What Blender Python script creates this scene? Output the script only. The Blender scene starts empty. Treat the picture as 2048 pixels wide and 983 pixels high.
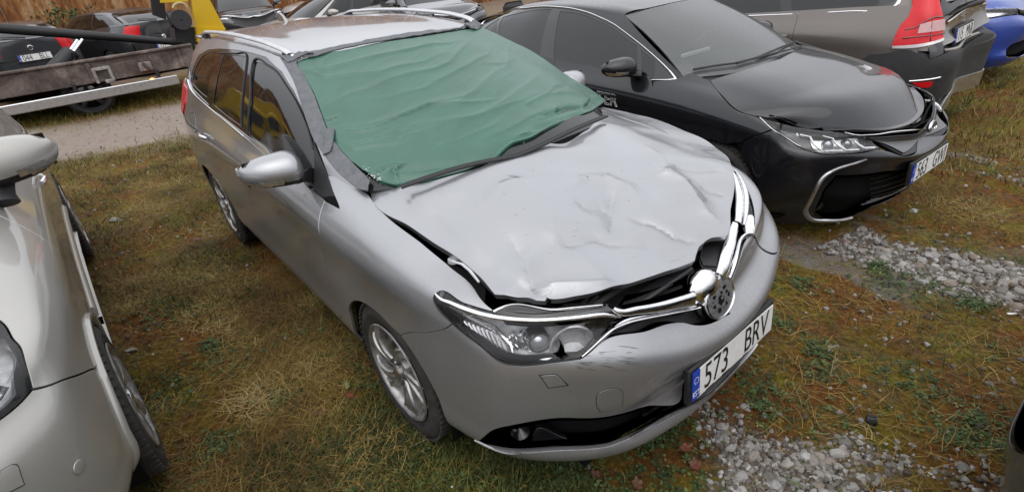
import bpy, math, random
import numpy as np
from mathutils import Matrix, Vector
from mathutils.geometry import delaunay_2d_cdt
PI = math.pi
S = bpy.context.scene
# ------------------------------------------------------------------ camera
CAM = np.array([1.63239825, -1.45366085, 1.74859859])
R_ = np.array([[0.64530251, 0.75884683, -0.08795542],
               [0.31741137, -0.37106665, -0.8726738],
               [-0.69486307, 0.53522055, -0.48031685]])
FPX, IW, IH = 1057.27772, 2048.0, 983.0
cd = bpy.data.cameras.new('camera'); cam = bpy.data.objects.new('camera', cd); S.collection.objects.link(cam)
cam.matrix_world = Matrix([[R_[0][i], -R_[1][i], -R_[2][i], CAM[i]] for i in range(3)] + [[0, 0, 0, 1]])
cd.sensor_width = 36.0; cd.lens = FPX / IW * 36.0; cd.clip_start = 0.02; cd.clip_end = 2000
S.camera = cam
# ------------------------------------------------------------------ sky, sun, exposure (overcast)
wd = bpy.data.worlds.new('World'); S.world = wd; wd.use_nodes = True
nt = wd.node_tree; nt.nodes.clear()
out = nt.nodes.new('ShaderNodeOutputWorld'); bg = nt.nodes.new('ShaderNodeBackground')
sky = nt.nodes.new('ShaderNodeTexSky'); sky.sky_type = 'NISHITA'; sky.sun_disc = False
SUN_EL, SUN_ROT = math.radians(62), math.radians(135)
sky.sun_elevation = SUN_EL; sky.sun_rotation = SUN_ROT; sky.air_density = 2.0; sky.dust_density = 6.0; sky.ozone_density = 1.0
hs = nt.nodes.new('ShaderNodeHueSaturation'); hs.inputs['Saturation'].default_value = 0.15
nt.links.new(sky.outputs[0], hs.inputs['Color'])
# an overcast sky: cloud veil evens out the clear-sky radiance and is about three times brighter overhead than at the horizon
tcw = nt.nodes.new('ShaderNodeTexCoord'); spw = nt.nodes.new('ShaderNodeSeparateXYZ'); nt.links.new(tcw.outputs['Generated'], spw.inputs[0])
rw = nt.nodes.new('ShaderNodeValToRGB'); nt.links.new(spw.outputs['Z'], rw.inputs[0])
for e_, (p_, c_) in zip([rw.color_ramp.elements[0], rw.color_ramp.elements[1], rw.color_ramp.elements.new(.5)], ((0, .28), (1, 1.02), (.42, .86))):
    e_.position = p_; e_.color = (c_, c_ * 1.005, c_ * 1.03, 1)
veil = nt.nodes.new('ShaderNodeMix'); veil.data_type = 'RGBA'; veil.inputs[0].default_value = .85; veil.inputs[7].default_value = (9.2, 9.3, 9.6, 1)
nt.links.new(hs.outputs[0], veil.inputs[6])
mulw = nt.nodes.new('ShaderNodeMix'); mulw.data_type = 'RGBA'; mulw.blend_type = 'MULTIPLY'; mulw.inputs[0].default_value = 1.0
nt.links.new(veil.outputs[2], mulw.inputs[6]); nt.links.new(rw.outputs[0], mulw.inputs[7]); nt.links.new(mulw.outputs[2], bg.inputs['Color'])
bg.inputs['Strength'].default_value = 0.12
nt.links.new(bg.outputs[0], out.inputs['Surface'])
sl = bpy.data.lights.new('sun', 'SUN'); sl.energy = 0.5; sl.angle = math.radians(70); sl.color = (1, .985, .96)
so = bpy.data.objects.new('sun', sl); S.collection.objects.link(so)
so.rotation_euler = (PI/2 - SUN_EL, 0, PI - SUN_ROT)
S.view_settings.view_transform = 'Standard'; S.view_settings.look = 'None'
S.view_settings.gamma = 1; S.view_settings.exposure = 0.62
random.seed(7); RNG = np.random.default_rng(7)

# ------------------------------------------------------------------ material helpers
MATS = {}
def new_mat(name):
    m = bpy.data.materials.new(name); m.use_nodes = True; MATS[name] = m
    t = m.node_tree; b = t.nodes['Principled BSDF']
    return m, t, b
def ramp(t, fac, stops, interp='LINEAR'):
    r = t.nodes.new('ShaderNodeValToRGB'); r.color_ramp.interpolation = interp
    e = r.color_ramp.elements
    while len(e) < len(stops): e.new(0.5)
    for k, (p, c) in enumerate(stops):
        e[k].position = p; e[k].color = (c, c, c, 1) if isinstance(c, (int, float)) else (*c, 1)
    t.links.new(fac, r.inputs[0]); return r.outputs[0]
def noise(t, scale, detail=4, rough=.55, dist=0, coord='Object', stretch=None):
    n = t.nodes.new('ShaderNodeTexNoise'); n.inputs['Scale'].default_value = scale
    n.inputs['Detail'].default_value = detail; n.inputs['Roughness'].default_value = rough; n.inputs['Distortion'].default_value = dist
    tc = t.nodes.new('ShaderNodeTexCoord'); o = tc.outputs[coord]
    if stretch:
        mp = t.nodes.new('ShaderNodeMapping'); mp.inputs['Scale'].default_value = stretch; t.links.new(o, mp.inputs[0]); o = mp.outputs[0]
    t.links.new(o, n.inputs['Vector']); return n.outputs['Fac']
def mixc(t, fac, a, b, mode='MIX'):
    m = t.nodes.new('ShaderNodeMix'); m.data_type = 'RGBA'; m.blend_type = mode
    for sock, v in ((m.inputs[0], fac), (m.inputs[6], a), (m.inputs[7], b)):
        if isinstance(v, (int, float)): sock.default_value = v
        elif isinstance(v, tuple): sock.default_value = (*v, 1)
        else: t.links.new(v, sock)
    return m.outputs[2]
def mathn(t, op, a, b=0.0):
    m = t.nodes.new('ShaderNodeMath'); m.operation = op
    for sock, v in ((m.inputs[0], a), (m.inputs[1], b)):
        if isinstance(v, (int, float)): sock.default_value = v
        else: t.links.new(v, sock)
    return m.outputs[0]
def bump(t, b, h, strength=.3, dist=.01):
    n = t.nodes.new('ShaderNodeBump'); n.inputs['Strength'].default_value = strength; n.inputs['Distance'].default_value = dist
    t.links.new(h, n.inputs['Height']); t.links.new(n.outputs[0], b.inputs['Normal'])
    return n
def flat(name, col, rough=.5, metal=0, coat=0, emis=None, spec=.5, wear=.12, scale=30):
    m, t, b = new_mat(name)
    c = noise(t, scale, 5)
    f = ramp(t, c, [(.3, 1 - wear), (.7, 1 + wear * .5)])
    t.links.new(mixc(t, 1.0, tuple(col), f, 'MULTIPLY'), b.inputs['Base Color'])
    t.links.new(ramp(t, c, [(.3, max(0, rough - .05)), (.7, min(1, rough + .08))]), b.inputs['Roughness'])
    b.inputs['Metallic'].default_value = metal; b.inputs['Coat Weight'].default_value = coat; b.inputs['Coat Roughness'].default_value = .04
    b.inputs['Specular IOR Level'].default_value = spec
    if emis: b.inputs['Emission Color'].default_value = (*emis[:3], 1); b.inputs['Emission Strength'].default_value = emis[3]
    return m
def paint(name, col, metal=.75, rough=.32, dirt=(.20, .17, .13), dirtz=(.15, .75), dirtamt=.5, dust=.08, coat=1.0):
    m, t, b = new_mat(name)
    tc = t.nodes.new('ShaderNodeTexCoord'); sp = t.nodes.new('ShaderNodeSeparateXYZ'); t.links.new(tc.outputs['Object'], sp.inputs[0])
    g = mathn(t, 'ADD', sp.outputs['Z'], mathn(t, 'MULTIPLY', mathn(t, 'SUBTRACT', noise(t, 2.2, 4, .5), .5), .7))
    low = ramp(t, g, [(dirtz[0], dirtamt), (dirtz[1], 0.0)])
    fine = ramp(t, noise(t, 140, 4, .6), [(.35, 0.55), (.65, 1.0)])
    sm = ramp(t, noise(t, 2.2, 6, .6, 1.0), [(.40, 0.0), (.75, dust)])
    d = mathn(t, 'MAXIMUM', mathn(t, 'MULTIPLY', low, fine), sm)
    t.links.new(mixc(t, d, tuple(col), dirt), b.inputs['Base Color'])
    t.links.new(mathn(t, 'SUBTRACT', metal, mathn(t, 'MULTIPLY', d, metal)), b.inputs['Metallic'])
    if metal < .05: b.inputs['Specular IOR Level'].default_value = .15
    t.links.new(mathn(t, 'ADD', rough, mathn(t, 'MULTIPLY', d, .30)), b.inputs['Roughness'])
    t.links.new(mathn(t, 'SUBTRACT', coat, mathn(t, 'MULTIPLY', d, coat * .8)), b.inputs['Coat Weight'])
    b.inputs['Coat Roughness'].default_value = .05
    return m
def glassy(name, tint, fac=.5, rough=.02, col=None):
    """dark tinted automotive glass: part clear, part glossy body"""
    m, t, b = new_mat(name)
    b.inputs['Base Color'].default_value = (*(col or [c * .25 for c in tint]), 1); b.inputs['Roughness'].default_value = rough
    b.inputs['IOR'].default_value = 1.52
    tr = t.nodes.new('ShaderNodeBsdfTransparent'); tr.inputs[0].default_value = (*tint, 1)
    mx = t.nodes.new('ShaderNodeMixShader'); mx.inputs[0].default_value = fac
    o = t.nodes['Material Output']
    # clear part keeps a Fresnel reflection
    gl = t.nodes.new('ShaderNodeBsdfGlossy'); gl.inputs['Roughness'].default_value = rough
    fr = t.nodes.new('ShaderNodeFresnel'); fr.inputs['IOR'].default_value = 1.52
    m2 = t.nodes.new('ShaderNodeMixShader')
    t.links.new(fr.outputs[0], m2.inputs[0]); t.links.new(tr.outputs[0], m2.inputs[1]); t.links.new(gl.outputs[0], m2.inputs[2])
    t.links.new(m2.outputs[0], mx.inputs[1]); t.links.new(b.outputs[0], mx.inputs[2]); t.links.new(mx.outputs[0], o.inputs['Surface'])
    return m
# ------------------------------------------------------------------ objects
COL = S.collection
def tag(o, label=None, cat=None, group=None, kind=None):
    if label: o['label'] = label
    if cat: o['category'] = cat
    if group: o['group'] = group
    if kind: o['kind'] = kind
    return o
def thing(name, label, cat, M=None, group=None):
    o = bpy.data.objects.new(name, None); o.empty_display_size = .1; COL.objects.link(o)
    if M is not None: o.matrix_world = M
    return tag(o, label, cat, group)
def mk(name, V, F, mat, parent=None, N=None, smooth=True, label=None):
    me = bpy.data.meshes.new(name)
    V = np.asarray(V, float)
    me.from_pydata(V.tolist(), [], [list(map(int, f)) for f in F])
    me.validate()
    if smooth: me.polygons.foreach_set('use_smooth', [True] * len(me.polygons))
    mats = mat if isinstance(mat, (list, tuple)) else [mat]
    for q in mats: me.materials.append(q)
    if N is not None and len(N) == len(me.vertices):
        me.normals_split_custom_set_from_vertices(np.asarray(N, float).tolist())
    o = bpy.data.objects.new(name, me); COL.objects.link(o)
    if parent: o.parent = parent
    if label: o['label'] = label
    return o
def copy_tree(o, parent=None):
    c = o.copy(); COL.objects.link(c); c.parent = parent
    for ch in list(o.children): copy_tree(ch, c)
    return c
class MB:
    """collects simple solids into one mesh"""
    def __init__(s): s.V = []; s.F = []; s.n = 0
    def add(s, V, F):
        V = np.asarray(V, float).reshape(-1, 3)
        s.V.append(V); s.F += [[i + s.n for i in f] for f in F]; s.n += len(V); return s
    def box(s, c, d, M=None, bev=0.0):
        x, y, z = [q / 2 for q in d]
        if bev:
            b = min(bev, x * .9, y * .9, z * .9); V = []; 
            for zz, k in ((-z, b), (-z + b, 0), (z - b, 0), (z, b)):
                for sx, sy in ((1, 1), (-1, 1), (-1, -1), (1, -1)):
                    ax, ay = x - k, y - k
                    pts = [(sx * ax, sy * (ay - b * (1 if not k else .5))), (sx * (ax - b * (1 if not k else .5)), sy * ay)]
                    if sx * sy < 0: pts.reverse()
                    V += [(p[0], p[1], zz) for p in pts]
            F = [[r * 8 + i, r * 8 + (i + 1) % 8, (r + 1) * 8 + (i + 1) % 8, (r + 1) * 8 + i] for r in range(3) for i in range(8)]
            F += [list(range(7, -1, -1)), list(range(24, 32))]
        else:
            V = [(sx * x, sy * y, sz * z) for sz in (-1, 1) for sx, sy in ((-1, -1), (1, -1), (1, 1), (-1, 1))]
            F = [[3, 2, 1, 0], [4, 5, 6, 7], [0, 1, 5, 4], [1, 2, 6, 5], [2, 3, 7, 6], [3, 0, 4, 7]]
        V = np.array(V)
        if M is not None: V = V @ np.array(M.to_3x3()).T
        return s.add(V + np.array(c), F)
    def tube(s, P, r, n=10, cap=True, flat=1.0, up=(0, 0, 1)):
        P = np.asarray(P, float); m = len(P); r = np.broadcast_to(np.asarray(r, float), (m,))
        T = np.gradient(P, axis=0); T /= np.linalg.norm(T, axis=1)[:, None] + 1e-9
        up = np.array(up, float); V = []
        for k in range(m):
            a = np.cross(T[k], up)
            if np.linalg.norm(a) < 1e-3: a = np.cross(T[k], [1, 0, 0.1])
            a /= np.linalg.norm(a); b = np.cross(a, T[k])
            for i in range(n):
                th = 2 * PI * i / n; V.append(P[k] + r[k] * (math.cos(th) * a + flat * math.sin(th) * b))
        F = [[k * n + i, k * n + (i + 1) % n, (k + 1) * n + (i + 1) % n, (k + 1) * n + i] for k in range(m - 1) for i in range(n)]
        if cap: F += [list(range(n - 1, -1, -1)), [(m - 1) * n + i for i in range(n)]]
        return s.add(V, F)
    def lathe(s, prof, n=48, c=(0, 0, 0), axis='y', sweep=1.0, start=0.0):
        """prof: list of (axial, radius)"""
        V = []; m = len(prof); full = sweep >= .999; nn = n if full else n + 1
        for i in range(nn):
            th = 2 * PI * (start + sweep * i / n)
            for a, r in prof:
                if axis == 'y': V.append((r * math.cos(th), a, r * math.sin(th)))
                elif axis == 'x': V.append((a, r * math.cos(th), r * math.sin(th)))
                else: V.append((r * math.cos(th), r * math.sin(th), a))
        F = []
        for i in range(n):
            j = (i + 1) % nn
            for k in range(m - 1): F.append([i * m + k, j * m + k, j * m + k + 1, i * m + k + 1])
        return s.add(np.array(V) + np.array(c), F)
    def prism(s, poly, z0, z1, f=lambda p, z: (p[0], p[1], z)):
        n = len(poly)
        V = [f(p, z0) for p in poly] + [f(p, z1) for p in poly]
        F = [[i, (i + 1) % n, n + (i + 1) % n, n + i] for i in range(n)] + [list(range(n - 1, -1, -1)), list(range(n, 2 * n))]
        return s.add(V, F)
    def xf(s, M):
        A = np.array(M.to_3x3()); t = np.array(M.translation)
        s.V = [v @ A.T + t for v in s.V]; return s
    def build(s, name, mat, parent=None, smooth=True, label=None, auto=35):
        o = mk(name, np.concatenate(s.V), s.F, mat, parent, smooth=smooth, label=label)
        if smooth and auto: sharp(o.data, auto)
        return o
def sharp(me, deg):
    import bmesh
    bm = bmesh.new(); bm.from_mesh(me); c = math.cos(math.radians(deg))
    for e in bm.edges:
        if len(e.link_faces) == 2:
            if e.link_faces[0].normal.dot(e.link_faces[1].normal) < c: e.smooth = False
    bm.to_mesh(me); bm.free()

# ------------------------------------------------------------------ smooth body surfaces and the panels cut from them
def wmat(n, knots, t):
    t = np.clip(np.asarray(t, float), -1.5, n + .5); i = np.clip(np.floor(t).astype(int), 0, n - 2); u = t - i
    h = np.diff(knots); M = np.zeros((n, n))   # tangents as linear map
    for k in range(n):
        if k == 0: M[0, 0] = -1 / h[0]; M[0, 1] = 1 / h[0]
        elif k == n - 1: M[k, k] = 1 / h[-1]; M[k, k - 1] = -1 / h[-1]
        else:
            a, b = h[k - 1], h[k]
            M[k, k + 1] += a / (a + b) / b; M[k, k] -= a / (a + b) / b
            M[k, k] += b / (a + b) / a; M[k, k - 1] -= b / (a + b) / a
    uc = np.clip(u, 0, 1)
    h00 = 2 * uc**3 - 3 * uc**2 + 1; h10 = uc**3 - 2 * uc**2 + uc; h01 = -2 * uc**3 + 3 * uc**2; h11 = uc**3 - uc**2
    E = np.eye(n); hi = h[i][:, None]
    W = h00[:, None] * E[i] + h01[:, None] * E[i + 1] + h10[:, None] * hi * M[i] + h11[:, None] * hi * M[i + 1]
    ex = u - uc
    W += np.where(ex < 0, ex, 0)[:, None] * hi * M[i] + np.where(ex > 0, ex, 0)[:, None] * hi * M[i + 1]
    return W
class Surf:
    """tensor spline surface through a net of feature lines: P[row][col] = (x, y, z) in the car's own frame"""
    def __init__(s, P, M=None, flip=False, post=None, guess=None):
        s.P = np.array(P, float); s.nr, s.nc = s.P.shape[:2]; s.post = post; s.flip = -1.0 if flip else 1.0
        d = np.linalg.norm(np.diff(s.P, axis=1), axis=2).mean(0) + 1e-4; s.kc = np.concatenate([[0], np.cumsum(d)])
        d = np.linalg.norm(np.diff(s.P, axis=0), axis=2).mean(1) + 1e-4; s.kr = np.concatenate([[0], np.cumsum(d)])
        M = np.eye(4) if M is None else np.array(M)
        Mi = np.linalg.inv(M); s.cam = (Mi @ np.append(CAM, 1))[:3]; s.R = R_ @ M[:3, :3]
        na, nb = (s.nc - 1) * 10 + 1, (s.nr - 1) * 8 + 1
        A, B = np.meshgrid(np.linspace(0, s.nc - 1, na), np.linspace(0, s.nr - 1, nb)); s.ga, s.gb = A.ravel(), B.ravel()
        s.gp = s.ev(s.ga, s.gb); s.gn = s.nrm(s.ga, s.gb)
    def raw(s, a, b):
        return np.einsum('nr,nc,rcd->nd', wmat(s.nr, s.kr, b), wmat(s.nc, s.kc, a), s.P)
    def ev(s, a, b):
        a = np.atleast_1d(np.asarray(a, float)); b = np.atleast_1d(np.asarray(b, float))
        p = s.raw(a, b)
        return s.post(p, a, b) if s.post else p
    def nrm(s, a, b, e=.004):
        a = np.atleast_1d(a); b = np.atleast_1d(b)
        ta = s.ev(a + e, b) - s.ev(a - e, b); tb = s.ev(a, b + e) - s.ev(a, b - e)
        n = np.cross(ta, tb) * s.flip; return n / (np.linalg.norm(n, axis=1)[:, None] + 1e-12)
    def px(s, p):
        c = (p - s.cam) @ s.R.T; return np.stack([IW / 2 + FPX * c[:, 0] / c[:, 2], IH / 2 + FPX * c[:, 1] / c[:, 2]], 1)
    def solve(s, kind, q):
        q = np.asarray(q, float)
        if kind == 'px': f = s.px; m = ((s.gp - s.cam) * s.gn).sum(1) < 0.0; sc = 1
        elif kind == 'R': f = lambda p: p[:, [0, 2]]; m = s.gn[:, 1] < 0.1
        elif kind == 'L': f = lambda p: p[:, [0, 2]]; m = s.gn[:, 1] > -0.1
        elif kind == 'F': f = lambda p: p[:, [1, 2]]; m = s.gn[:, 0] > 0.05
        elif kind == 'B': f = lambda p: p[:, [1, 2]]; m = s.gn[:, 0] < -0.05
        elif kind == 'T': f = lambda p: p[:, [0, 1]]; m = s.gn[:, 2] > -2
        gx = f(s.gp); d = ((gx - q)**2).sum(1); d = np.where(m, d, 1e12)
        if kind == 'px':   # prefer the nearer of similar hits
            dep = np.linalg.norm(s.gp - s.cam, axis=1); d = d + np.where(d < d.min() + 300, dep * 25, 0)
        i = int(np.argmin(d)); x = np.array([s.ga[i], s.gb[i]])
        for it in range(12):
            e = 1e-3
            A = np.array([x[0], x[0] + e, x[0]]); B = np.array([x[1], x[1], x[1] + e])
            v = f(s.ev(A, B)); r = q - v[0]; J = np.stack([(v[1] - v[0]) / e, (v[2] - v[0]) / e], 1)
            try: dx = np.linalg.solve(J.T @ J + 1e-9 * np.eye(2) * np.trace(J.T @ J), J.T @ r)
            except Exception: break
            dx = np.clip(dx, -.6, .6); x = x + dx
            x[0] = min(max(x[0], -1.2), s.nc + .2); x[1] = min(max(x[1], -1.2), s.nr + .2)
            if abs(dx).max() < 1e-5: break
        return x
    # ---- metric parameter plane
    def tom(s, ab): return np.stack([np.interp(ab[:, 0], np.arange(-2, s.nc + 2), s._kx(s.kc)), np.interp(ab[:, 1], np.arange(-2, s.nr + 2), s._kx(s.kr))], 1)
    def fromm(s, m): return np.stack([np.interp(m[:, 0], s._kx(s.kc), np.arange(-2, s.nc + 2)), np.interp(m[:, 1], s._kx(s.kr), np.arange(-2, s.nr + 2))], 1)
    def _kx(s, k):
        h0, h1 = k[1] - k[0], k[-1] - k[-2]
        return np.concatenate([[k[0] - 2 * h0, k[0] - h0], k, [k[-1] + h1, k[-1] + 2 * h1]])
    def pts(s, poly):
        """poly entries: (u,v[,c]) photo pixel, ('R'|'L'|'F'|'B'|'T'|'Q', a, b[,c]); c=1 marks a corner of a smoothed outline"""
        ab = []; cn = []; import os
        for e in poly:
            if isinstance(e[0], str):
                k = e[0]; x = np.array(e[1:3], float) if k == 'Q' else s.solve(k, e[1:3]); c = len(e) > 3 and e[3]
            else: x = s.solve('px', e[:2]); c = len(e) > 2 and e[2]
            if os.environ.get('DBG') and not isinstance(e[0], str):
                r = s.px(s.ev(*x))[0] - np.array(e[:2]); rr = np.hypot(*r)
                if rr > 4: print('OFF', e[:2], x.round(2), rr.round(1))
            ab.append(x); cn.append(bool(c))
        return s.tom(np.array(ab)), cn
def cr_curve(P, cn, closed=True, step=.02, sm=True):
    P = np.asarray(P, float); n = len(P); out = []
    rng = range(n) if closed else range(n - 1)
    for i in rng:
        p1, p2 = P[i], P[(i + 1) % n]
        L = np.linalg.norm(p2 - p1); k = max(1, int(math.ceil(L / step)))
        def tang(j):
            a, b, c = P[(j - 1) % n], P[j % n], P[(j + 1) % n]
            if cn[j % n] or (not closed and j in (0, n - 1)): return None
            la, lb = np.linalg.norm(b - a) + 1e-9, np.linalg.norm(c - b) + 1e-9
            return ((c - b) / lb * la + (b - a) / la * lb) / (la + lb)
        t1 = tang(i) if sm else None; t2 = tang(i + 1) if sm else None
        ch = (p2 - p1) / (L + 1e-9); t1 = ch if t1 is None else t1; t2 = ch if t2 is None else t2
        for q in range(k):
            u = q / k
            out.append((2*u**3 - 3*u**2 + 1) * p1 + (u**3 - 2*u**2 + u) * L * t1 + (-2*u**3 + 3*u**2) * p2 + (u**3 - u**2) * L * t2)
    if not closed: out.append(P[-1])
    return np.array(out)
def area(P): x, y = P[:, 0], P[:, 1]; return .5 * np.sum(x * np.roll(y, -1) - np.roll(x, -1) * y)
def inset(P, g):
    if area(P) < 0: P = P[::-1]
    d = np.roll(P, -1, 0) - P; d /= np.linalg.norm(d, axis=1)[:, None] + 1e-9
    nn = np.stack([-d[:, 1], d[:, 0]], 1); v = nn + np.roll(nn, 1, 0); l = (v**2).sum(1)[:, None]
    return P + g * v * 2 / np.maximum(l, 1.0)
def inside(P, Q):
    x, y = Q[:, 0], Q[:, 1]; r = np.zeros(len(Q), bool); n = len(P)
    for i in range(n):
        x0, y0 = P[i]; x1, y1 = P[(i + 1) % n]
        if y0 == y1: continue
        r ^= ((y0 > y) != (y1 > y)) & (x < (x1 - x0) * (y - y0) / (y1 - y0) + x0)
    return r
def distp(P, Q):
    A = P; B = np.roll(P, -1, 0); d = np.full(len(Q), 1e9)
    for a, b in zip(A, B):
        ab = b - a; t = np.clip(((Q - a) @ ab) / (ab @ ab + 1e-12), 0, 1); d = np.minimum(d, np.linalg.norm(Q - a - t[:, None] * ab, axis=1))
    return d
def panel(name, sf, poly, mat, parent, off=0.0, gap=.0025, lip=.012, res=.035, step=.015, holes=(), sm=True, mirror=None, label=None,
          dent=None, hlip=None, dome=0.0, domew=.02, bothlips=True):
    """a sheet with a real, rolled-in edge cut from surface sf along an outline"""
    loops = []
    for k, q in enumerate([poly] + list(holes)):
        if isinstance(q, np.ndarray): c = q
        else:
            P, cn = sf.pts(q); c = cr_curve(P, cn, True, step, sm)
        c = inset(c, gap if k == 0 else -gap)
        if k: c = c[::-1]
        loops.append(c)
    O = loops[0]; lo, hi = O.min(0), O.max(0)
    gx = np.arange(lo[0] + res * .5, hi[0], res); gy = np.arange(lo[1] + res * .5, hi[1], res)
    G = np.stack([a.ravel() for a in np.meshgrid(gx, gy)], 1) if len(gx) and len(gy) else np.zeros((0, 2))
    if len(G):
        G = G + ((np.floor((G[:, 1] - lo[1]) / res) % 2) * res * .5)[:, None] * np.array([1, 0]) * .98
        G = G[inside(O, G)]
        for h in loops[1:]:
            if len(G): G = G[~inside(h, G)]
        for h in loops:
            if len(G): G = G[distp(h, G) > res * .45]
    allp = np.concatenate(loops + [G]); edges = []; k0 = 0
    for h in loops:
        n = len(h); edges += [(k0 + i, k0 + (i + 1) % n) for i in range(n)]; k0 += n
    r = delaunay_2d_cdt([Vector(p) for p in allp], edges, [], 0, 1e-6)
    pv = np.array([tuple(v) for v in r[0]]); F = np.array([f for f in r[2]], dtype=int)
    cen = pv[F].mean(1); keep = inside(O, cen)
    for h in loops[1:]: keep &= ~inside(h, cen)
    F = F[keep]
    ab = sf.fromm(pv); p = sf.ev(ab[:, 0], ab[:, 1]); n = sf.nrm(ab[:, 0], ab[:, 1])
    o_ = off
    if dome:
        dd = np.minimum(np.min([distp(h, pv) for h in loops], axis=0) / domew, 1); o_ = off + dome * np.sqrt(1 - (1 - dd)**2)
        # normals of the domed sheet
        e = .002
        def hgt(q): 
            d2 = np.minimum(np.min([distp(h, q) for h in loops], axis=0) / domew, 1); return dome * np.sqrt(np.maximum(0, 1 - (1 - d2)**2))
        gx_ = (hgt(pv + [e, 0]) - hgt(pv - [e, 0])) / (2 * e); gy_ = (hgt(pv + [0, e]) - hgt(pv - [0, e])) / (2 * e)
        ea = sf.ev(*sf.fromm(pv + [e, 0]).T) - sf.ev(*sf.fromm(pv - [e, 0]).T); eb = sf.ev(*sf.fromm(pv + [0, e]).T) - sf.ev(*sf.fromm(pv - [0, e]).T)
        ea /= np.linalg.norm(ea, axis=1)[:, None]; eb /= np.linalg.norm(eb, axis=1)[:, None]
        n = n - np.clip(gx_, -2, 2)[:, None] * ea - np.clip(gy_, -2, 2)[:, None] * eb; n /= np.linalg.norm(n, axis=1)[:, None]
        o_ = o_[:, None]
    if dent is not None:
        p, n = dent(p, n, pv)
    nn0 = sf.nrm(ab[:, 0], ab[:, 1]) if dome else n
    V = p + nn0 * o_
    # face orientation
    fn = np.cross(V[F[:, 1]] - V[F[:, 0]], V[F[:, 2]] - V[F[:, 0]]).sum(0)
    s_ = np.einsum('ij,ij->i', np.cross(V[F[:, 1]] - V[F[:, 0]], V[F[:, 2]] - V[F[:, 0]]), n[F[:, 0]])
    F[s_ < 0] = F[s_ < 0][:, ::-1]
    Vs = [V]; Ns = [n]; Fs = [list(f) for f in F]; base = len(V)
    if lip:
        # directed boundary edges
        cnt = {}
        for f in F:
            for a, b in ((f[0], f[1]), (f[1], f[2]), (f[2], f[0])): cnt[(a, b)] = 1
        bd = [(a, b) for a, b in cnt if (b, a) not in cnt]
        vs = sorted({a for e in bd for a in e}); ix = {v: i for i, v in enumerate(vs)}
        outn = np.zeros((len(vs), 3))
        for a, b in bd:
            t = np.cross(V[b] - V[a], n[a]); t /= np.linalg.norm(t) + 1e-12; outn[ix[a]] += t; outn[ix[b]] += t
        outn /= np.linalg.norm(outn, axis=1)[:, None] + 1e-12
        v0 = V[vs]; n0 = nn0[vs]; rr = min(.003, lip * .3)
        r1 = v0 + outn * rr * .7 - n0 * rr; r2 = v0 + outn * rr * .7 - n0 * lip
        m = len(vs)
        Vs += [r1, r1, r2]; Ns += [outn, outn, outn]
        for a, b in bd:
            i, j = ix[a], ix[b]
            Fs.append([b, a, base + i, base + j]); Fs.append([base + m + j, base + m + i, base + 2*m + i, base + 2*m + j])
    Vs = np.concatenate(Vs); Ns = np.concatenate(Ns)
    o = mk(name, Vs, Fs, mat, parent, Ns, label=label)
    if mirror:
        Vm = Vs * [1, -1, 1]; Nm = Ns * [1, -1, 1]
        mk(name, Vm, [f[::-1] for f in Fs], mat, mirror if mirror is not True else parent, Nm)
    return o
def strip(name, sf, line, mat, parent, w=.01, h=.004, off=0.0, sm=True, prof=5, mirror=None, step=.02, metric=False, rnd=.5, label=None, cap=True, build=True):
    """a raised bar swept along a line on surface sf; w half-width (number or list per control point)"""
    if metric: P, cn = np.asarray(line, float), [False] * len(line)
    else: P, cn = sf.pts(line)
    C = cr_curve(P, cn, False, step, sm)
    cum = np.concatenate([[0], np.cumsum(np.linalg.norm(np.diff(C, axis=0), axis=1))])
    idx = [int(np.argmin(((C - p)**2).sum(1))) for p in P]
    ww = np.interp(cum, cum[idx], w) if isinstance(w, (list, tuple)) else np.full(len(C), w)
    T = np.gradient(C, axis=0); T /= np.linalg.norm(T, axis=1)[:, None] + 1e-9; Nn = np.stack([-T[:, 1], T[:, 0]], 1)
    V = []; N = []
    ts = np.linspace(-1, 1, prof)
    for t in ts:
        q = C + Nn * (ww * t)[:, None]; ab = sf.fromm(q); p = sf.ev(ab[:, 0], ab[:, 1]); n = sf.nrm(ab[:, 0], ab[:, 1])
        hh = h * (1 - abs(t)**(2 / rnd)) if rnd else h
        V.append(p + n * (off + max(hh, 0)))
    for t in (1, -1):
        q = C + Nn * (ww * t)[:, None]; ab = sf.fromm(q); V.append(sf.ev(ab[:, 0], ab[:, 1]) + sf.nrm(ab[:, 0], ab[:, 1]) * (off - max(.004, h)))
    m = len(C); V = np.stack(V, 1).reshape(-1, 3); k = prof + 2
    F = [[i * k + j, i * k + (j + 1) % k, (i + 1) * k + (j + 1) % k, (i + 1) * k + j] for i in range(m - 1) for j in range(k)]
    F += [list(range(k)), [(m - 1) * k + j for j in range(k - 1, -1, -1)]]
    # outward check
    c = V[:k].mean(0); a = np.cross(V[k] - V[0], V[1] - V[0]); 
    if np.dot(a, V[prof // 2] - c) > 0: F = [f[::-1] for f in F]
    if not build: return V, F
    o = mk(name, V, F, mat, parent, label=label); sharp(o.data, 50)
    if mirror:
        o2 = mk(name, V * [1, -1, 1], [f[::-1] for f in F], mat, mirror if mirror is not True else parent); sharp(o2.data, 50)
    return o
def mirx(P):
    """rows given for y>=0 from the centre outwards -> full-width rows from y<0 to y>0"""
    P = np.array(P, float); return np.concatenate([P[:, :0:-1] * [1, -1, 1], P], 1)
def wrapx(P):
    """rows given from front centre round the y>=0 side to rear centre -> right side ... front ... left side"""
    return mirx(P)
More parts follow.
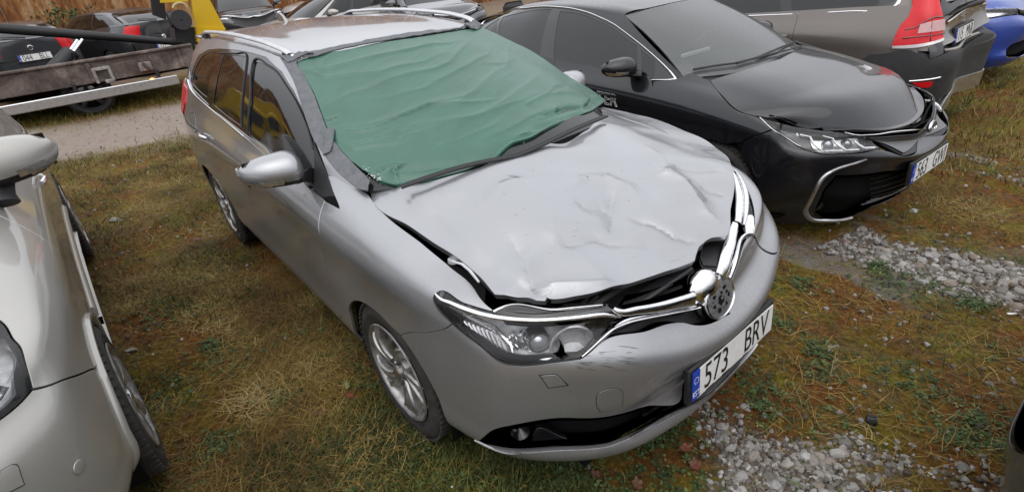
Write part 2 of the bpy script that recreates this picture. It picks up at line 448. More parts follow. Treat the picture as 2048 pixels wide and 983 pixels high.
# ------------------------------------------------------------------ materials
M_GREY = paint('grey metallic paint', (.345, .35, .365), .84, .34, dirt=(.065, .054, .042), dirtz=(.30, .90), dirtamt=.68, dust=.05)  # low dirt made heavier to paint in the ground's dark reflection as well
M_BLACKP = paint('black paint', (.006, .0065, .009), .0, .35, dirt=(.035, .032, .03), dirtz=(.1, .55), dirtamt=.35, dust=.06)
M_SILVER = paint('silver paint', (.37, .36, .335), .55, .45, dirt=(.22, .20, .16), dirtz=(.1, .7), dirtamt=.4, dust=.06)
M_TAUPE = paint('taupe paint', (.13, .112, .098), .45, .36, dirt=(.12, .10, .08), dirtz=(.1, .6), dirtamt=.3, dust=.04)
M_DARKG = paint('dark grey paint', (.07, .075, .085), .7, .3, dirtz=(.1, .6), dirtamt=.4)
M_CHAR = paint('charcoal paint', (.03, .032, .036), .5, .3, dirtz=(.1, .6), dirtamt=.4)
M_WHITEP = paint('pale silver paint', (.62, .62, .62), .5, .35, dirtz=(.1, .6), dirtamt=.3)
M_BLUE = paint('blue paint', (.006, .045, .30), .1, .3, dirtz=(0, .3), dirtamt=.3)
M_YEL = paint('yellow paint', (.62, .40, .02), 0, .4, dirt=(.2, .15, .08), dirtz=(.2, 1.6), dirtamt=.4, coat=.6)
M_CHROME = flat('chrome', (.78, .78, .79), .10, 1.0, wear=.15, scale=60)
M_ALU = flat('satin aluminium', (.62, .62, .63), .32, 1.0, wear=.1)
M_RIM = flat('alloy wheel', (.42, .41, .40), .42, .85, wear=.45, scale=25)
M_TYRE = flat('tyre rubber', (.028, .026, .024), .75, wear=.5, scale=18)
M_BLK = flat('black plastic', (.014, .014, .015), .5, wear=.3)
M_GLOSS = flat('gloss black', (.008, .008, .009), .08, coat=.5, wear=.1)
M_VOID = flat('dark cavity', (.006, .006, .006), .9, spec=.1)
M_TRIM = flat('grey plastic trim', (.028, .028, .030), .6, wear=.3)
M_RUB = flat('rubber seal', (.01, .01, .01), .7)
M_GLASSD = flat('dark side glass', (.006, .007, .007), .015, spec=.6, wear=.05)
M_GLASS = glassy('windscreen glass', (.55, .62, .60), .15, col=(.55, .58, .57), rough=.08)
M_CLEAR = glassy('clear lamp lens', (.93, .94, .95), .03)
M_TINT = glassy('tinted glass', (.12, .13, .13), .45)
M_RED = flat('red lamp plastic', (.62, .006, .012), .22, coat=.3, spec=.35, wear=.1)
M_AMB = flat('amber plastic', (.5, .12, .01), .2, coat=1)
M_SMOKE = flat('lamp reflector', (.80, .78, .78), .16, .85, wear=.25, scale=90)
M_LAMPIN = flat('lamp housing grey', (.50, .49, .50), .35, .25, wear=.3, scale=40)
M_WHITE = flat('plate white', (.72, .72, .70), .4, wear=.06)
M_EUB = flat('plate blue', (.01, .05, .38), .35)
M_INK = flat('plate ink', (.01, .01, .01), .5)
M_ORG = flat('orange lamp', (.8, .2, .02), .3, emis=(1, .25, .03, 6))
M_DROP = flat('water drop', (.42, .43, .45), .08, .8, wear=.05)
M_SEAT = flat('seat cloth', (.03, .03, .032), .9)
M_BEAM = flat('beam cream', (.5, .47, .38), .5, wear=.3)

def text_mesh(s, size, M, mat, name, parent, depth=.001, sx=1.0, outline=None, align='CENTER'):
    c = bpy.data.curves.new(name, 'FONT'); c.body = s; c.size = size; c.extrude = depth; c.align_x = align; c.align_y = 'CENTER'
    if outline: c.fill_mode = 'NONE'; c.bevel_depth = outline; c.extrude = 0
    t = bpy.data.objects.new(name, c); COL.objects.link(t)
    dg = bpy.context.evaluated_depsgraph_get(); me = bpy.data.meshes.new_from_object(t.evaluated_get(dg))
    bpy.data.objects.remove(t)
    me.materials.clear(); me.materials.append(mat)
    o = bpy.data.objects.new(name, me); COL.objects.link(o); o.parent = parent
    o.matrix_local = M @ Matrix.Diagonal((sx, 1, 1, 1)); return o
def basis(c, right, up):
    r = Vector(right).normalized(); u = Vector(up); n = r.cross(u).normalized(); u = n.cross(r)
    M = Matrix((r, u, n)).transposed().to_4x4(); M.translation = Vector(c); return M
def number_plate(parent, c, right, up, txt, w=.52, h=.113, frame=True, thick=.012, holder=None):
    """white plate with blue band, in the plane right/up"""
    B = basis(c, right, up)
    if frame:
        m = MB(); m.box((0, 0, -.008), (w + .03, h + .035, .022), bev=.006); m.xf(B); m.build('plate_frame', M_BLK, parent)
    g = bpy.data.objects.new('number_plate', None)
    m = MB(); m.box((.02, 0, .006), (w - .04, h, .004)); m.xf(B); pl = m.build('number_plate', M_WHITE, parent, smooth=False)
    bpy.data.objects.remove(g)
    m = MB(); m.box((-w / 2 + .02, 0, .0062), (.04, h, .0042)); m.xf(B); m.build('country_band', M_EUB, pl, smooth=False)
    a, b = txt.split(' ')
    z = .0088
    text_mesh(a, h * 1.30, B @ Matrix.Translation((-.120 * w / .52, -.003, z)), M_INK, 'plate_digits', pl, .0004, .70)
    text_mesh(b, h * 1.30, B @ Matrix.Translation((.142 * w / .52, -.003, z)), M_INK, 'plate_letters', pl, .0004, .66)
    text_mesh('EST', .030, B @ Matrix.Translation((-w / 2 + .02, -h * .30, .0088)), M_WHITE, 'country_code', pl, .0003, .9)
    m = MB()
    for k in range(12):
        a_ = 2 * PI * k / 12; m.box((-w / 2 + .02 + .012 * math.cos(a_), h * .18 + .012 * math.sin(a_), .0085), (.003, .003, .0006))
    m.xf(B); m.build('star_ring', M_WHITE, pl, smooth=False)
    return pl, B

# ------------------------------------------------------------------ wheel (outboard face towards +y of its own frame)
def make_wheel(parent, M, r=.315, w=.205, rim_r=.215, spokes=5, style='twist', matr=None, bolts=5):
    matr = matr or M_RIM
    h = bpy.data.objects.new('wheel', None); COL.objects.link(h); h.parent = parent; h.matrix_local = M; h.empty_display_size = .1
    hw = w / 2
    prof = [(-hw + .02, rim_r - .002), (-hw + .004, rim_r + .02), (-hw, rim_r + .05), (-hw + .006, r - .03), (-hw + .025, r - .008), (-hw + .05, r)]
    for q in (-.3, 0, .3):
        prof += [(q * w - .006, r), (q * w - .004, r - .008), (q * w + .004, r - .008), (q * w + .006, r)]
    prof += [(hw - .05, r), (hw - .025, r - .008), (hw - .010, r - .022), (hw - .006, r - .03), (hw - .001, r - .045), (hw, rim_r + .05), (hw - .002, rim_r + .035), (hw - .003, rim_r + .034), (hw - .004, rim_r + .02), (hw - .012, rim_r + .004), (hw - .02, rim_r - .004)]
    MB().lathe(prof, 72).build('tyre', M_TYRE, h, auto=50)
    m = MB()
    # shoulder lugs
    n = 60
    for i in range(n):
        a = 2 * PI * i / n; c_, s_ = math.cos(a), math.sin(a)
        for sg in (1,):
            y = sg * (hw - .022); R2 = Matrix.Rotation(-a, 3, 'Y').to_4x4()
            m.box(((r - .006) * c_, y, (r - .006) * s_), (.010, .03, .019), M=R2)
    m.build('tread_lugs', M_TYRE, h, smooth=False)
    rim = MB().lathe([(hw - .004, rim_r + .006), (hw + .001, rim_r), (hw - .004, rim_r - .008), (hw - .03, rim_r - .018), (-hw + .03, rim_r - .03), (-hw + .01, rim_r)], 72).build('rim', matr, h, auto=50)
    MB().lathe([(-.01, .0), (-.01, rim_r - .03), (-.03, rim_r - .028)], 48).build('brake_shroud', M_VOID, h)
    MB().lathe([(.0, .06), (.0, .135), (-.015, .135)], 48).build('brake_disc', M_ALU, h)
    R0, R1 = .035, rim_r - .006
    def face(poly, z0, z1, th=.014, bev=.25):
        """spoke: outline in polar-ish plane coords, dished by radius"""
        n = len(poly); P = np.array(poly); c = P.mean(0)
        def Y(p, inner):
            rr = np.hypot(*p); t = min(max((rr - R0) / (R1 - R0), 0), 1)
            return z0 + (z1 - z0) * t + .012 * math.sin(PI * t)
        V = []
        for k in range(n): V.append((P[k][0], Y(P[k], 0) - th * 1.6, P[k][1]))
        for k in range(n): V.append((P[k][0], Y(P[k], 0) - th * .35, P[k][1]))
        for k in range(n):
            q = P[k] + (c - P[k]) * .0; V.append((q[0], Y(q, 0) - th * .35, q[1]))
        F = [[k, (k + 1) % n, n + (k + 1) % n, n + k] for k in range(n)]
        return V, F, P, Y
    for s_ in range(spokes):
        for tw in ((-1, 1) if style == 'twist' else (0,)):
            a0 = 2 * PI * s_ / spokes + PI / 2
            m = MB(); L = 9; V = []; F = []
            for k in range(L):
                t = k / (L - 1); rr = R0 + (R1 - R0) * t
                if style == 'twist':
                    ang = a0 + tw * (.10 + .13 * t) + .42 * t * t + (.05 if tw > 0 else 0)
                    hwid = (.014 + .008 * t + (.006 * t if tw > 0 else -.003 * t))
                elif style == 'five':
                    ang = a0; hwid = .026 + .008 * t
                else:
                    ang = a0; hwid = .018 + .004 * t
                cx, cz = rr * math.cos(ang), rr * math.sin(ang); tx, tz = -math.sin(ang), math.cos(ang)
                y = hw - .022 + .016 * t + .010 * math.sin(PI * t)
                if t > .85: y -= (t - .85) * .06
                for q, dy in ((-1, -.028), (-1, -.006), (-.72, .002), (0, .006 if style != 'twist' else -.002), (.72, .002), (1, -.006), (1, -.028)):
                    V.append((cx + tx * hwid * q, y + dy, cz + tz * hwid * q))
            for k in range(L - 1):
                for j in range(7): F.append([k * 7 + j, (k + 1) * 7 + j, (k + 1) * 7 + (j + 1) % 7, k * 7 + (j + 1) % 7])
            F.append(list(range(7))); F.append([(L - 1) * 7 + j for j in range(6, -1, -1)])
            m.add(V, F); m.build('spoke', matr, rim, auto=28)
    hub = MB().lathe([(hw - .05, .075), (hw - .022, .068), (hw - .018, .045), (hw - .03, .034), (hw - .03, .0)], 40).build('hub', matr, rim)
    MB().lathe([(hw - .03, .032), (hw - .008, .030), (hw - .003, .024), (hw - .002, 0)], 32).build('centre_cap', M_ALU, rim)
    m = MB()
    for i in range(bolts):
        a = 2 * PI * (i + .5) / bolts; m.lathe([(hw - .03, .010), (hw - .010, .009), (hw - .008, .006), (hw - .008, 0)], 8, c=(.053 * math.cos(a), 0, .053 * math.sin(a)))
    m.build('wheel_bolts', M_TRIM, rim)
    return h
def wheel_at(parent, x, y, side, r=.315, zc=None, steer=0, **k):
    M = Matrix.Translation((x, y, r - .005 if zc is None else zc)) @ Matrix.Rotation((0 if side > 0 else PI) + steer, 4, 'Z')
    return make_wheel(parent, M, r=r, **k)
def wheel_well(parent, x, side, r=.37, y0=.55, y1=.84, zc=.31):
    m = MB(); m.lathe([(y1 * side, r), (y0 * side, r), (y0 * side, .0)], 40, c=(x, 0, zc), sweep=.62, start=-.06)
    return m.build('wheel_well', M_VOID, parent)

# ------------------------------------------------------------------ door mirror
def door_mirror(parent, c, sgn, mat, size=(.15, .235, .145), foot=None, name='door_mirror', lamp=True):
    """c: centre of the housing; sgn: side of the car (+1 = +y)"""
    h = bpy.data.objects.new(name, None); COL.objects.link(h); h.parent = parent; h.empty_display_size = .05
    dx, dy, dz = size; n, rows = 30, 24; c = np.array(c, float)
    def shell(grow=1.0):
        V = []
        for r in range(rows):
            t = r / (rows - 1); y = (t - .5) * dy
            e = (1 - abs(2 * t - 1)**(5 if t < .5 else 2.6)); e = max(e, 0)**.5
            top = dz * .55 * e * (1 - .42 * t**1.5); bot = -dz * .45 * e * (1 - .10 * t); fx = dx * .62 * e * (1 - .25 * t); bx = -dx * .30 * e * (1 - .1 * t)
            for k in range(n):
                a = 2 * PI * k / n; ca, sa = math.cos(a), math.sin(a)
                px_ = (abs(ca)**.8) * (fx if ca > 0 else bx)
                pz = (abs(sa)**.8) * (top if sa > 0 else bot)
                V.append((px_ * grow - .07 * t * t * dx / .15 - .02 * (pz > 0) * pz / dz, sgn * y, pz * grow - .012 * (1 - t)))
        F = [[r * n + k, r * n + (k + 1) % n, (r + 1) * n + (k + 1) % n, (r + 1) * n + k][::(1 if sgn > 0 else -1)] for r in range(rows - 1) for k in range(n)]
        return np.array(V) + c, F
    V, F = shell(); zc = c[2] - dz * .26
    up = [f for f in F if np.mean([V[i][2] for i in f]) > zc]; lo = [f for f in F if np.mean([V[i][2] for i in f]) <= zc + dz * .05]
    def part(V, F, nm, m_):
        used = sorted({i for f in F for i in f}); ix = {v: k for k, v in enumerate(used)}
        return mk(nm, V[used], [[ix[i] for i in f] for f in F], m_, h)
    part(V, up, 'mirror_shell', mat); V2, _ = shell(.985); part(V2, lo, 'mirror_underside', M_BLK)
    if lamp:
        V3, _ = shell(1.02); f3 = [f for f in F if V3[f[0]][0] > c[0] - .05 and c[2] - dz * .34 < np.mean([V3[i][2] for i in f]) < c[2] - dz * .16 and (np.mean([V3[i][1] for i in f]) - c[1]) * sgn > -dy * .05]
        if f3: part(V3, f3, 'indicator', M_SMOKE)
    m = MB(); m.box(tuple(c + [-.045 - dx * .02, 0, .0]), (.006, dy * .80, dz * .70), bev=.002); m.build('mirror_glass', M_GLASSD, h)
    if foot is not None:
        a = Vector(c) + Vector((.0, -sgn * dy * .30, -dz * .36)); f = Vector(foot)
        m = MB(); m.tube([a, a.lerp(f, .35) + Vector((0, 0, -.006)), a.lerp(f, .7), f], [.045, .040, .042, .055], 14, flat=.5); m.build('mirror_arm', M_BLK, h)
    return h
# ------------------------------------------------------------------ numpy value noise
def vnoise(x, y, seed=0):
    x = np.asarray(x, float); y = np.asarray(y, float)
    xi = np.floor(x).astype(np.int64); yi = np.floor(y).astype(np.int64); fx = x - xi; fy = y - yi
    fx = fx * fx * fx * (fx * (6 * fx - 15) + 10); fy = fy * fy * fy * (fy * (6 * fy - 15) + 10)
    def h(a, b):
        n = (a * 374761393 + b * 668265263 + seed * 1442695041) & 0x7fffffff
        n = ((n ^ (n >> 13)) * 1274126177) & 0x7fffffff
        return ((n ^ (n >> 16)) & 0xffff) / 32767.5 - 1
    return (h(xi, yi) * (1 - fx) + h(xi + 1, yi) * fx) * (1 - fy) + (h(xi, yi + 1) * (1 - fx) + h(xi + 1, yi + 1) * fx) * fy
def fbm(x, y, oct=4, seed=0, gain=.5):
    s = 0; a = 1; f = 1
    for k in range(oct): s = s + a * vnoise(x * f, y * f, seed + k * 17); a *= gain; f *= 2.03
    return s
def px_plane(u, v, z=0.0, ax=2):
    """where the line of sight through a photo pixel meets the plane coordinate ax = z"""
    d = R_.T @ np.array([(u - IW / 2) / FPX, (v - IH / 2) / FPX, 1.0]); t = (z - CAM[ax]) / d[ax]
    return CAM + t * d
def segd(x, y, line):
    """distance to a polyline, signed side and position along (0..1)"""
    L = np.array(line, float); best = np.full(np.shape(x), 1e9); sg = np.zeros(np.shape(x)); tt = np.zeros(np.shape(x)); m = len(L) - 1
    for k in range(m):
        a, b = L[k], L[k + 1]; ab = b - a; l2 = ab @ ab
        t = np.clip(((x - a[0]) * ab[0] + (y - a[1]) * ab[1]) / l2, 0, 1)
        dx = x - a[0] - t * ab[0]; dy = y - a[1] - t * ab[1]; d = np.hypot(dx, dy); w = d < best
        best = np.where(w, d, best); sg = np.where(w, np.sign(ab[0] * dy - ab[1] * dx), sg); tt = np.where(w, (k + t) / m, tt)
    return best, sg, tt
# ================================================================== crashed grey estate
HERO = thing('estate_car', 'crashed grey metallic estate car with dented bonnet, broken headlamp and green sheet over its windscreen', 'car')
hy = [0, .28, .5, .67, .78]
def lv(xs, ys, zs, sx, sy, sz):
    return [(a, b, c) for a, b, c in zip(xs, ys, zs)] + [(a, b, c) for a, b, c in zip(sx, sy, sz)]
SX = [.40, .15, -.2, -.5, -1.1, -1.8, -2.5, -3.0, -3.35, -3.56, -3.62]
hw_rows = [
 lv([.86, .85, .80, .70, .57], [0, .28, .5, .64, .74], [.215]*5, SX, [.77, .79, .80, .80, .80, .80, .80, .79, .74, .5, 0], [.21, .20, .20, .20, .20, .20, .21, .24, .27, .28, .28]),
 lv([.945, .935, .885, .785, .65], [0, .28, .5, .655, .77], [.30, .30, .305, .31, .31], SX, [.835, .845, .85, .85, .845, .845, .85, .83, .77, .53, 0], [.29]*11),
 lv([.905, .895, .855, .77, .65], [0, .28, .5, .665, .785], [.42]*5, SX, [.845, .860, .865, .862, .855, .857, .865, .85, .79, .55, 0], [.42]*11),
 lv([.938, .925, .885, .79, .655], [0, .28, .5, .67, .79], [.50, .51, .53, .55, .56], SX, [.845, .865, .872, .872, .868, .870, .878, .862, .80, .58, 0], [.56]*11),
 lv([.965, .948, .888, .772, .635], [0, .28, .5, .67, .785], [.575, .615, .685, .71, .71], SX, [.835, .860, .870, .872, .870, .872, .876, .856, .79, .58, 0], [.70, .70, .70, .71, .72, .72, .73, .74, .75, .75, .75]),
 lv([.885, .868, .812, .71, .573], [0, .28, .5, .67, .775], [.655, .70, .765, .78, .775], SX, [.824, .854, .866, .871, .873, .873, .868, .842, .765, .56, 0], [.79, .81, .83, .85, .87, .88, .89, .90, .90, .90, .90]),
 lv([.87, .85, .785, .665, .51], [0, .28, .5, .66, .75], [.76, .79, .83, .84, .845], [.38] + SX[1:], [.788, .798, .796, .806, .820, .820, .812, .784, .720, .54, 0], [.855, .89, .925, .945, .96, .98, 1.01, 1.03, 1.04, 1.04, 1.04]),
 lv([.80, .77, .70, .60, .47], [0, .28, .46, .60, .67], [.775, .80, .835, .85, .86], [.34] + SX[1:], [.705, .715, .722, .765, .795, .79, .778, .745, .68, .5, 0], [.875, .92, .96, .985, 1.0, 1.045, 1.09, 1.12, 1.13, 1.13, 1.13]),
]
HP = wrapx(hw_rows)
for k_, (dx_, dy_) in enumerate(((.015, 0), (.05, 0), (.085, .01), (.085, .02), (.045, .012), (.015, 0))):   # the struck left corner sits further back
    HP[:, 16 + k_, 0] -= dx_; HP[:, 16 + k_, 1] -= dy_
WALL = Surf(HP); NC = WALL.nc
def mloop(loop):   # mirror a metric loop of the wall to the other side
    c = WALL.kc[-1]; return np.stack([c - loop[:, 0], loop[:, 1]], 1)
def loopof(sf, poly, step=.015): P, cn = sf.pts(poly); return cr_curve(P, cn, True, step)
def fullhalf(sf, poly, step=.015):
    """open outline from centre to centre, completed with its mirror image"""
    P, cn = sf.pts(poly); c = cr_curve(P, cn, False, step); mid = sf.kc[(sf.nc - 1) // 2]
    c[0, 0] = mid; c[-1, 0] = mid
    m = np.stack([2 * mid - c[:, 0], c[:, 1]], 1)[::-1]
    return np.concatenate([c, m[1:-1]])
def arch(cx, cz, rx, rz, a0, a1, n=10, k='R', z0=.22):
    """points round a wheel arch, from angle a0 to a1 (degrees, 0 = towards the car's front)"""
    r = []
    for i in range(n + 1):
        a = math.radians(a0 + (a1 - a0) * i / n); r.append((k, cx + rx * math.cos(a), cz + rz * math.sin(a), 1 if i in (0, n) else 0))
    return r
# --- outlines traced on the car
seam = [(904, 648, 1), (882, 660), (854, 665), (819, 665), (790, 662, 1)]
hl = [(873, 586), (868, 597), (906, 645), (955, 686), (1003, 722), (1024, 728), (1112, 723), (1161, 716, 1), (1200, 676), (1240, 631, 1), (1217, 611, 1), (1123, 629), (1039, 633), (984, 622), (930, 607)]
HL = loopof(WALL, hl)
ARF = arch(-.01, .30, .37, .325, 148, -14)     # front arch from door side over the top to the bumper
bump_half = [('F', 0, .61, 1), (1386, 648), (1369, 644), (1339, 646), (1287, 662), (1214, 676), (1163, 716, 1)] + [(1112, 724), (1024, 729), (1003, 723), (955, 687), (906, 646, 1)] + seam[1:4] + \
    [('R', .165, .60, 1), ('R', .27, .52), ('R', .335, .42), ('R', .362, .30), ('R', .362, .215, 1), ('F', -.74, .205), ('F', -.5, .205), ('F', -.28, .205), ('F', 0, .205, 1)]
def leftfix(loop_half, left_top):
    """right half as traced, left half traced along its top and mirrored elsewhere"""
    P, cn = WALL.pts(loop_half); c = cr_curve(P, cn, False, .015); mid = WALL.kc[(WALL.nc - 1) // 2]
    k = len(c) - 1
    m = np.stack([2 * mid - c[:, 0], c[:, 1]], 1)[::-1]
    j = int(np.argmin(((m - np.array([2 * mid - WALL.pts([('R', .335, .42)])[0][0][0], WALL.pts([('R', .335, .42)])[0][0][1]]))**2).sum(1)))
    Q, qn = WALL.pts(left_top); l = cr_curve(Q, qn, False, .015)
    return np.concatenate([c, m[1:j], l])
BUMP = leftfix(bump_half, [('L', .27, .52), ('L', .22, .60, 1), ('L', .36, .62), ('L', .50, .650), (1527, 500), (1513, 483), (1507, 473, 1), (1494, 477), (1486, 496), (1472, 541), (1458, 586), (1444, 622), ('F', .0, .612)])
HLL = loopof(WALL, [(1464, 345, 1), (1476, 355), (1490, 375), (1500, 397), (1506, 420), (1508, 445), (1506, 470, 1), (1490, 466), (1482, 450), (1472, 400), (1466, 370)])
intake = [(951, 881, 1), (1012, 853), (1115, 836), (1206, 834), (1275, 817), (1365, 793), ('F', 0, .425, 1), ('F', 0, .325, 1), (1369, 816), (1262, 873), (1219, 891, 1), (1081, 903), (1003, 900)]
INT = fullhalf(WALL, [('F', 0, .425, 1), ('F', -.2, .43), (1365, 793), (1275, 817), (1206, 834), (1115, 836), (1012, 853), (951, 881, 1), (1003, 900), (1081, 903), (1219, 891, 1), (1262, 873), (1369, 816), ('F', 0, .325, 1)])
panel('front_bumper', WALL, BUMP, M_GREY, HERO, holes=[INT], gap=.0032, lip=.02, res=.03)
fend = [(746, 402, 1), (758, 416), (848, 489), (900, 532), (950, 577), (986, 619, 1), (984, 622, 1), (930, 606), (873, 585), (867, 597), (905, 646, 1)] + seam[1:4] + [('R', .165, .60, 1)] + \
    arch(-.01, .30, .37, .325, 62, 150)[1:] + [('R', -.405, .205, 1), (693, 652, 1), (681, 621), (664, 577), (650, 516), (643, 479), (637, 449), (643, 418), (650, 402, 1), (679, 417, 1), (666, 384), (655, 352, 1), (676, 352), (700, 366), (736, 388, 1)]
panel('fender', WALL, fend, M_GREY, HERO, res=.03, gap=.003)
panel('fender', WALL, [('Q', 23.3, 7, 1), ('Q', 22.5, 7), ('Q', 21.5, 7), ('Q', 20.6, 7, 1), (1466, 343, 1), (1478, 353), (1492, 374), (1502, 396), (1508, 420), (1510, 445), (1508, 471, 1), (1514, 481), (1528, 498), ('L', .50, .655), ('L', .36, .63), ('L', .22, .61, 1)] + arch(-.01, .30, .37, .325, 62, 150, k='L')[1:] + [('L', -.405, .205, 1), ('L', -.42, .5), ('L', -.40, .85), ('L', -.39, .95, 1)], M_GREY, HERO, res=.03)
dfs = [(650, 402, 1), (643, 418), (637, 449), (643, 479), (650, 516), (664, 577), (681, 621), (693, 652, 1)]
bseam = [('R', -1.53, .215, 1), ('R', -1.56, .45), ('R', -1.545, .8), ('R', -1.50, 1.028, 1)]
panel('front_door', WALL, dfs + bseam + [('R', -1.1, .998), (543, 314), (590, 351), (624, 381), (640, 393)], M_GREY, HERO, res=.035, gap=.0032, mirror=True)
rdoor = [('R', -1.50, 1.028, 1), ('R', -1.545, .8), ('R', -1.56, .45), ('R', -1.53, .215, 1), ('R', -2.12, .215, 1), ('R', -2.20, .40), ('R', -2.28, .56), ('R', -2.40, .70), ('R', -2.46, .86), ('R', -2.44, 1.082, 1), ('R', -2.0, 1.056)]
panel('rear_door', WALL, rdoor, M_GREY, HERO, res=.035, mirror=True)
quarter = [('R', -2.44, 1.082, 1), ('R', -2.46, .86), ('R', -2.40, .70), ('R', -2.28, .575, 1)] + arch(-2.6, .30, .37, .335, 130, -10 + 200)[1:] + [('R', -2.97, .215, 1), ('Q', 1.4, .3, 1), ('Q', 1.4, 7, 1), ('R', -2.95, 1.118)]
panel('rear_quarter', WALL, quarter, M_GREY, HERO, res=.035, mirror=True)
panel('rear_bumper', WALL, np.array([[WALL.kc[0], 0.0], [WALL.kc[1] * 1.55, 0.0], [WALL.kc[1] * 1.55, WALL.kr[5]], [WALL.kc[0], WALL.kr[5]]]), M_GREY, HERO, mirror=True)
panel('tailgate', WALL, np.array([[WALL.kc[0], WALL.kr[5] + .01], [WALL.kc[1] * 1.4, WALL.kr[5] + .01], [WALL.kc[1] * 1.4, WALL.kr[7]], [WALL.kc[0], WALL.kr[7]]]), M_GREY, HERO, mirror=True)
# rear lamps
panel('rear_lamp', WALL, [('Q', 1.0, 5.2, 1), ('R', -3.05, .92), ('R', -2.98, 1.0), ('R', -3.02, 1.10, 1), ('Q', 1.2, 7, 1)], M_RED, HERO, off=.008, mirror=True, sm=False)
# near-black shells added behind the panels to paint shade into the seams
GRL = fullhalf(WALL, [('F', 0, .61, 1), (1386, 648), (1339, 646), (1287, 662), (1214, 676), (1165, 714, 1), (1240, 631, 1), (1217, 611, 1), ('Q', 13.6, 6.9, 1), ('Q', 15, 6.9, 1)])
P = [('R', -.38, .24, 1), ('R', -.44, .5), ('R', -.36, .62), ('R', -.2, .665), ('R', 0, .68), ('R', .2, .64, 1), (930, 640, 1), (880, 600), (930, 612), (984, 630, 1), ('Q', 11, 6.9), ('Q', 9, 6.9), ('Q', 4, 6.9), ('Q', 1, 6.9, 1), ('Q', 1, .5, 1), ('R', -3.0, .3, 1), ('R', -2.97, .55), ('R', -2.8, .68), ('R', -2.6, .69), ('R', -2.35, .62), ('R', -2.22, .45), ('R', -2.2, .24, 1)]
panel('seam_shade_shell', WALL, P, M_VOID, HERO, off=-.018, gap=.004, lip=0, res=.07); panel('seam_shade_shell', WALL, mloop(loopof(WALL, P)), M_VOID, HERO, off=-.018, gap=.004, lip=0, res=.07)
panel('bumper_shade_backing', WALL, BUMP, M_VOID, HERO, off=-.03, gap=.01, lip=0, res=.06, holes=[INT])
# --- greenhouse side (right side of the car, y < 0)
def lerp_rows(g0, g3, b1, b2):
    g0 = np.array(g0, float); g3 = np.array(g3, float)
    r1 = g0 + (g3 - g0) * .36 + np.array([0, 1, 0]) * b1; r2 = g0 + (g3 - g0) * .72 + np.array([0, 1, 0]) * b2
    return [g0, r1, r2, g3]
g0 = [(-.28, .705, .985), (-.6, .775, .985), (-1.1, .79, 1.0), (-1.5, .79, 1.035), (-2.0, .785, 1.06), (-2.5, .775, 1.09), (-2.9, .755, 1.118), (-3.2, .71, 1.13), (-3.42, .64, 1.13)]
g3 = [(-1.08, .560, 1.385), (-1.22, .578, 1.405), (-1.42, .588, 1.425), (-1.68, .592, 1.437), (-2.05, .590, 1.442), (-2.45, .582, 1.436), (-2.8, .570, 1.42), (-3.03, .555, 1.40), (-3.22, .525, 1.365)]
GR = lerp_rows(g0, g3, .016, .018)
SIDE = Surf([r * np.array([1, -1, 1]) for r in GR], flip=True)
dlo = [(378, 168, 1), (380, 149), (397, 110), (416, 99), (438, 97, 1), (474, 100), (505, 106), (532, 114), (564, 143), (588, 181), (610, 225), (629, 275), (652, 337), (679, 414, 1), (660, 404, 1), (624, 379, 1), (590, 350), (543, 313), (488, 270), (416, 209)]
panel('side_frame', SIDE, [('Q', -.02, .02, 1), ('Q', 8, .02, 1), ('Q', 8, 3, 1), ('Q', 4, 3), ('Q', -.02, 3, 1)], M_GREY, HERO, holes=[dlo], gap=0, res=.03, mirror=True, sm=False)
gf = [(507, 122, 1), (532, 131), (565, 163), (590, 203), (613, 252), (626, 300, 1), (626, 345, 1), (600, 340), (546, 306), (496, 268, 1)]
gr_ = [(446, 109, 1), (489, 112, 1), (480, 252, 1), (450, 230), (425, 209, 1)]
gq = [(433, 103, 1), (413, 195, 1), (396, 181), (383, 166, 1), (386, 147), (403, 113), (418, 104)]
panel('window_trim', SIDE, dlo, M_GLOSS, HERO, off=-.004, gap=.001, lip=.008, holes=[gf, gr_, gq], mirror=True)
for q in (gf, gr_, gq): panel('side_window', SIDE, q, M_GLASSD, HERO, off=-.008, gap=-.002, lip=0, mirror=True)
# raised rubber wind deflector and mirror triangle
panel('mirror_triangle', SIDE, [(627, 283, 1), (652, 340), (679, 414, 1), (655, 402), (626, 381, 1)], M_BLK, HERO, off=.003, lip=.01, mirror=True)
strip('window_seal', SIDE, [(494, 268), (500, 190), (507, 122), (532, 128), (566, 162), (592, 203), (614, 252), (627, 300)], M_BLK, HERO, w=.006, h=.004, mirror=True)
strip('window_seal', SIDE, [(440, 106), (470, 107), (492, 109), (482, 255)], M_BLK, HERO, w=.005, h=.004, mirror=True)
strip('belt_moulding', SIDE, [(376, 160), (381, 176), (416, 213), (452, 243), (488, 273), (543, 317), (580, 345), (624, 381)], M_CHROME, HERO, w=.007, h=.006, off=.002, mirror=True)
# --- roof
RX = [(-.96, 1.425), (-1.25, 1.455), (-1.7, 1.475), (-2.2, 1.480), (-2.7, 1.462), (-3.1, 1.425), (-3.3, 1.395)]
rrows = []
for i, (x, z) in enumerate(RX):
    fr = max(0, 1 - i * .5)
    e = np.array([(-1.06, .56, 1.388), (-1.3, .583, 1.414), (-1.7, .592, 1.438), (-2.2, .588, 1.441), (-2.7, .573, 1.425), (-3.05, .552, 1.397), (-3.22, .525, 1.365)][i])
    rrows.append([(x, 0, z), (x - .01 * fr, .2, z - .004), (x - .04 * fr, .38, z - .014), (x - .08 * fr if fr else x, .50, e[2] + .020), (e[0], .555 if i < 5 else .52, e[2] + .007), tuple(e)])
ROOF = Surf(mirx(rrows))
panel('roof', ROOF, [('Q', 0, 0, 1), ('Q', 5, 0), ('Q', 10, 0, 1), ('Q', 10, 6, 1), ('Q', 0, 6, 1)], M_GREY, HERO, gap=0, res=.05, sm=False, lip=.005)
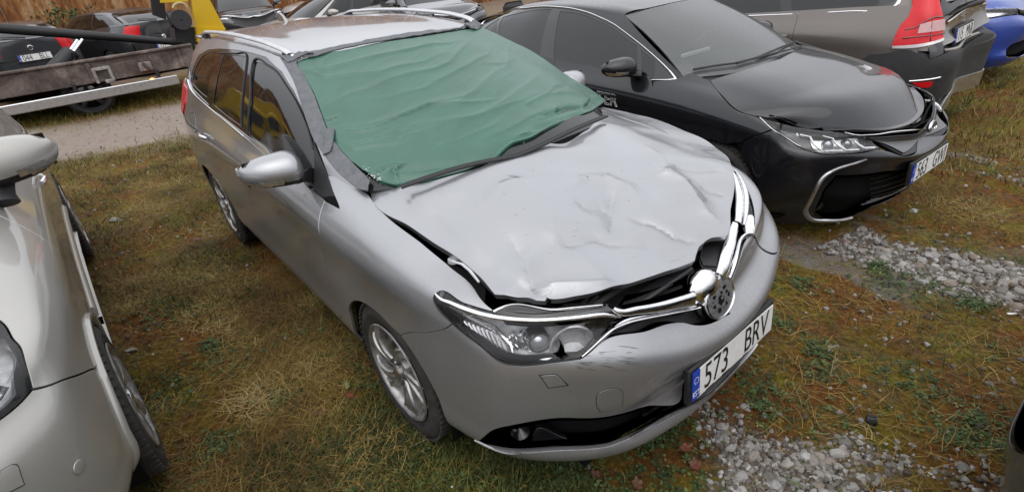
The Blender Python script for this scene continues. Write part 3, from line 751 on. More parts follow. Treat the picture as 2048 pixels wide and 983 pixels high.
for sgn in (-1, 1):
    P = [(-1.10, .548, 1.412), (-1.16, .556, 1.432), (-1.3, .563, 1.452), (-1.7, .566, 1.474), (-2.2, .562, 1.480), (-2.6, .552, 1.470), (-2.83, .546, 1.456), (-2.93, .541, 1.430)]
    P = cr_curve(np.array(P), [False] * len(P), False, .03) * [1, sgn, 1]
    m = MB(); m.tube(P, [.010] + [.019] * (len(P) - 2) + [.010], 12, flat=.6); m.build('roof_rail', M_ALU, HERO)
    m = MB(); m.box((-1.16, sgn * .556, 1.42), (.10, .03, .02), bev=.005); m.build('rail_foot', M_BLK, HERO)
    m = MB(); m.box((-2.84, sgn * .544, 1.436), (.14, .03, .03), bev=.005); m.build('rail_foot', M_BLK, HERO)
m = MB(); fin = [(0, 0), (.04, .035), (.09, .055), (.13, .058), (.135, 0)]
m.prism(fin, -.012, .012, lambda p, z: (-2.72 - p[0], z * (1 - p[1] * 8), 1.462 + p[1])); m.build('aerial_fin', M_GREY, HERO)
# rear window and spoiler
RW = Surf(mirx([[(-3.24, 0, 1.40), (-3.24, .3, 1.39), (-3.22, .525, 1.365)], [(-3.42, 0, 1.27), (-3.41, .32, 1.265), (-3.33, .58, 1.25)], [(-3.56, 0, 1.13), (-3.52, .36, 1.13), (-3.42, .64, 1.13)]]))
panel('rear_window', RW, [('Q', 0, 0, 1), ('Q', 4, 0, 1), ('Q', 4, 2, 1), ('Q', 0, 2, 1)], M_GLASSD, HERO, gap=.004, sm=False, res=.08)
m = MB(); m.box((-3.30, 0, 1.405), (.20, 1.02, .022), bev=.008); m.build('roof_spoiler', M_GREY, HERO)
# --- windscreen
WS = Surf(mirx([[(.05, 0, 1.00), (.0, .3, 1.0), (-.09, .52, .995), (-.26, .70, .985)],
                [(-.30, 0, 1.165), (-.35, .29, 1.16), (-.42, .49, 1.145), (-.54, .655, 1.125)],
                [(-.66, 0, 1.31), (-.70, .28, 1.305), (-.76, .46, 1.285), (-.82, .605, 1.265)],
                [(-.98, 0, 1.428), (-1.0, .27, 1.42), (-1.04, .43, 1.405), (-1.08, .556, 1.386)]]))
panel('windscreen', WS, [('Q', 0, 0, 1), ('Q', 6, 0, 1), ('Q', 6, 3, 1), ('Q', 0, 3, 1)], M_TINT, HERO, gap=.003, off=-.002, sm=False, res=.08)
COWL = Surf(mirx([[(.20, 0, .955), (.15, .3, .955), (.06, .52, .95), (-.1, .70, .93)], [(.04, 0, .975), (-.01, .3, .975), (-.10, .52, .97), (-.24, .68, .96)], [(-.02, 0, 1.03), (-.07, .3, 1.03), (-.16, .52, 1.025), (-.30, .68, 1.01)]]))
panel('scuttle_panel', COWL, [('Q', 0, 0, 1), ('Q', 6, 0, 1), ('Q', 6, 2, 1), ('Q', 0, 2, 1)], M_TRIM, HERO, gap=0, off=-.012, sm=False, res=.08, lip=0)
for y0, y1 in ((.52, -.15), (-.12, -.62)):
    m = MB(); L = [(.02 - .25 * abs(y0 + (y1 - y0) * t)**1.6, y0 + (y1 - y0) * t, 1.018 + .02 * math.sin(PI * t)) for t in np.linspace(0, 1, 12)]
    m.tube(L, .009, 8, flat=.8); m.tube([(a[0] - .012, a[1], a[2] + .004) for a in L], .004, 6)
    m.build('wiper', M_BLK, HERO)
# --- bonnet with its dents
def PL(pts, z=.92): return [tuple(px_plane(u, v, z)[:2]) for u, v in pts]
# (line, amplitude, width, kind) kind r = ridge/valley, s = step
DENTS = [
 (PL([(1072, 592), (1056, 560), (1050, 532), (1020, 500)], .87), -.010, .020, 'r'),
 (PL([(1000, 585), (1030, 560), (1055, 545)], .88), .005, .03, 'r'),
 (PL([(1080, 588), (1160, 577), (1245, 558)], .86), .008, .010, 'r'),
 (PL([(1112, 502), (1160, 490), (1221, 462)], .90), -.011, .018, 'r'),
 (PL([(1060, 470), (1115, 498), (1180, 530), (1245, 556)], .89), .004, .030, 'r'),
 (PL([(1221, 462), (1226, 430), (1222, 405), (1232, 384)], .92), -.012, .016, 'r'),
 (PL([(1130, 395), (1160, 372), (1215, 362), (1260, 372), (1290, 395)], .93), .012, .028, 'r'),
 (PL([(1150, 420), (1190, 412), (1217, 404)], .92), -.008, .02, 'r'),
 (PL([(1312, 358), (1340, 352), (1368, 360), (1391, 383), (1413, 401), (1447, 409)], .91), .010, .018, 'r'),
 (PL([(1255, 430), (1312, 433), (1349, 443), (1428, 437)], .90), -.009, .013, 'r'),
 (PL([(1402, 364), (1424, 373), (1460, 374)], .89), -.006, .010, 'r'),
 (PL([(1190, 490), (1260, 482), (1320, 477)], .88), -.007, .015, 'r'),
 (PL([(881, 400), (920, 396), (963, 411), (1005, 383), (1080, 365)], .97), .007, .030, 'r'),
 (PL([(1005, 385), (1060, 400), (1100, 430), (1115, 500)], .93), .006, .035, 'r'),
 (PL([(1345, 330), (1400, 330), (1450, 318)], .92), -.008, .02, 'r'),
 (PL([(1290, 300), (1340, 330), (1330, 350)], .94), .006, .03, 'r'),
 (PL([(756, 376), (850, 430), (960, 497), (1054, 541)], .93), .005, .012, 's'),
]
def hood_post(p, a, b):
    x, y = p[:, 0], p[:, 1]
    wx = x + .012 * vnoise(x * 9, y * 9, 5); wy = y + .012 * vnoise(x * 9, y * 9, 6)
    dz = .015 * fbm(x * 3.1, y * 3.1, 2, 3)
    for line, am, w, k in DENTS:
        d, sg, t = segd(wx, wy, line)
        env = np.clip(np.minimum(t, 1 - t) * 5, 0, 1); env = np.where((t > 0) & (t < 1), env, 0) * 1.0
        if k == 'r': dz = dz + am * (1.0 * np.exp(-np.sqrt(d * d + (.12 * w)**2) / w) + .9 * np.exp(-(d / (2.6 * w))**2)) * (.25 + .75 * env)
        else: dz = dz + am * np.tanh(sg * d / w) * np.exp(-(d / .2)**2)
    # broad dish where the bonnet took the blow
    dz = dz - .020 * np.exp(-(((x - .42) / .20)**2 + ((y + .02) / .26)**2)) + .010 * np.exp(-(((x - .30) / .10)**2 + ((y - .32) / .16)**2))
    q = p.copy(); q[:, 2] += dz; return q
HOOD = Surf(mirx([
 [(.88, 0, .795), (.86, .22, .805), (.80, .42, .82), (.69, .58, .84), (.57, .705, .845)],
 [(.72, 0, .865), (.70, .22, .87), (.64, .42, .875), (.53, .59, .882), (.41, .722, .882)],
 [(.46, 0, .935), (.44, .22, .938), (.39, .42, .938), (.29, .59, .932), (.18, .732, .922)],
 [(.20, 0, .988), (.18, .22, .988), (.13, .42, .983), (.04, .59, .972), (-.05, .732, .952)],
 [(.03, 0, 1.022), (-.01, .22, 1.022), (-.08, .42, 1.016), (-.17, .58, 1.004), (-.27, .705, .982)]]), post=hood_post)
hood_poly = [(740, 376, 1), (744, 402, 1), (756, 415), (813, 447), (881, 492), (926, 522), (957, 549), (990, 587, 1), (1030, 592), (1062, 594), (1073, 599, 1), (1110, 596), (1152, 590), (1200, 580), (1242, 568), (1320, 545), (1389, 520, 1), (1393, 505), (1402, 488), (1421, 475), (1453, 471, 1),
             (1457, 462), (1461, 416), (1468, 355), (1463, 332), (1449, 308), (1420, 286), (1370, 262), (1307, 236), (1250, 215), (1208, 202, 1), (1190, 216), (1152, 244), (1083, 289), (1022, 313), (960, 336), (900, 352), (813, 369)]
panel('bonnet', HOOD, hood_poly, M_GREY, HERO, res=.011, step=.008, lip=.022, gap=0)
panel('bonnet_lining', HOOD, hood_poly, M_VOID, HERO, res=.05, step=.02, lip=0, gap=.012, off=-.03)
# water drops on the bonnet
m = MB(); rr = np.random.default_rng(3)
drops = [(1009, 386), (1048, 416), (1032, 428), (1132, 380), (1132, 355), (1175, 357), (1222, 345), (1178, 405), (1185, 428), (1155, 443), (1151, 458), (1148, 470), (1102, 504), (1258, 400), (1273, 378), (1290, 454), (1243, 340), (1330, 336), (1204, 350), (1175, 352), (1066, 340), (1350, 300)] + [(rr.uniform(900, 1440), rr.uniform(300, 560)) for _ in range(26)]
for k, (u, v) in enumerate(drops):
    x = HOOD.solve('px', (u, v))
    if not (0.1 < x[0] < 7.9 and .1 < x[1] < 3.9): continue
    p = HOOD.ev(*x)[0]; n = HOOD.nrm(*x)[0]; s_ = .0036 if k < 22 else rr.uniform(.0012, .0026)
    B = basis(p, (1, .2, 0), (0, 1, 0)); dm = MB().lathe([(0, 1), (.35, .86), (.6, .5), (.68, 0)], 10, axis='z')
    dm.V = [v_ * [s_ * rr.uniform(.8, 1.5), s_, s_ * .8] for v_ in dm.V]; dm.xf(B); m.add(dm.V[0], dm.F)
tag(m.build('water_drops', M_DROP, HERO), kind='stuff')
# --- front face: lamps, grille, badge
def at_px(sf, u, v, off=0):
    x = sf.solve('px', (u, v)); p = sf.ev(*x)[0]; n = sf.nrm(*x)[0]; return p + n * off, n
M_HOUSE = flat('pale lamp housing', (.72, .71, .72), .35, .1, wear=.3, scale=40)
panel('lamp_housing', WALL, HL, M_HOUSE, HERO, off=-.065, lip=-.062, gap=.001, res=.03); panel('lamp_housing', WALL, HLL, M_SMOKE, HERO, off=-.03, lip=-.028, gap=.001, res=.03)
c4 = lambda L: [(850 + a / 4.763, 560 + b / 4.763, *r) for a, b, *r in L]
crack1 = c4([(1240, 405, 1), (1350, 396, 1), (1480, 388, 1), (1492, 430, 1), (1572, 470, 1), (1528, 484, 1), (1522, 524, 1), (1490, 492, 1), (1470, 458, 1), (1400, 450, 1), (1290, 432, 1)])
crack2 = c4([(1232, 604, 1), (1270, 568, 1), (1308, 622, 1), (1326, 690, 1), (1362, 722, 1), (1310, 748, 1), (1290, 738, 1), (1240, 702, 1), (1226, 660, 1)])
panel('headlamp_lens', WALL, HL, M_CLEAR, HERO, off=.001, gap=.004, lip=.01, holes=[crack1, crack2], res=.02, step=.008)
panel('headlamp_lens', WALL, HLL, M_CLEAR, HERO, off=.001, gap=.004, lip=.01, res=.03)
strip('headlamp_chrome', WALL, c4([(104, 128), (130, 160), (250, 218), (400, 280), (600, 338), (800, 368), (1000, 380), (1200, 376), (1500, 348), (1700, 325), (1856, 342)]), M_CHROME, HERO, w=[.003, .008, .010, .011, .011, .011, .011, .011, .011, .011, .003], h=.007, off=.001, rnd=.5, prof=9)
strip('headlamp_chrome', WALL, [(1466, 350), (1474, 375), (1478, 400), (1477, 425), (1474, 448)], M_CHROME, HERO, w=[.006, .012, .016, .018, .016], h=.010, off=.003, rnd=.4, prof=9)
strip('headlamp_chrome', WALL, [(1470, 347), (1484, 368), (1492, 395), (1492, 425), (1487, 455)], M_CHROME, HERO, w=[.005, .009, .010, .010, .006], h=.012, off=.003, rnd=.5, prof=9)
panel('side_reflector', WALL, [(1494, 432), (1503, 431), (1507, 448), (1506, 465), (1494, 467), (1491, 450)], M_SMOKE, HERO, off=.004, lip=.01, gap=0)
strip('headlamp_seal', WALL, c4([(104, 128), (86, 172), (130, 270), (264, 410), (500, 600), (740, 780), (830, 800), (1050, 800), (1250, 772), (1480, 742)]), M_BLK, HERO, w=.004, h=.003, off=.001)
def in_lamp(u, v, off): return at_px(WALL, 850 + u / 4.763, 560 + v / 4.763, off)
def lamp_parts(sgn):
    def fin(m, name, mat):
        if sgn < 0: m.V = [v * [1, -1, 1] for v in m.V]; m.F = [f[::-1] for f in m.F]
        return m.build(name, mat, HERO)
    p, n = in_lamp(1080, 575, -.03)
    fx = np.array([.88, -.42, .12]); fx /= np.linalg.norm(fx)
    B = basis(p, np.cross([0, 0, 1], fx), (0, 0, 1))
    m = MB().lathe([(-.03, .036), (.0, .038), (.012, .036), (.012, .030), (-.005, .029)], 32, axis='z').xf(B); fin(m, 'projector_ring', M_CHROME)
    m = MB().lathe([(-.004, .029), (.008, .026), (.016, .019), (.021, .010), (.022, 0)], 32, axis='z').xf(B); fin(m, 'projector_lens', M_CLEAR2)
    m = MB().lathe([(-.03, 0), (-.03, .04), (-.008, .03)], 32, axis='z').xf(B); fin(m, 'projector_bowl', M_CHROME)
    # chrome ribs left of the projector
    for k, (u, v, h_) in enumerate([(850, 590, .052), (935, 590, .055), (1000, 610, .05)]):
        p, n = in_lamp(u, v, -.038); B = basis(p, np.cross([0, 0, 1], n), (0, 0, 1))
        m = MB().lathe([(-.02, h_ * .6), (.0, h_ * .62), (.004, h_ * .5), (-.015, h_ * .42)], 20, axis='z', sweep=.45, start=.30).xf(B); fin(m, 'reflector_ring', M_CHROME)
    # shell below and right of the projector
    p, n = in_lamp(1130, 640, -.04); B = basis(p, np.cross([0, 0, 1], n), (0, 0, 1))
    m = MB().lathe([(-.03, .02), (.01, .055), (.012, .06), (-.02, .06)], 28, axis='z', sweep=.42, start=.68).xf(B); fin(m, 'reflector_scoop', M_CHROME)
    # inner high beam bowl
    p, n = in_lamp(1420, 570, -.05); B = basis(p, np.cross([0, 0, 1], n), (0, 0, 1))
    m = MB().lathe([(-.012, 0), (-.008, .03), (.008, .055), (.018, .066), (.014, .070)], 36, axis='z').xf(B); fin(m, 'high_beam_bowl', M_LAMPIN)
    # indicator ribs
    for k in range(9):
        u0 = 330 + k * 46; p0, n0 = in_lamp(u0, 400 + k * 16, -.028); p1, n1 = in_lamp(u0 + 60, 480 + k * 26, -.034)
        m = MB().tube([p0, (p0 + p1) / 2 + n0 * .004, p1], .007, 6, flat=.6); fin(m, 'indicator_rib', M_SMOKE)
    a = [in_lamp(u, v, -.022)[0] for u, v in ((200, 260), (420, 370), (640, 470), (800, 620), (820, 690))]
    m = MB().tube(a, [.005, .008, .008, .008, .005], 8); fin(m, 'running_light', M_SMOKE)
M_CLEAR2 = flat('projector glass', (.55, .57, .58), .03, .6, coat=1)
lamp_parts(1)
blk = c4([(652, 300, 1), (700, 268), (800, 238), (900, 234), (1000, 250), (1200, 282), (1400, 268), (1690, 240), (1752, 250, 1), (1800, 285, 1), (1500, 330), (1000, 352), (800, 340), (700, 318)])
panel('lamp_top_cover', WALL, blk, M_GLOSS, HERO, off=-.002, lip=.02, gap=0)
strip('lamp_cover_edge', WALL, c4([(655, 298), (720, 268), (810, 240), (900, 236), (1000, 252), (1200, 284), (1400, 270), (1690, 242)]), M_CHROME, HERO, w=[.004, .004, .002, .002, .002, .003, .004, .003], h=.003, off=.002)
# grille
panel('grille_back', WALL, GRL, M_BLK, HERO, off=-.05, lip=-.03, gap=.002, res=.05)
c5 = lambda L: [(1180 + a / 2.658, 330 + b / 2.658, *r) for a, b, *r in L]
strip('grille_bar', WALL, c5([(118, 765), (150, 778), (250, 768), (400, 745), (500, 722), (545, 712)]), M_CHROME, HERO, w=[.008, .015, .018, .021, .024, .026], h=.009, off=.004, rnd=.4, prof=9)
strip('grille_bar', WALL, c5([(690, 590), (715, 510), (738, 430), (758, 350), (768, 318)]), M_CHROME, HERO, w=[.03, .026, .024, .022, .016], h=.009, off=.004, rnd=.4, prof=9)
strip('lower_grille_chrome', WALL, c5([(-45, 1015), (20, 960), (80, 905), (130, 862), (190, 832), (300, 805), (420, 782), (575, 752)]), M_CHROME, HERO, w=[.004, .005, .008, .009, .008, .007, .006, .004], h=.009, off=.003, rnd=.8, prof=9)
strip('lower_grille_chrome', WALL, c5([(728, 610), (752, 545), (785, 445), (806, 392), (825, 375), (868, 372)]), M_CHROME, HERO, w=[.005, .006, .008, .008, .006, .003], h=.009, off=.003, rnd=.8, prof=9)
for q in (.25, .5, .75):
    strip('grille_slat', WALL, [(1215 + 25 * q, 640 + 25 * q), (1300, 622 + 26 * q), (1380, 606 + 26 * q)], M_GLOSS, HERO, w=.006, h=.006, off=-.03)
# badge
bp, bn = at_px(WALL, 1430, 592, .0); bn = np.array([.97, -.03, .22]); bn /= np.linalg.norm(bn); bp = bp + bn * .012
B = basis(bp, (0, 1, 0), (-.3, 0, 1)) @ Matrix.Diagonal((1.18, .98, 1, 1))
m = MB().lathe([(-.03, .074), (.004, .076), (.012, .073), (.014, .068), (.010, .066)], 56, axis='z').xf(B); bd = m.build('badge_ring', M_CHROME, HERO)
m = MB().lathe([(.010, .066), (.013, .05), (.015, .03), (.016, 0)], 40, axis='z').xf(B); m.build('badge_disc', flat('badge grey', (.20, .20, .205), .3, .4, wear=.5, scale=90), bd)
# chrome hump carrying the badge
m = MB(); L = []
for k in range(17):
    th = PI * k / 16; L.append((math.cos(th), math.sin(th)))
m.lathe([(a_, b_) for a_, b_ in L], 40, axis='x'); m.V = [v * [.056, .084, .072] for v in m.V]; m.xf(Matrix.Translation(Vector(bp) + Vector((-.052, -.034, .030))) @ Matrix.Rotation(.25, 4, 'Y')); m.build('badge_hump', M_CHROME, HERO)
m = MB(); rr = np.random.default_rng(5)
for k, (a, b, s_) in enumerate([(-.01, .0, .016), (.02, .03, .009), (-.035, .02, .008), (.034, -.005, .007), (-.02, -.035, .009), (.015, -.03, .006), (.0, .018, .007), (-.04, -.012, .006), (.025, .012, .006)]):
    poly = [(a + s_ * (1 + .5 * rr.uniform(-1, 1)) * math.cos(t), b + s_ * (1 + .5 * rr.uniform(-1, 1)) * math.sin(t)) for t in np.arange(0, 2 * PI, PI / 4)]
    m.prism(poly, .0145, .0158)
m.xf(B); m.build('badge_chips', M_VOID, bd, smooth=False)
# lower intake
panel('intake_back', WALL, INT, M_VOID, HERO, off=-.09, lip=-.085, gap=.001, res=.06)
for q in range(4):
    z = .345 + q * .022
    L = [('F', y, z + .0 * y) for y in np.linspace(-.40, .40, 9)]
    strip('intake_slat', WALL, L, M_GLOSS, HERO, w=.004, h=.006, off=-.02)
strip('intake_edge_chrome', WALL, [(1262, 872), (1310, 845), (1369, 814), ('F', -.1, .328), ('F', .1, .328), ('F', .25, .325)], M_ALU, HERO, w=.004, h=.004, off=.002)
strip('intake_edge_chrome', WALL, [(950, 880), (958, 887), (1003, 902), (1040, 904)], M_ALU, HERO, w=[.002, .004, .003, .001], h=.004, off=.001)
# fog lamp fins and fascia inside the corner intakes
p, n = at_px(WALL, 1036, 878, -.035); m = MB().lathe([(-.02, 0), (.005, .02), (.012, .028), (.0, .034)], 24, axis='z').xf(basis(p, (0.35, .94, 0), (0, 0, 1))); m.build('fog_lamp', M_GLOSS, HERO)
panel('intake_blade', WALL, [(1060, 895, 1), (1075, 872), (1140, 888), (1215, 885, 1), (1130, 899)], M_GLOSS, HERO, off=-.03, lip=.02)
# jet cover, tow-eye cover
jet = [(1080, 750, 1), (1112, 748, 1), (1135, 769, 1), (1097, 774, 1)]
for q_ in (jet, mloop(loopof(WALL, jet))): panel('jet_cover_seam', WALL, q_, M_BLK, HERO, off=.0006, gap=-.0025, lip=0); panel('jet_cover', WALL, q_, M_GREY, HERO, off=.002, gap=.001, lip=.004, dome=.002)
tow = [(1196, 786), (1215, 778), (1240, 778), (1245, 800), (1238, 817), (1200, 820), (1193, 802)]
panel('tow_cover_seam', WALL, tow, M_BLK, HERO, off=.0006, gap=-.0018, lip=0); panel('tow_cover', WALL, tow, M_GREY, HERO, off=.0015, gap=.0005, lip=.003)
# plate and dealer frame
number_plate(HERO, (.957, 0, .468), (0, 1, 0), (-.06, 0, 1), '573 BRV')
# --- under the bonnet
m = MB()
m.box((.58, -.06, .745), (.38, .92, .02), bev=.006); m.box((.68, -.06, .762), (.07, .82, .03), bev=.01)
m.box((.78, -.22, .758), (.05, .35, .02), bev=.006)
for y in (-.45, -.3, -.1, .15, .33): m.box((.66 - abs(y) * .1, y, .775), (.05, .05, .03), bev=.008)
m.build('radiator_cover', M_BLK, HERO)
P = [px_plane(u, v, .765) for u, v in ((1398, 522), (1400, 500), (1406, 484), (1420, 475), (1456, 468), (1454, 500), (1443, 540), (1404, 536))]
m = MB(); m.prism([(p[0], p[1]) for p in P], .74, .765); m.build('air_duct', M_BLK, HERO); c_ = np.mean(P, 0)
m = MB(); m.tube([tuple(c_ + (p - c_) * .86 + np.array([0, 0, .004])) for p in P + P[:1]], .004, 6, cap=False); m.build('duct_rim', M_BLK, HERO)
m = MB()
for (a, b) in (((.70, -.50, .79), (.60, -.10, .80)), ((.58, -.55, .80), (.55, -.2, .815)), ((.66, -.58, .785), (.70, -.42, .79))):
    a = Vector(a); b = Vector(b); m.tube([a, a.lerp(b, .3) + Vector((0, 0, .012)), a.lerp(b, .7) + Vector((.02, 0, -.004)), b], .008, 8)
m.build('hose', M_RUB, HERO)
m = MB(); m.box((.15, 0, .70), (1.0, 1.36, .04)); m.box((-.1, 0, .5), (.1, 1.3, .8)); m.build('bay_floor', M_VOID, HERO, smooth=False)
# painted flange and stay seen in the open gap beside the bonnet
m = MB(); fl = [px_plane(u, v, .895) for u, v in ((905, 522), (925, 528), (940, 541), (958, 564))]; m.tube(fl, [.004, .006, .006, .004], 8, flat=.6); m.build('bay_stay', M_ALU, HERO)
m = MB(); p = px_plane(907, 523, .87); m.lathe([(0, .02), (.012, .018), (.014, 0)], 16, c=tuple(p), axis='z'); m.build('bay_label', M_LAMPIN, HERO)
# --- wheels, handles, mirrors, fuel flap
for x in (0, -2.6):
    for sgn in (-1, 1):
        wheel_at(HERO, x, sgn * .752, sgn, r=.315); wheel_well(HERO, x, sgn, r=.365, y1=.835 if x < 0 or sgn < 0 else .80, y0=.55, zc=.30)
mm = door_mirror(HERO, (-.655, -.915, 1.045), -1, M_GREY, foot=(-.60, -.785, 1.0), size=(.16, .245, .15)); mm = door_mirror(HERO, (-.655, .915, 1.045), 1, M_GREY, foot=(-.60, .785, 1.0), size=(.16, .245, .15))
def door_handle(sf, u, v, M, parent, mat, L=.19):
    for q in (0,):
        p, n = at_px(sf, u, v, .0) if not isinstance(u, str) else (None, None)
        a = np.array([1, 0, 0]) if True else 0
        for sg in (1, -1):
            pts = [p + a * (-L / 2 + L * t) + n * (.012 + .022 * math.sin(PI * t)) for t in np.linspace(0, 1, 9)]
            m = MB().tube(pts, [.008] + [.011] * 7 + [.008], 10, flat=1.3)
            if sg < 0: m.V = [w * [1, -1, 1] for w in m.V]; m.F = [f[::-1] for f in m.F]
            m.build('door_handle', mat, parent)
door_handle(WALL, 411, 273, None, HERO, M_CHROME); door_handle(WALL, 490, 345, None, HERO, M_CHROME)
fc = [(385, 226), (392, 240), (393, 258), (386, 262), (380, 250), (378, 234)]
panel('fuel_flap_seam', WALL, fc, M_BLK, HERO, off=.0006, gap=-.003, lip=0); panel('fuel_flap', WALL, fc, M_GREY, HERO, off=.002, gap=.002, lip=.004)
strip('sill_edge', WALL, [('R', -.42, .215), ('R', -1.2, .212), ('R', -2.15, .215)], M_GREY, HERO, w=.01, h=.006, off=.002, mirror=True)
m = MB(); m.box((-1.3, 0, .25), (2.6, 1.3, .06)); m.box((-3.0, 0, .36), (1.0, 1.2, .1)); m.box((.5, 0, .26), (.6, 1.2, .04)); m.build('underbody', M_VOID, HERO, smooth=False)
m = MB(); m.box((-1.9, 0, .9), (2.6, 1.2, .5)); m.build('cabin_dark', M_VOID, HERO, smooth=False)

rr = np.random.default_rng(12); m = MB()
for k in range(34):
    u, v = rr.uniform(1150, 1262), rr.uniform(690, 740); L_ = rr.uniform(8, 34); a = rr.normal(.08, .12)
    q = [at_px(WALL, u + L_ * t * math.cos(a), v + L_ * t * math.sin(a), .0006)[0] for t in (0, .5, 1)]
    m.tube(q, [.0002, rr.uniform(.0004, .0010), .0002], 4)
m.build('scratches', M_TRIM, HERO)
m = MB()
for L in ([(1088, 590), (1100, 586), (1108, 574)], [(1140, 581), (1147, 578), (1150, 571)], [(1216, 404), (1221, 396), (1224, 384)], [(1340, 524), (1360, 516), (1372, 508)], [(1285, 556), (1330, 541)]):
    q = [at_px(HOOD, u, v, .0004)[0] for u, v in L]; m.tube(q, [.0004] + [.0012] * (len(q) - 2) + [.0004], 4)
m.build('paint_chips', M_LAMPIN, HERO)

# crumbs of broken glass lying on the scuttle and by the pillar foot
m = MB(); rr = np.random.default_rng(31)
for (u0, v0, u1, v1, n_) in ((1045, 302, 1170, 250, 90), (728, 338, 762, 366, 40)):
    for k in range(n_):
        t = rr.uniform(); u = u0 + (u1 - u0) * t + rr.normal(0, 4); v = v0 + (v1 - v0) * t + rr.normal(0, 3.5)
        q, n = at_px(COWL if u > 900 else WS, u, v, -.006 if u > 900 else .018); s_ = rr.uniform(.0015, .0042)
        m.box(tuple(q), (s_, s_ * rr.uniform(.6, 1.4), s_), M=Matrix.Rotation(rr.uniform(0, 3), 4, Vector(rr.normal(size=3))))
tag(m.build('glass_crumbs', flat('broken glass', (.55, .62, .60), .1, coat=1), HERO, smooth=False), kind='stuff')
m = MB()
for k, (y, w_) in enumerate(((-.20, .055), (-.10, .05), (.02, .09), (.15, .10))): m.box((y, -.0635, .0035), (w_, .006, .001))
m.xf(basis((.957, 0, .468), (0, 1, 0), (-.06, 0, 1))); m.build('frame_print', M_WHITE, HERO, smooth=False)
# ================================================================== green sheet taped over the windscreen
mt_, tt_, bt_ = new_mat('green plastic sheet'); nn_ = noise(tt_, 5, 4); 
tt_.links.new(ramp(tt_, nn_, [(.3, (.011, .080, .048)), (.7, (.018, .104, .066))]), bt_.inputs['Base Color']); bt_.inputs['Roughness'].default_value = .36; bt_.inputs['Specular IOR Level'].default_value = .8
bt_.inputs['Sheen Weight'].default_value = .04; bump(tt_, bt_, noise(tt_, 55, 3, .6, 1.5, stretch=(1, .35, 1)), .15, .004)
M_TARP = mt_
mtp, ttp, btp = new_mat('duct tape'); tq = noise(ttp, 30, 5, .7); ttp.links.new(ramp(ttp, tq, [(.3, (.075, .08, .085)), (.7, (.13, .135, .145))]), btp.inputs['Base Color']); btp.inputs['Roughness'].default_value = .42; btp.inputs['Metallic'].default_value = .3; bump(ttp, btp, noise(ttp, 22, 4, .6, 2.0), .4, .006)
M_TAPE = mtp
rt_ = np.random.default_rng(21)
FOLDS = []
def ab_line(pts): return [tuple(WS.tom(np.array([WS.solve('px', q)]))[0]) for q in pts]
for pts, am, w in [([(600, 150), (700, 135), (830, 105), (920, 85)], .012, .020), ([(640, 225), (760, 170), (900, 130), (940, 80)], .010, .022), ([(662, 268), (740, 262), (860, 215), (1000, 200)], .014, .018), ([(660, 268), (720, 300), (800, 290), (950, 240), (1100, 175)], .010, .024),
                   ([(650, 250), (670, 245), (690, 235)], .016, .012), ([(1020, 95), (990, 150), (930, 190), (850, 240)], .010, .028), ([(1080, 130), (1000, 210), (900, 270)], .008, .03), ([(700, 300), (800, 270), (960, 240)], .012, .016), ([(690, 260), (800, 240), (900, 200), (960, 180)], .008, .02),
                   ([(745, 355), (790, 340), (830, 330)], .018, .012), ([(700, 318), (745, 352), (770, 358)], .016, .010), ([(792, 366), (800, 345), (815, 335)], .020, .010), ([(812, 350), (850, 345), (920, 335), (960, 318)], -.020, .018),
                   ([(1190, 195), (1150, 215), (1100, 235), (1080, 240)], -.024, .018), ([(1175, 205), (1140, 190), (1100, 190)], .014, .014), ([(1080, 245), (1110, 235), (1115, 215)], .016, .012), ([(1150, 172), (1110, 178), (1060, 205), (1050, 212)], .012, .012), ([(960, 290), (1010, 270), (1060, 240), (1100, 220)], .008, .02), ([(880, 300), (960, 270), (1010, 250)], .007, .02),
                   ([(590, 140), (650, 160), (760, 150), (900, 110)], .010, .02), ([(760, 200), (850, 180), (960, 120), (980, 95)], .008, .024), ([(1125, 250), (1180, 228), (1205, 205)], -.02, .016), ([(1010, 295), (1050, 275), (1085, 268)], .014, .012), ([(1180, 200), (1160, 208), (1150, 222)], .016, .010)]:
    FOLDS.append((ab_line(pts), am * .85, w * 1.15))
FOLDS.append((ab_line([(735, 350), (757, 361), (791, 371), (869, 357), (953, 333), (1022, 290), (1095, 258), (1172, 226), (1215, 200)]), -.012, .016))
for k in range(12):
    c = np.array([rt_.uniform(.05, WS.kc[-1] - .05), rt_.uniform(.05, WS.kr[-1] - .05)]); th = rt_.normal(.45, .28); L = rt_.uniform(.12, .42)
    d = np.array([math.cos(th), math.sin(th)]); n = np.array([-d[1], d[0]]); FOLDS.append(([tuple(c - d * L), tuple(c + n * rt_.normal(0, .03)), tuple(c + d * L)], rt_.uniform(-.004, .006), rt_.uniform(.025, .05)))
def tarp_h(q):
    x, y = q[:, 0], q[:, 1]; wx = x + .02 * vnoise(x * 7, y * 7, 8); wy = y + .02 * vnoise(x * 7, y * 7, 9)
    h = .005 * fbm(x * 2.2 + 2, y * 3.5, 2, 71) + .0010 * (1 - abs(fbm(wx * 5, wy * 13 - wx * 5, 3, 72)))**2
    # broad edge sag at the bottom
    for line, am, w in FOLDS:
        d, sg, t = segd(wx, wy, line); env = np.clip(np.minimum(t, 1 - t) * 4, 0, 1)
        h = h + am * np.exp(-np.sqrt(d * d + (.25 * w)**2) / w) * (.15 + .85 * env) * np.where(sg > 0, 1, np.exp(-d / (w * .6)))
    return h + .014
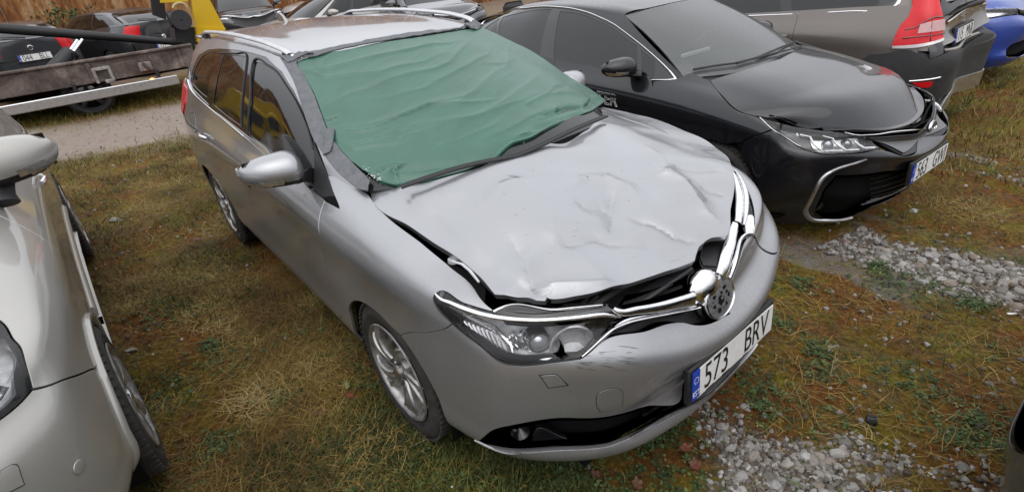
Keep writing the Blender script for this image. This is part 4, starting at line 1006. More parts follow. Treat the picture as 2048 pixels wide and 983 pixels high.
def tarp_dent(p, n, pv):
    e = .003; h = tarp_h(pv); hx = (tarp_h(pv + [e, 0]) - tarp_h(pv - [e, 0])) / (2 * e); hy_ = (tarp_h(pv + [0, e]) - tarp_h(pv - [0, e])) / (2 * e)
    ea = WS.ev(*WS.fromm(pv + [e, 0]).T) - WS.ev(*WS.fromm(pv - [e, 0]).T); eb = WS.ev(*WS.fromm(pv + [0, e]).T) - WS.ev(*WS.fromm(pv - [0, e]).T)
    ea /= np.linalg.norm(ea, axis=1)[:, None]; eb /= np.linalg.norm(eb, axis=1)[:, None]
    q = p + n * h[:, None]; m = n - np.clip(hx, -1.6, 1.6)[:, None] * ea - np.clip(hy_, -1.6, 1.6)[:, None] * eb; return q, m / np.linalg.norm(m, axis=1)[:, None]
tarp = [(592, 128, 1), (606, 150), (625, 180), (647, 232), (661, 268), (690, 309), (730, 345), (757, 361, 1), (791, 371), (830, 364), (869, 357), (953, 333), (990, 316), (1022, 290), (1055, 280), (1095, 258), (1130, 240), (1172, 226), (1208, 203, 1), (1185, 185), (1144, 163), (1079, 117), (1022, 89), (961, 60, 1), (926, 65), (828, 82), (747, 95), (680, 108), (604, 122)]
o = panel('windscreen_cover', WS, tarp, M_TARP, None, res=.0085, step=.008, lip=.012, gap=0, dent=tarp_dent)
tag(o, 'wrinkled green plastic sheet covering the windscreen of the crashed estate', 'sheet')
def tape_dent(p, n, pv): return p + n * (.022 + .0025 * fbm(pv[:, 0] * 22, pv[:, 1] * 22, 3, 91))[:, None], n
tp = [(563, 121, 1), (572, 135), (590, 168), (606, 215), (618, 250), (632, 285), (650, 312), (686, 355), (720, 383, 1), (739, 387, 1), (743, 366, 1), (722, 345), (690, 312), (660, 270), (645, 233), (623, 180), (606, 150), (596, 130), (604, 122, 1), (598, 114, 1), (578, 117)]
o = panel('duct_tape', WS, tp, M_TAPE, None, res=.012, step=.010, lip=.006, gap=0, dent=tape_dent); tag(o, 'dark grey tape running down the windscreen pillar beside the green sheet', 'tape')
tp = [(596, 114, 1), (610, 120), (680, 106), (750, 92), (830, 79), (930, 61), (945, 56, 1), (930, 53, 1), (928, 57), (820, 73), (700, 95), (640, 108)]
o = panel('duct_tape', WS, tp, M_TAPE, None, res=.012, step=.010, lip=.006, gap=0, dent=tape_dent); tag(o, 'dark grey tape strip along the roof edge above the green sheet', 'tape')
tp = [(648, 270, 1), (655, 300), (652, 318, 1), (662, 312), (672, 285, 1), (668, 262)]
def tape_dent2(p, n, pv): return p + n * (.028 + .006 * fbm(pv[:, 0] * 30, pv[:, 1] * 30, 3, 95))[:, None], n
o = panel('duct_tape', WS, tp, M_TAPE, None, res=.008, step=.008, lip=.006, gap=0, dent=tape_dent2); tag(o, 'crumpled loose flap of grey tape halfway down the pillar', 'tape')
for tp, lb in (([(566, 122, 1), (580, 134, 1), (592, 128), (612, 118), (630, 116, 1), (604, 112), (586, 118)], 'bunched grey tape at the foot of the near roof rail'), ([(926, 58, 1), (945, 50, 1), (962, 58, 1), (940, 64)], 'bunched grey tape at the foot of the far roof rail')):
    o = panel('duct_tape', WS, tp, M_TAPE, None, res=.008, step=.008, lip=.01, gap=0, dent=tape_dent2); tag(o, lb, 'tape')
# ================================================================== general car body from the same feature lines
WHEELS = {}
def wheel_copy(parent, x, y, side, r, style='five', spokes=5, matr=None, dz=0, steer=0):
    key = (style, round(r, 3), spokes, matr.name if matr else '')
    M = Matrix.Translation((x, y, r - .005 + dz)) @ Matrix.Rotation((0 if side > 0 else PI) + steer, 4, 'Z')
    if key not in WHEELS:
        WHEELS[key] = make_wheel(parent, M, r=r, rim_r=r - .10, spokes=spokes, style=style, matr=matr); return WHEELS[key]
    c = copy_tree(WHEELS[key], parent); c.matrix_local = M; return c
def gen_car(name, label, M, paint_, fo=.93, wb=2.65, ro=1.0, hw=.89, belt=.97, roof=1.44, ab=-.30, at=-1.08, rt=-2.75, rb=-3.3, kind='hatch', nose_z=0.0,
            ty=.57, hoodz=None, wheel=('five', .315, 5), panes=(.32, .60), group=None, rake=.0, chrome_belt=True, glass=None, lite=False, cat='car',
            lower=None, skip=(), tail_z=0.0, front=True, rear=True, post_rows=None, sill=.21, lamps=True, grille=True, bonnet=None, side=1, tr=None):
    tr = tr or {}; root = thing(name, label, cat, M, group); glass = glass or M_GLASSD
    Mn = np.array(M); end = -(wb + ro); sy = hw / .878; db = belt - .985
    def fm(q):
        x, y, z = q
        xx = np.interp(x, [-3.62, -2.6, -.3, 0, .955], [end, -wb, -.3 + (ab + .28) * .0, 0, fo])
        t = np.interp(z, [.2, .5, .985, 1.2], [sill - .21, 0, db, db]); nz = nose_z * np.interp(x, [0, .6], [0, 1]) * np.interp(z, [.45, .8], [0, 1])
        tz = tail_z * np.interp(-xx, [wb - .2, wb + ro * .6], [0, 1]) * np.interp(z, [.6, 1.0], [0, 1])
        return (xx, y * sy, z + t + nz + tz)
    rows = [[fm(q) for q in r] for r in hw_rows]
    if post_rows: rows = post_rows(rows)
    W = Surf(wrapx(rows), M=Mn); kc, kr = W.kc, W.kr; mid = (W.nc - 1) // 2
    res = .06 if lite else .04
    def pan(nm, sf, poly, mat, **k):
        kk = dict(res=res, step=.035 if lite else .018); kk.update(k); return panel(nm, sf, poly, mat, root, **kk)
    # side doors
    rA = .335 * wheel[1] / .315 + .02; az = wheel[1] - .01
    fA = arch(0, az, rA, rA * .93, 62, 160, k='L')
    xs = ab - .12; xb = (ab - .12) * .5 + (-wb + .28) * .5 - .12; xc = -wb + .36
    def z7(x): return float(np.interp(-x, [-q[0] for q in rows[7]][5:], [q[2] for q in rows[7]][5:]))
    low = .215 + (sill - .21)
    pan('front_door', W, [('L', xs, low, 1), ('L', xb, low, 1), ('L', xb - .02, z7(xb), 1), ('L', (xs + xb) / 2, z7((xs + xb) / 2)), ('L', xs - .12, z7(xs - .12), 1), ('L', xs + .0, .80), ('L', xs + .01, .5)], paint_, mirror=True)
    pan('rear_door', W, [('L', xb, low, 1), ('L', xc, low, 1), ('L', xc - .06, low + .2), ('L', xc - .12, .60), ('L', xc - .22, .78), ('L', xc - .22, z7(xc - .22), 1), ('L', (xb + xc) / 2, z7((xb + xc) / 2)), ('L', xb - .02, z7(xb), 1)], paint_, mirror=True)
    if 'fender' in tr: pan('fender', W, tr['fender'](W, xs, low, rA, az), paint_, mirror=True)
    elif 'fender' not in skip:
        pan('fender', W, [('L', xs, low, 1), ('L', xs + .01, .5), ('L', xs, .80), ('L', xs - .12, z7(xs - .12), 1), ('Q', mid + 7, 7, 1), ('Q', mid + 6, 7), ('Q', mid + 5.1, 7, 1), ('Q', mid + 4.9, 6), ('Q', mid + 5.0, 5.2), ('Q', mid + 5.2, 4.5, 1), ('L', rA * .62, az + rA * .75, 1)] + fA[1:] + [('L', -rA - .03, low, 1)], paint_, mirror=True)
    tailc = W.nc - 2.45
    pan('rear_quarter', W, [('L', xc - .22, z7(xc - .22), 1), ('L', xc - .22, .78), ('L', xc - .12, .62, 1)] + arch(-wb, az, rA, rA * .93, 35, 180, k='L') + [('L', -wb - rA, low + .03, 1), ('Q', tailc, .4, 1), ('Q', tailc, 7, 1), ('L', -wb - .15, z7(-wb - .15))], paint_, mirror=True)
    pan('gap_shade_backing', W, [('L', -rA - .02, low + .02, 1), ('L', -rA * .9, az + rA * .6), ('L', 0, az + rA * 1.1), ('L', rA * .9, az + rA * .6, 1), ('Q', mid + 4.9, 6.9, 1), ('Q', mid + 8, 6.9), ('Q', mid + 12, 6.9), ('Q', W.nc - 2, 6.9, 1), ('Q', W.nc - 2, .5, 1), ('L', -wb - rA * 1.05, low + .05, 1), ('L', -wb - rA * .8, az + rA * .7), ('L', -wb, az + rA * 1.12), ('L', -wb + rA * .9, az + rA * .6), ('L', -wb + rA + .03, low + .02, 1)], M_VOID, off=-.02, lip=0, mirror=True, res=.1)  # added near-black backing, so the panel gaps read as shaded
    # rear wall
    a0 = np.interp(tailc, np.arange(W.nc), kc)
    if rear:
        zs = kr[4] + .3 * (kr[5] - kr[4])
        pan('rear_bumper', W, np.array([[a0, 0.], [kc[-1], 0.], [kc[-1], zs], [a0, zs]]), lower or paint_, mirror=True, gap=.001)
        bt = panel('boot_lid', W, np.array([[a0 + .10, zs + .004], [kc[-1], zs + .004], [kc[-1], kr[7]], [a0 + .10, kr[7]]]), paint_, root, mirror=True, gap=.001, res=res)
        pan('rear_lamp', W, [('Q', tailc - .55, 5.0, 1), ('Q', tailc + .6, 4.9, 1), ('Q', tailc + .65, 6.6, 1), ('Q', tailc - .3, 6.7, 1)], M_RED, off=.006, mirror=True, sm=False)
        pan('tail_side', W, np.array([[a0, zs + .004], [a0 + .10, zs + .004], [a0 + .10, kr[7]], [a0, kr[7]]]), paint_, mirror=True, gap=.001)
    # greenhouse
    zr = roof
    N = 9; t = np.linspace(0, 1, N)
    bx = ab + (rb - ab) * t; tx = at + (rt - at) * t
    by = np.interp(t, [0, .12, .25, .6, .85, 1], [.70, .775, .79, .785, .745, .66]) * sy; bz = np.array([z7(x) for x in bx]) - .005; bz[0] = belt
    tyy = ty * np.interp(t, [0, .15, .6, 1], [.965, 1, 1, .93]); tz = zr - .045 - np.interp(t, [0, .12, .3, .6, .85, 1], [.062, .035, .008, .002, .03, .075])
    g0_ = np.stack([bx, by, bz], 1); g3_ = np.stack([tx, tyy, tz], 1)
    SG = Surf([r * np.array([1, side, 1]) for r in lerp_rows(g0_, g3_, .016, .018)], M=Mn, flip=side < 0)
    d0, d1 = .42, 7.55
    dlo_ = [('Q', d0, .08, 1), ('Q', d0 - .12, 2.2), ('Q', .75, 2.66), ('Q', 2.5, 2.72), ('Q', 5, 2.72), ('Q', 6.9, 2.6), ('Q', 7.4, 2.0), ('Q', d1 - (.5 if kind == 'sedan' else 0), .10, 1), ('Q', 4, .08)]
    dlo_ = tr.get('dlo', dlo_)
    pan('side_frame', SG, [('Q', 0, 0, 1), ('Q', 8, 0, 1), ('Q', 8, 3, 1), ('Q', 4, 3), ('Q', 0, 3, 1)], paint_, holes=[dlo_], gap=0, sm=False, mirror=True)
    p1, p2 = .5 + 7 * panes[0], .5 + 7 * panes[1]
    gl = [[('Q', .72, .22, 1), ('Q', .62, 2.1), ('Q', 1.1, 2.5), ('Q', p1 - .1, 2.58, 1), ('Q', p1 - .1, .18, 1)],
          [('Q', p1 + .14, .18, 1), ('Q', p1 + .14, 2.58, 1), ('Q', p2 - .08, 2.58, 1), ('Q', p2 - .08, .18, 1)],
          [('Q', p2 + .1, .18, 1), ('Q', p2 + .1, 2.55, 1), ('Q', 6.7, 2.4), ('Q', 7.15, 1.8), ('Q', d1 - .25 - (.5 if kind == 'sedan' else 0), .2, 1)]]
    gl = tr.get('glass', gl)
    pan('window_trim', SG, dlo_, M_GLOSS, off=-.004, gap=.001, lip=.008, holes=gl, mirror=True)
    for q in gl: pan('side_window', SG, q, glass, off=-.008, gap=-.002, lip=0, mirror=True)
    if chrome_belt:
        strip('belt_moulding', SG, [('Q', .45, .08), ('Q', 4, .06), ('Q', d1 - .1, .08)], M_CHROME, root, w=.007, h=.005, off=.002, mirror=True, step=.06)
    # roof
    rr_ = []
    K = 7
    for i in range(K):
        s_ = i / (K - 1); e = np.array([np.interp(s_ * (N - 1), np.arange(N), g3_[:, j]) for j in range(3)]); fr = max(0, 1 - i * .5); rrr = max(0, (i - K + 3) / 2)
        zc_ = e[2] + .045 + (-.006 if i in (0, K - 1) else 0); xf = e[0] + .10 * fr - .05 * rrr
        rr_.append([(xf, 0, zc_), (xf - .01 * fr, ty * .35, zc_ - .004), (xf - .04 * fr, ty * .66, zc_ - .012), (e[0] + .02 * fr, ty * .87, e[2] + .022), tuple(e * [1, .985, 1] + [0, 0, .006]), tuple(e)])
    RF = Surf(mirx(rr_), M=Mn)
    pan('roof', RF, [('Q', 0, 0, 1), ('Q', 5, 0), ('Q', 10, 0, 1), ('Q', 10, K - 1, 1), ('Q', 0, K - 1, 1)], paint_, gap=0, sm=False, lip=.005)
    # windscreen and rear window
    f0 = rr_[0]
    def ws_rows(base, top, n=4, bulge=.02, sx=1):
        out_ = []
        for k in range(n):
            u = k / (n - 1); out_.append([tuple(np.array(b) * (1 - u) + np.array(c) * u + np.array([sx * bulge * 4 * u * (1 - u) * .7, 0, bulge * 4 * u * (1 - u)])) for b, c in zip(base, top)])
        return out_
    top = [f0[0], (f0[1][0], ty * .45, f0[1][2] - .004), (f0[3][0] + .01, ty * .8, f0[3][2] - .005), tuple(g3_[0])]
    cz = belt + .012
    base = [(ab + .31, 0, cz), (ab + .26, .31 * sy, cz), (ab + .17, .52 * sy, cz - .003), (ab, .70 * sy, cz - .012)]
    WSF = Surf(mirx(ws_rows(base, top)), M=Mn)
    pan('windscreen', WSF, [('Q', 0, 0, 1), ('Q', 6, 0, 1), ('Q', 6, 3, 1), ('Q', 0, 3, 1)], M_GLASS if not lite else M_GLASSD, gap=.003, off=-.003, sm=False, res=.08)
    pan('windscreen_border', WSF, [('Q', 0, 0, 1), ('Q', 6, 0, 1), ('Q', 6, 3, 1), ('Q', 0, 3, 1)], M_GLOSS, gap=.002, off=-.006, lip=0, sm=False, res=.08, holes=[[('Q', .28, .22, 1), ('Q', 5.72, .22, 1), ('Q', 5.75, 2.85, 1), ('Q', .25, 2.85, 1)]])
    cowlz = [[(b[0] + .13, b[1], b[2] - .045) for b in base], [(b[0] + .03, b[1], b[2] - .022) for b in base], [(b[0] - .03, b[1], b[2] + .012) for b in base]]
    CW = Surf(mirx(cowlz), M=Mn); pan('scuttle_panel', CW, [('Q', 0, 0, 1), ('Q', 6, 0, 1), ('Q', 6, 2, 1), ('Q', 0, 2, 1)], M_BLK, gap=0, off=-.014, sm=False, lip=0)
    rl = rr_[-1]; zb = z7(rb) if kind != 'sedan' else z7(rb) + .045
    tb = [(rb - .12, 0, zb + .01), (rb - .10, .36 * sy, zb + .008), (rb, .66 * sy, zb)]
    rtp = [rl[0], (rl[2][0], ty * .55, rl[2][2]), tuple(g3_[-1])]
    rws = [[tuple(np.array(a) * (1 - u) + np.array(b) * u + np.array([-.10 * u * (1 - u), 0, .10 * u * (1 - u)])) for a, b in zip(rtp, tb)] for u in (0, .5, 1)]
    RWS = Surf(mirx(rws), M=Mn)
    pan('rear_window', RWS, [('Q', .25, .12, 1), ('Q', 3.75, .12, 1), ('Q', 3.7, 1.85, 1), ('Q', .3, 1.85, 1)], M_GLASSD, gap=.004, sm=False, res=.08)
    pan('rear_frame', RWS, [('Q', 0, 0, 1), ('Q', 4, 0, 1), ('Q', 4, 2, 1), ('Q', 0, 2, 1)], paint_, gap=0, sm=False, holes=[[('Q', .25, .12, 1), ('Q', 3.75, .12, 1), ('Q', 3.7, 1.85, 1), ('Q', .3, 1.85, 1)]])
    # bonnet: from the fender lines
    hs = []
    L7 = rows[7]
    edge_pts = [(L7[0][0] + .01, L7[0][2])]
    fe = [np.array(L7[k]) for k in (4, 5, 6, 7)] + [np.array([ab + .0, .70 * sy, belt])]
    fx0 = L7[0][0]; xc_ = [fx0, fx0 * .78, fx0 * .45, .12 * fo, ab + .29]; zc0 = L7[0][2]
    ex = [L7[4][0], L7[5][0] - .02, .18, -.10, ab + .0]
    rows_h = []
    for k in range(5):
        e = np.array([np.interp(-ex[k], [-q[0] for q in fe], [q[j] for q in fe]) for j in range(3)]); e[0] = ex[k]
        crown = [.0, .035, .045, .045, .035][k]; zc_ = [zc0, None, None, None, belt + .035][k]
        zc_ = zc_ if zc_ is not None else e[2] + crown
        if k == 0: e = np.array(L7[4])
        mx = xc_[k] - e[0]
        rows_h.append([(xc_[k], 0, zc_)] + [(xc_[k] - mx * s2, e[1] * f, zc_ - (zc_ - e[2]) * s3) for f, s2, s3 in ((.32, .06, .02), (.6, .25, .12), (.82, .58, .42))] + [tuple(e)])
    HD = Surf(mirx(rows_h), M=Mn)
    if 'bonnet' in tr: pan('bonnet', HD, tr['bonnet'], paint_, gap=.001, lip=.02)
    else: pan('bonnet', HD, [('Q', 0, 0, 1), ('Q', 4, 0), ('Q', 8, 0, 1), ('Q', 8, 4, 1), ('Q', 4, 3.9), ('Q', 0, 4, 1)], paint_, gap=.002, lip=.02)
    if front:
        bh = tr['bumper'](W, rA, az) if 'bumper' in tr else [('Q', mid, 5.0, 1), ('Q', mid + 2, 5.0), ('Q', mid + 3, 4.9, 1), ('Q', mid + 5.2, 4.5, 1), ('L', rA * .62, az + rA * .75, 1)] + arch(0, az, rA, rA * .93, 62, -15, k='L')[1:] + [('Q', mid + 4, 0), ('Q', mid, 0, 1)]
        lp = fullhalf(W, bh)
        ig = fullhalf(W, tr['intake']) if 'intake' in tr else fullhalf(W, [('Q', mid, 2.6, 1), ('Q', mid + 1.6, 2.6), ('Q', mid + 2.4, 2.2), ('Q', mid + 2.6, 1.3), ('Q', mid + 1.5, 1.0), ('Q', mid, 1.0, 1)])
        pan('front_bumper', W, lp, paint_, holes=[ig]); pan('intake_back', W, ig, M_VOID, off=-.06, lip=-.055, gap=.001)
        hl_ = tr['lamp'] if 'lamp' in tr else [('Q', mid + 2.1, 5.1, 1), ('Q', mid + 3.2, 4.95), ('Q', mid + 4.3, 4.9), ('Q', mid + 5.4, 5.6), ('Q', mid + 5.8, 6.3), ('Q', mid + 4.6, 6.5), ('Q', mid + 3.2, 6.6), ('Q', mid + 2.1, 6.5, 1)]
        if lamps:
            pan('lamp_housing', W, hl_, tr.get('house', M_SMOKE), off=-.05, lip=-.045, mirror=True); pan('headlamp_lens', W, hl_, M_CLEAR, off=.001, mirror=True)
        if grille:
            gg = fullhalf(W, [('Q', mid, 6.6, 1), ('Q', mid + 2.0, 6.5, 1), ('Q', mid + 2.0, 5.2, 1), ('Q', mid, 5.1, 1)])
            pan('grille', W, gg, M_BLK, off=-.012, lip=-.01)
            for q in (5.5, 5.9, 6.3):
                strip('grille_bar', W, [('Q', mid - 1.9, q), ('Q', mid, q), ('Q', mid + 1.9, q)], M_CHROME, root, w=.007, h=.006, off=-.006, step=.06)
        pan('nose_lip', W, np.array([[kc[mid] - .7, kr[6] + .04], [kc[mid] + .7, kr[6] + .04], [kc[mid] + .7, kr[7] + .02], [kc[mid] - .7, kr[7] + .02]]), paint_, lip=.01)
    if kind == 'sedan':
        dk = []
        for k, u in enumerate((0, .4, .8, 1.0)):
            x0 = rb - .06 + (end + .06 - rb) * u
            z0 = zb + .012 - .035 * u - (.03 if k == 3 else 0)
            yy = np.interp(u, [0, .5, 1], [.66, .66, .56]) * sy
            dk.append([(x0 - .02, 0, z0), (x0 - .01, yy * .5, z0 - .004), (x0 + .02 * k, yy, z0 - .02), (x0 + .03 * k, yy + .05, z7(max(x0, end + .2)) - .01)])
        DK = Surf(mirx(dk), M=Mn); pan('boot_top', DK, [('Q', 0, 0, 1), ('Q', 6, 0, 1), ('Q', 6, 3, 1), ('Q', 0, 3, 1)], paint_, gap=0, sm=False)
    st, wr, sp = wheel
    for x in (0, -wb):
        for sg in (-1, 1):
            wheel_copy(root, x, sg * (hw - .122 + tr.get('wout', 0)), sg, wr, st, sp); wheel_well(root, x, sg, r=rA + .005, y1=hw - .04, y0=.5, zc=az)
    m = MB(); m.box((-wb / 2, 0, .28), (wb, 1.3, .08)); m.box((end / 2 - .1, 0, .62), (-end - .5, 1.3, .5)); m.build('underbody', M_VOID, root, smooth=False)
    for sg in (-1, 1):
        door_mirror(root, (ab - .38, sg * (hw + .045 - tr.get('mir', (0, 0))[0]), belt + .075 + tr.get('mir', (0, 0))[1]), sg, paint_, foot=(ab - .30, sg * (.79 * sy), belt + .01), size=tr.get('msize', (.15, .235, .145)))
    if not lite:
        m = MB(); m.box((ab - .25, 0, belt - .10), (.55, 1.35, .16), bev=.05); m.build('dashboard', M_BLK, root)
        for x in (-1.45, -2.35):
            for y in (-.36, .36):
                m = MB(); m.box((x - .28, y, .95), (.14, .50, .62), M=Matrix.Rotation(-.2, 4, 'Y'), bev=.05); m.box((x - .36, y, 1.30), (.09, .26, .17), bev=.04); m.box((x, y, .62), (.5, .5, .14), bev=.05)
                m.build('seat', M_SEAT, root)
        m = MB(); cx = Vector((ab - .62, .36, belt - .03)); Ms = Matrix.Translation(cx) @ Matrix.Rotation(-1.15, 4, 'Y')
        ring = [(.18 * math.cos(a), .18 * math.sin(a), 0) for a in np.linspace(0, 2 * PI, 25)]; m.tube(ring, .014, 8, cap=False); m.box((0, 0, -.01), (.06, .34, .02), bev=.005); m.xf(Ms); m.build('steering_wheel', M_BLK, root)
    for k, u in ((0, xb + .14), (1, xc - .10)):
        x = W.solve('L', (u, .87 + db)); p = W.ev(*x)[0]; n = W.nrm(*x)[0]
        for sg in (1, -1):
            pts = [(p + np.array([-.09 + .18 * q, 0, 0]) + n * (.012 + .02 * math.sin(PI * q))) * [1, sg, 1] for q in np.linspace(0, 1, 7)]
            MB().tube(pts, .011, 8, flat=1.3).build('door_handle', M_CHROME if chrome_belt else paint_, root)
    return dict(root=root, W=W, SG=SG, RF=RF, WS=WSF, HD=HD, RW=RWS, mid=mid, end=end)
# ================================================================== black saloon beside the grey estate
c3 = lambda L: [(900 + q[0] / 2.458, q[1] / 2.458, *q[2:]) for q in L]
cc4 = lambda L: [(1480 + q[0] / 2.458, q[1] / 2.458, *q[2:]) for q in L]
c7 = lambda L: [(1480 + q[0] / 3.511, 200 + q[1] / 3.511, *q[2:]) for q in L]
MB_ = Matrix.Translation((-.072, 2.485, -.046)) @ Matrix.Rotation(math.radians(-3.28), 4, 'Z')
def b_rows(rows):
    out_ = []
    for k, r in enumerate(rows):
        q = [list(p) for p in r]
        for j in range(5):
            q[j][0] -= .12 * (q[j][1] / .8)**2
            if k in (3, 4): q[j][0] += .010
            if k == 2: q[j][0] += .035
        out_.append([tuple(p) for p in q])
    return out_
b_tr = dict(
    dlo=c3([(145, 142, 1), (200, 95), (280, 60), (370, 45), (510, 38), (620, 52), (720, 84), (820, 134), (920, 210), (1010, 286), (1104, 384, 1), (1020, 392), (920, 388), (720, 345), (600, 320), (460, 298), (330, 240, 1)]),
    glass=[c3([(540, 55, 1), (620, 64), (720, 98), (820, 152), (918, 226, 1), (912, 350, 1), (800, 350), (720, 332), (508, 298, 1)]), c3([(938, 245, 1), (1004, 298, 1), (1000, 382, 1), (934, 380, 1)]),
           c3([(262, 82, 1), (370, 56), (498, 46, 1), (436, 288, 1), (340, 232), (240, 186, 1)]), c3([(160, 148, 1), (200, 116), (248, 86, 1), (232, 180, 1)])],
    bonnet=[(1421, 161, 1), (1441, 187), (1478, 221), (1519, 233), (1578, 247), (1643, 256), (1687, 259), (1765, 255), (1838, 243), ('Q', 7.3, 0.02), ('Q', 8, .5), ('Q', 8, 2), ('Q', 8, 3.4), ('Q', 7.9, 4, 1), (1550, 118), (1480, 143)],
    fender=lambda W, xs, low, rA, az: [(1421, 163, 1), (1441, 189), (1478, 223), (1517, 235, 1), (1546, 257, 1), (1515, 269), (1484, 284, 1)] + arch(0, az, rA, rA * .93, 70, 160)[1:] + [('R', -rA - .03, low, 1), ('R', xs, low, 1), ('R', xs + .01, .5), (1298, 207), (1307, 163, 1), (1349, 159, 1), (1384, 142, 1)],
    bumper=lambda W, rA, az: [('F', 0, .60, 1), (1805, 312), (1757, 299), (1724, 306), (1683, 309), (1643, 309), (1618, 303), (1582, 283), (1546, 259, 1), (1515, 271), (1486, 286, 1)] + arch(0, az, rA, rA * .93, 60, -15)[1:] + [('R', .45, .18), ('F', -.72, .17), ('F', -.4, .165), ('F', 0, .165, 1)],
    intake=[('F', 0, .50, 1), (1830, 330), (1772, 342, 1), (1720, 349), (1672, 351, 1), (1645, 385), (1626, 424), (1636, 434), (1700, 436, 1), (1745, 425), ('F', -.2, .225), ('F', 0, .215, 1)],
    lamp=cc4([(95, 577, 1), (160, 634), (250, 692), (340, 742), (400, 757), (500, 757), (600, 747), (690, 728, 1), (640, 678), (520, 655), (400, 642), (240, 616)]))
BS = gen_car('saloon_car', 'wet black saloon with slim chrome window line parked beside the crashed grey estate', MB_, M_BLACKP,
             fo=.925, wb=2.70, ro=1.0, hw=.885, belt=.955, roof=1.425, ab=-.37, at=-1.07, rt=-2.62, rb=-3.28, kind='sedan', nose_z=-.085, ty=.56, wheel=('five', .315, 5),
             side=-1, tr=b_tr, post_rows=b_rows, grille=False, lamps=True, chrome_belt=False)
Wb, rb_, mid_ = BS['W'], BS['root'], BS['mid']
strip('window_chrome', BS['SG'], c3([(142, 142), (200, 92), (280, 56), (370, 41), (510, 34), (620, 47), (720, 79), (820, 130), (920, 205), (1010, 281), (1100, 375), (1108, 388), (1090, 392), (1020, 394), (930, 391)]), M_CHROME, rb_, w=[.005] + [.007] * 9 + [.009, .008, .006, .004, .003], h=.005, off=.003, mirror=True)
panel('upper_grille', Wb, cc4([(640, 680, 1), (760, 672), (900, 652, 1), (920, 640), (945, 700, 1), (880, 735), (805, 762, 1), (720, 715)]), M_BLK, rb_, off=-.004, lip=.012, gap=0, mirror=True, label='black mesh upper grille')
panel('grille_gloss', Wb, cc4([(655, 690, 1), (780, 683), (890, 668, 1), (850, 715), (800, 752, 1), (730, 716)]), M_GLOSS, rb_, off=.004, lip=.006, gap=0, mirror=True)
strip('grille_chrome', Wb, cc4([(512, 656), (560, 664), (640, 663), (750, 652), (830, 643), (905, 630)]), M_CHROME, rb_, w=[.002, .004, .005, .006, .006, .004], h=.006, off=.004)
strip('bonnet_gap', Wb, cc4([(500, 645), (640, 646), (760, 636), (880, 612), (940, 575)]), M_VOID, rb_, w=.006, h=.001, off=.001, mirror=True)
for k, L in enumerate(([(295, 662), (345, 672), (405, 742), (500, 742)], [(405, 668), (455, 680), (520, 738), (583, 736)], [(560, 690), (612, 728), (662, 726)])):
    strip('running_light', Wb, cc4(L), flat('lamp light bar', (.85, .85, .86), .25, .0) if k == 0 else MATS['lamp light bar'], rb_, w=.0055, h=.005, off=.001, mirror=True, sm=False)
strip('lamp_edge_chrome', Wb, cc4([(97, 578), (160, 636), (250, 692), (300, 722)]), M_CHROME, rb_, w=.003, h=.003, off=.002, mirror=True)
for u, v, r_b in ((445, 705, .030), (545, 700, .026)):
    p, n = at_px(Wb, 1480 + u / 2.458, v / 2.458, -.035); m = MB().lathe([(-.01, r_b), (.008, r_b * .95), (.016, r_b * .6), (.019, 0)], 20, axis='z').xf(basis(p, np.cross([0, 0, 1], n), (0, 0, 1))); m.build('projector_lens', M_CLEAR2, rb_)
panel('lamp_mask', Wb, cc4([(140, 612, 1), (300, 650), (400, 740, 1), (330, 728), (250, 682)]), M_GLOSS, rb_, off=-.03, lip=.01, gap=0, mirror=True)
strip('corner_trim', Wb, c7([(885, 414), (822, 438), (690, 480), (612, 520), (525, 640), (462, 760), (466, 802), (500, 836), (620, 846), (752, 838)]), M_ALU, rb_, w=[.002, .006, .009, .011, .012, .012, .012, .012, .010, .004], h=.008, off=.004, mirror=True)
p, n = at_px(Wb, 1634, 418, -.03); m = MB().lathe([(-.01, .035), (.006, .034), (.01, .02), (.01, 0)], 20, axis='z').xf(basis(p, np.cross([0, 0, 1], n), (0, 0, 1))); m.build('fog_lamp', M_GLOSS, rb_)
for k in range(8):
    z = .235 + k * .031
    strip('intake_slat', Wb, [('F', y, z) for y in np.linspace(-.42 - .01 * k, .42 + .01 * k, 9)], M_GLOSS, rb_, w=.004, h=.006, off=-.03)
for sx_ in (1.0, .55):
    ring = [(.058 * sx_ * math.cos(a), .038 * (1 if sx_ == 1 else .8) * math.sin(a), 0) for a in np.linspace(0, 2 * PI, 29)]
    q, n = at_px(Wb, 1861, 256, .012); m = MB().tube(ring, .0055, 8, cap=False).xf(basis(q, (0, 1, 0), (-.2, 0, 1))); m.build('badge', M_CHROME, rb_)
x = Wb.solve('F', (0, .45)); p = Wb.ev(*x)[0]; number_plate(rb_, tuple(p + np.array([.022, 0, 0])), (0, 1, 0), (-.05, 0, 1), '563 GWJ')
m = MB(); m.box((-.95, 0, 1.30), (.05, .22, .06), M=Matrix.Rotation(.3, 4, 'Y'), bev=.015); m.build('rear_view_mirror', M_BLK, rb_)
m = MB(); m.box((-.62, -.25, 1.03), (.02, .34, .03), bev=.006); m.build('dash_card', M_WHITE, rb_)
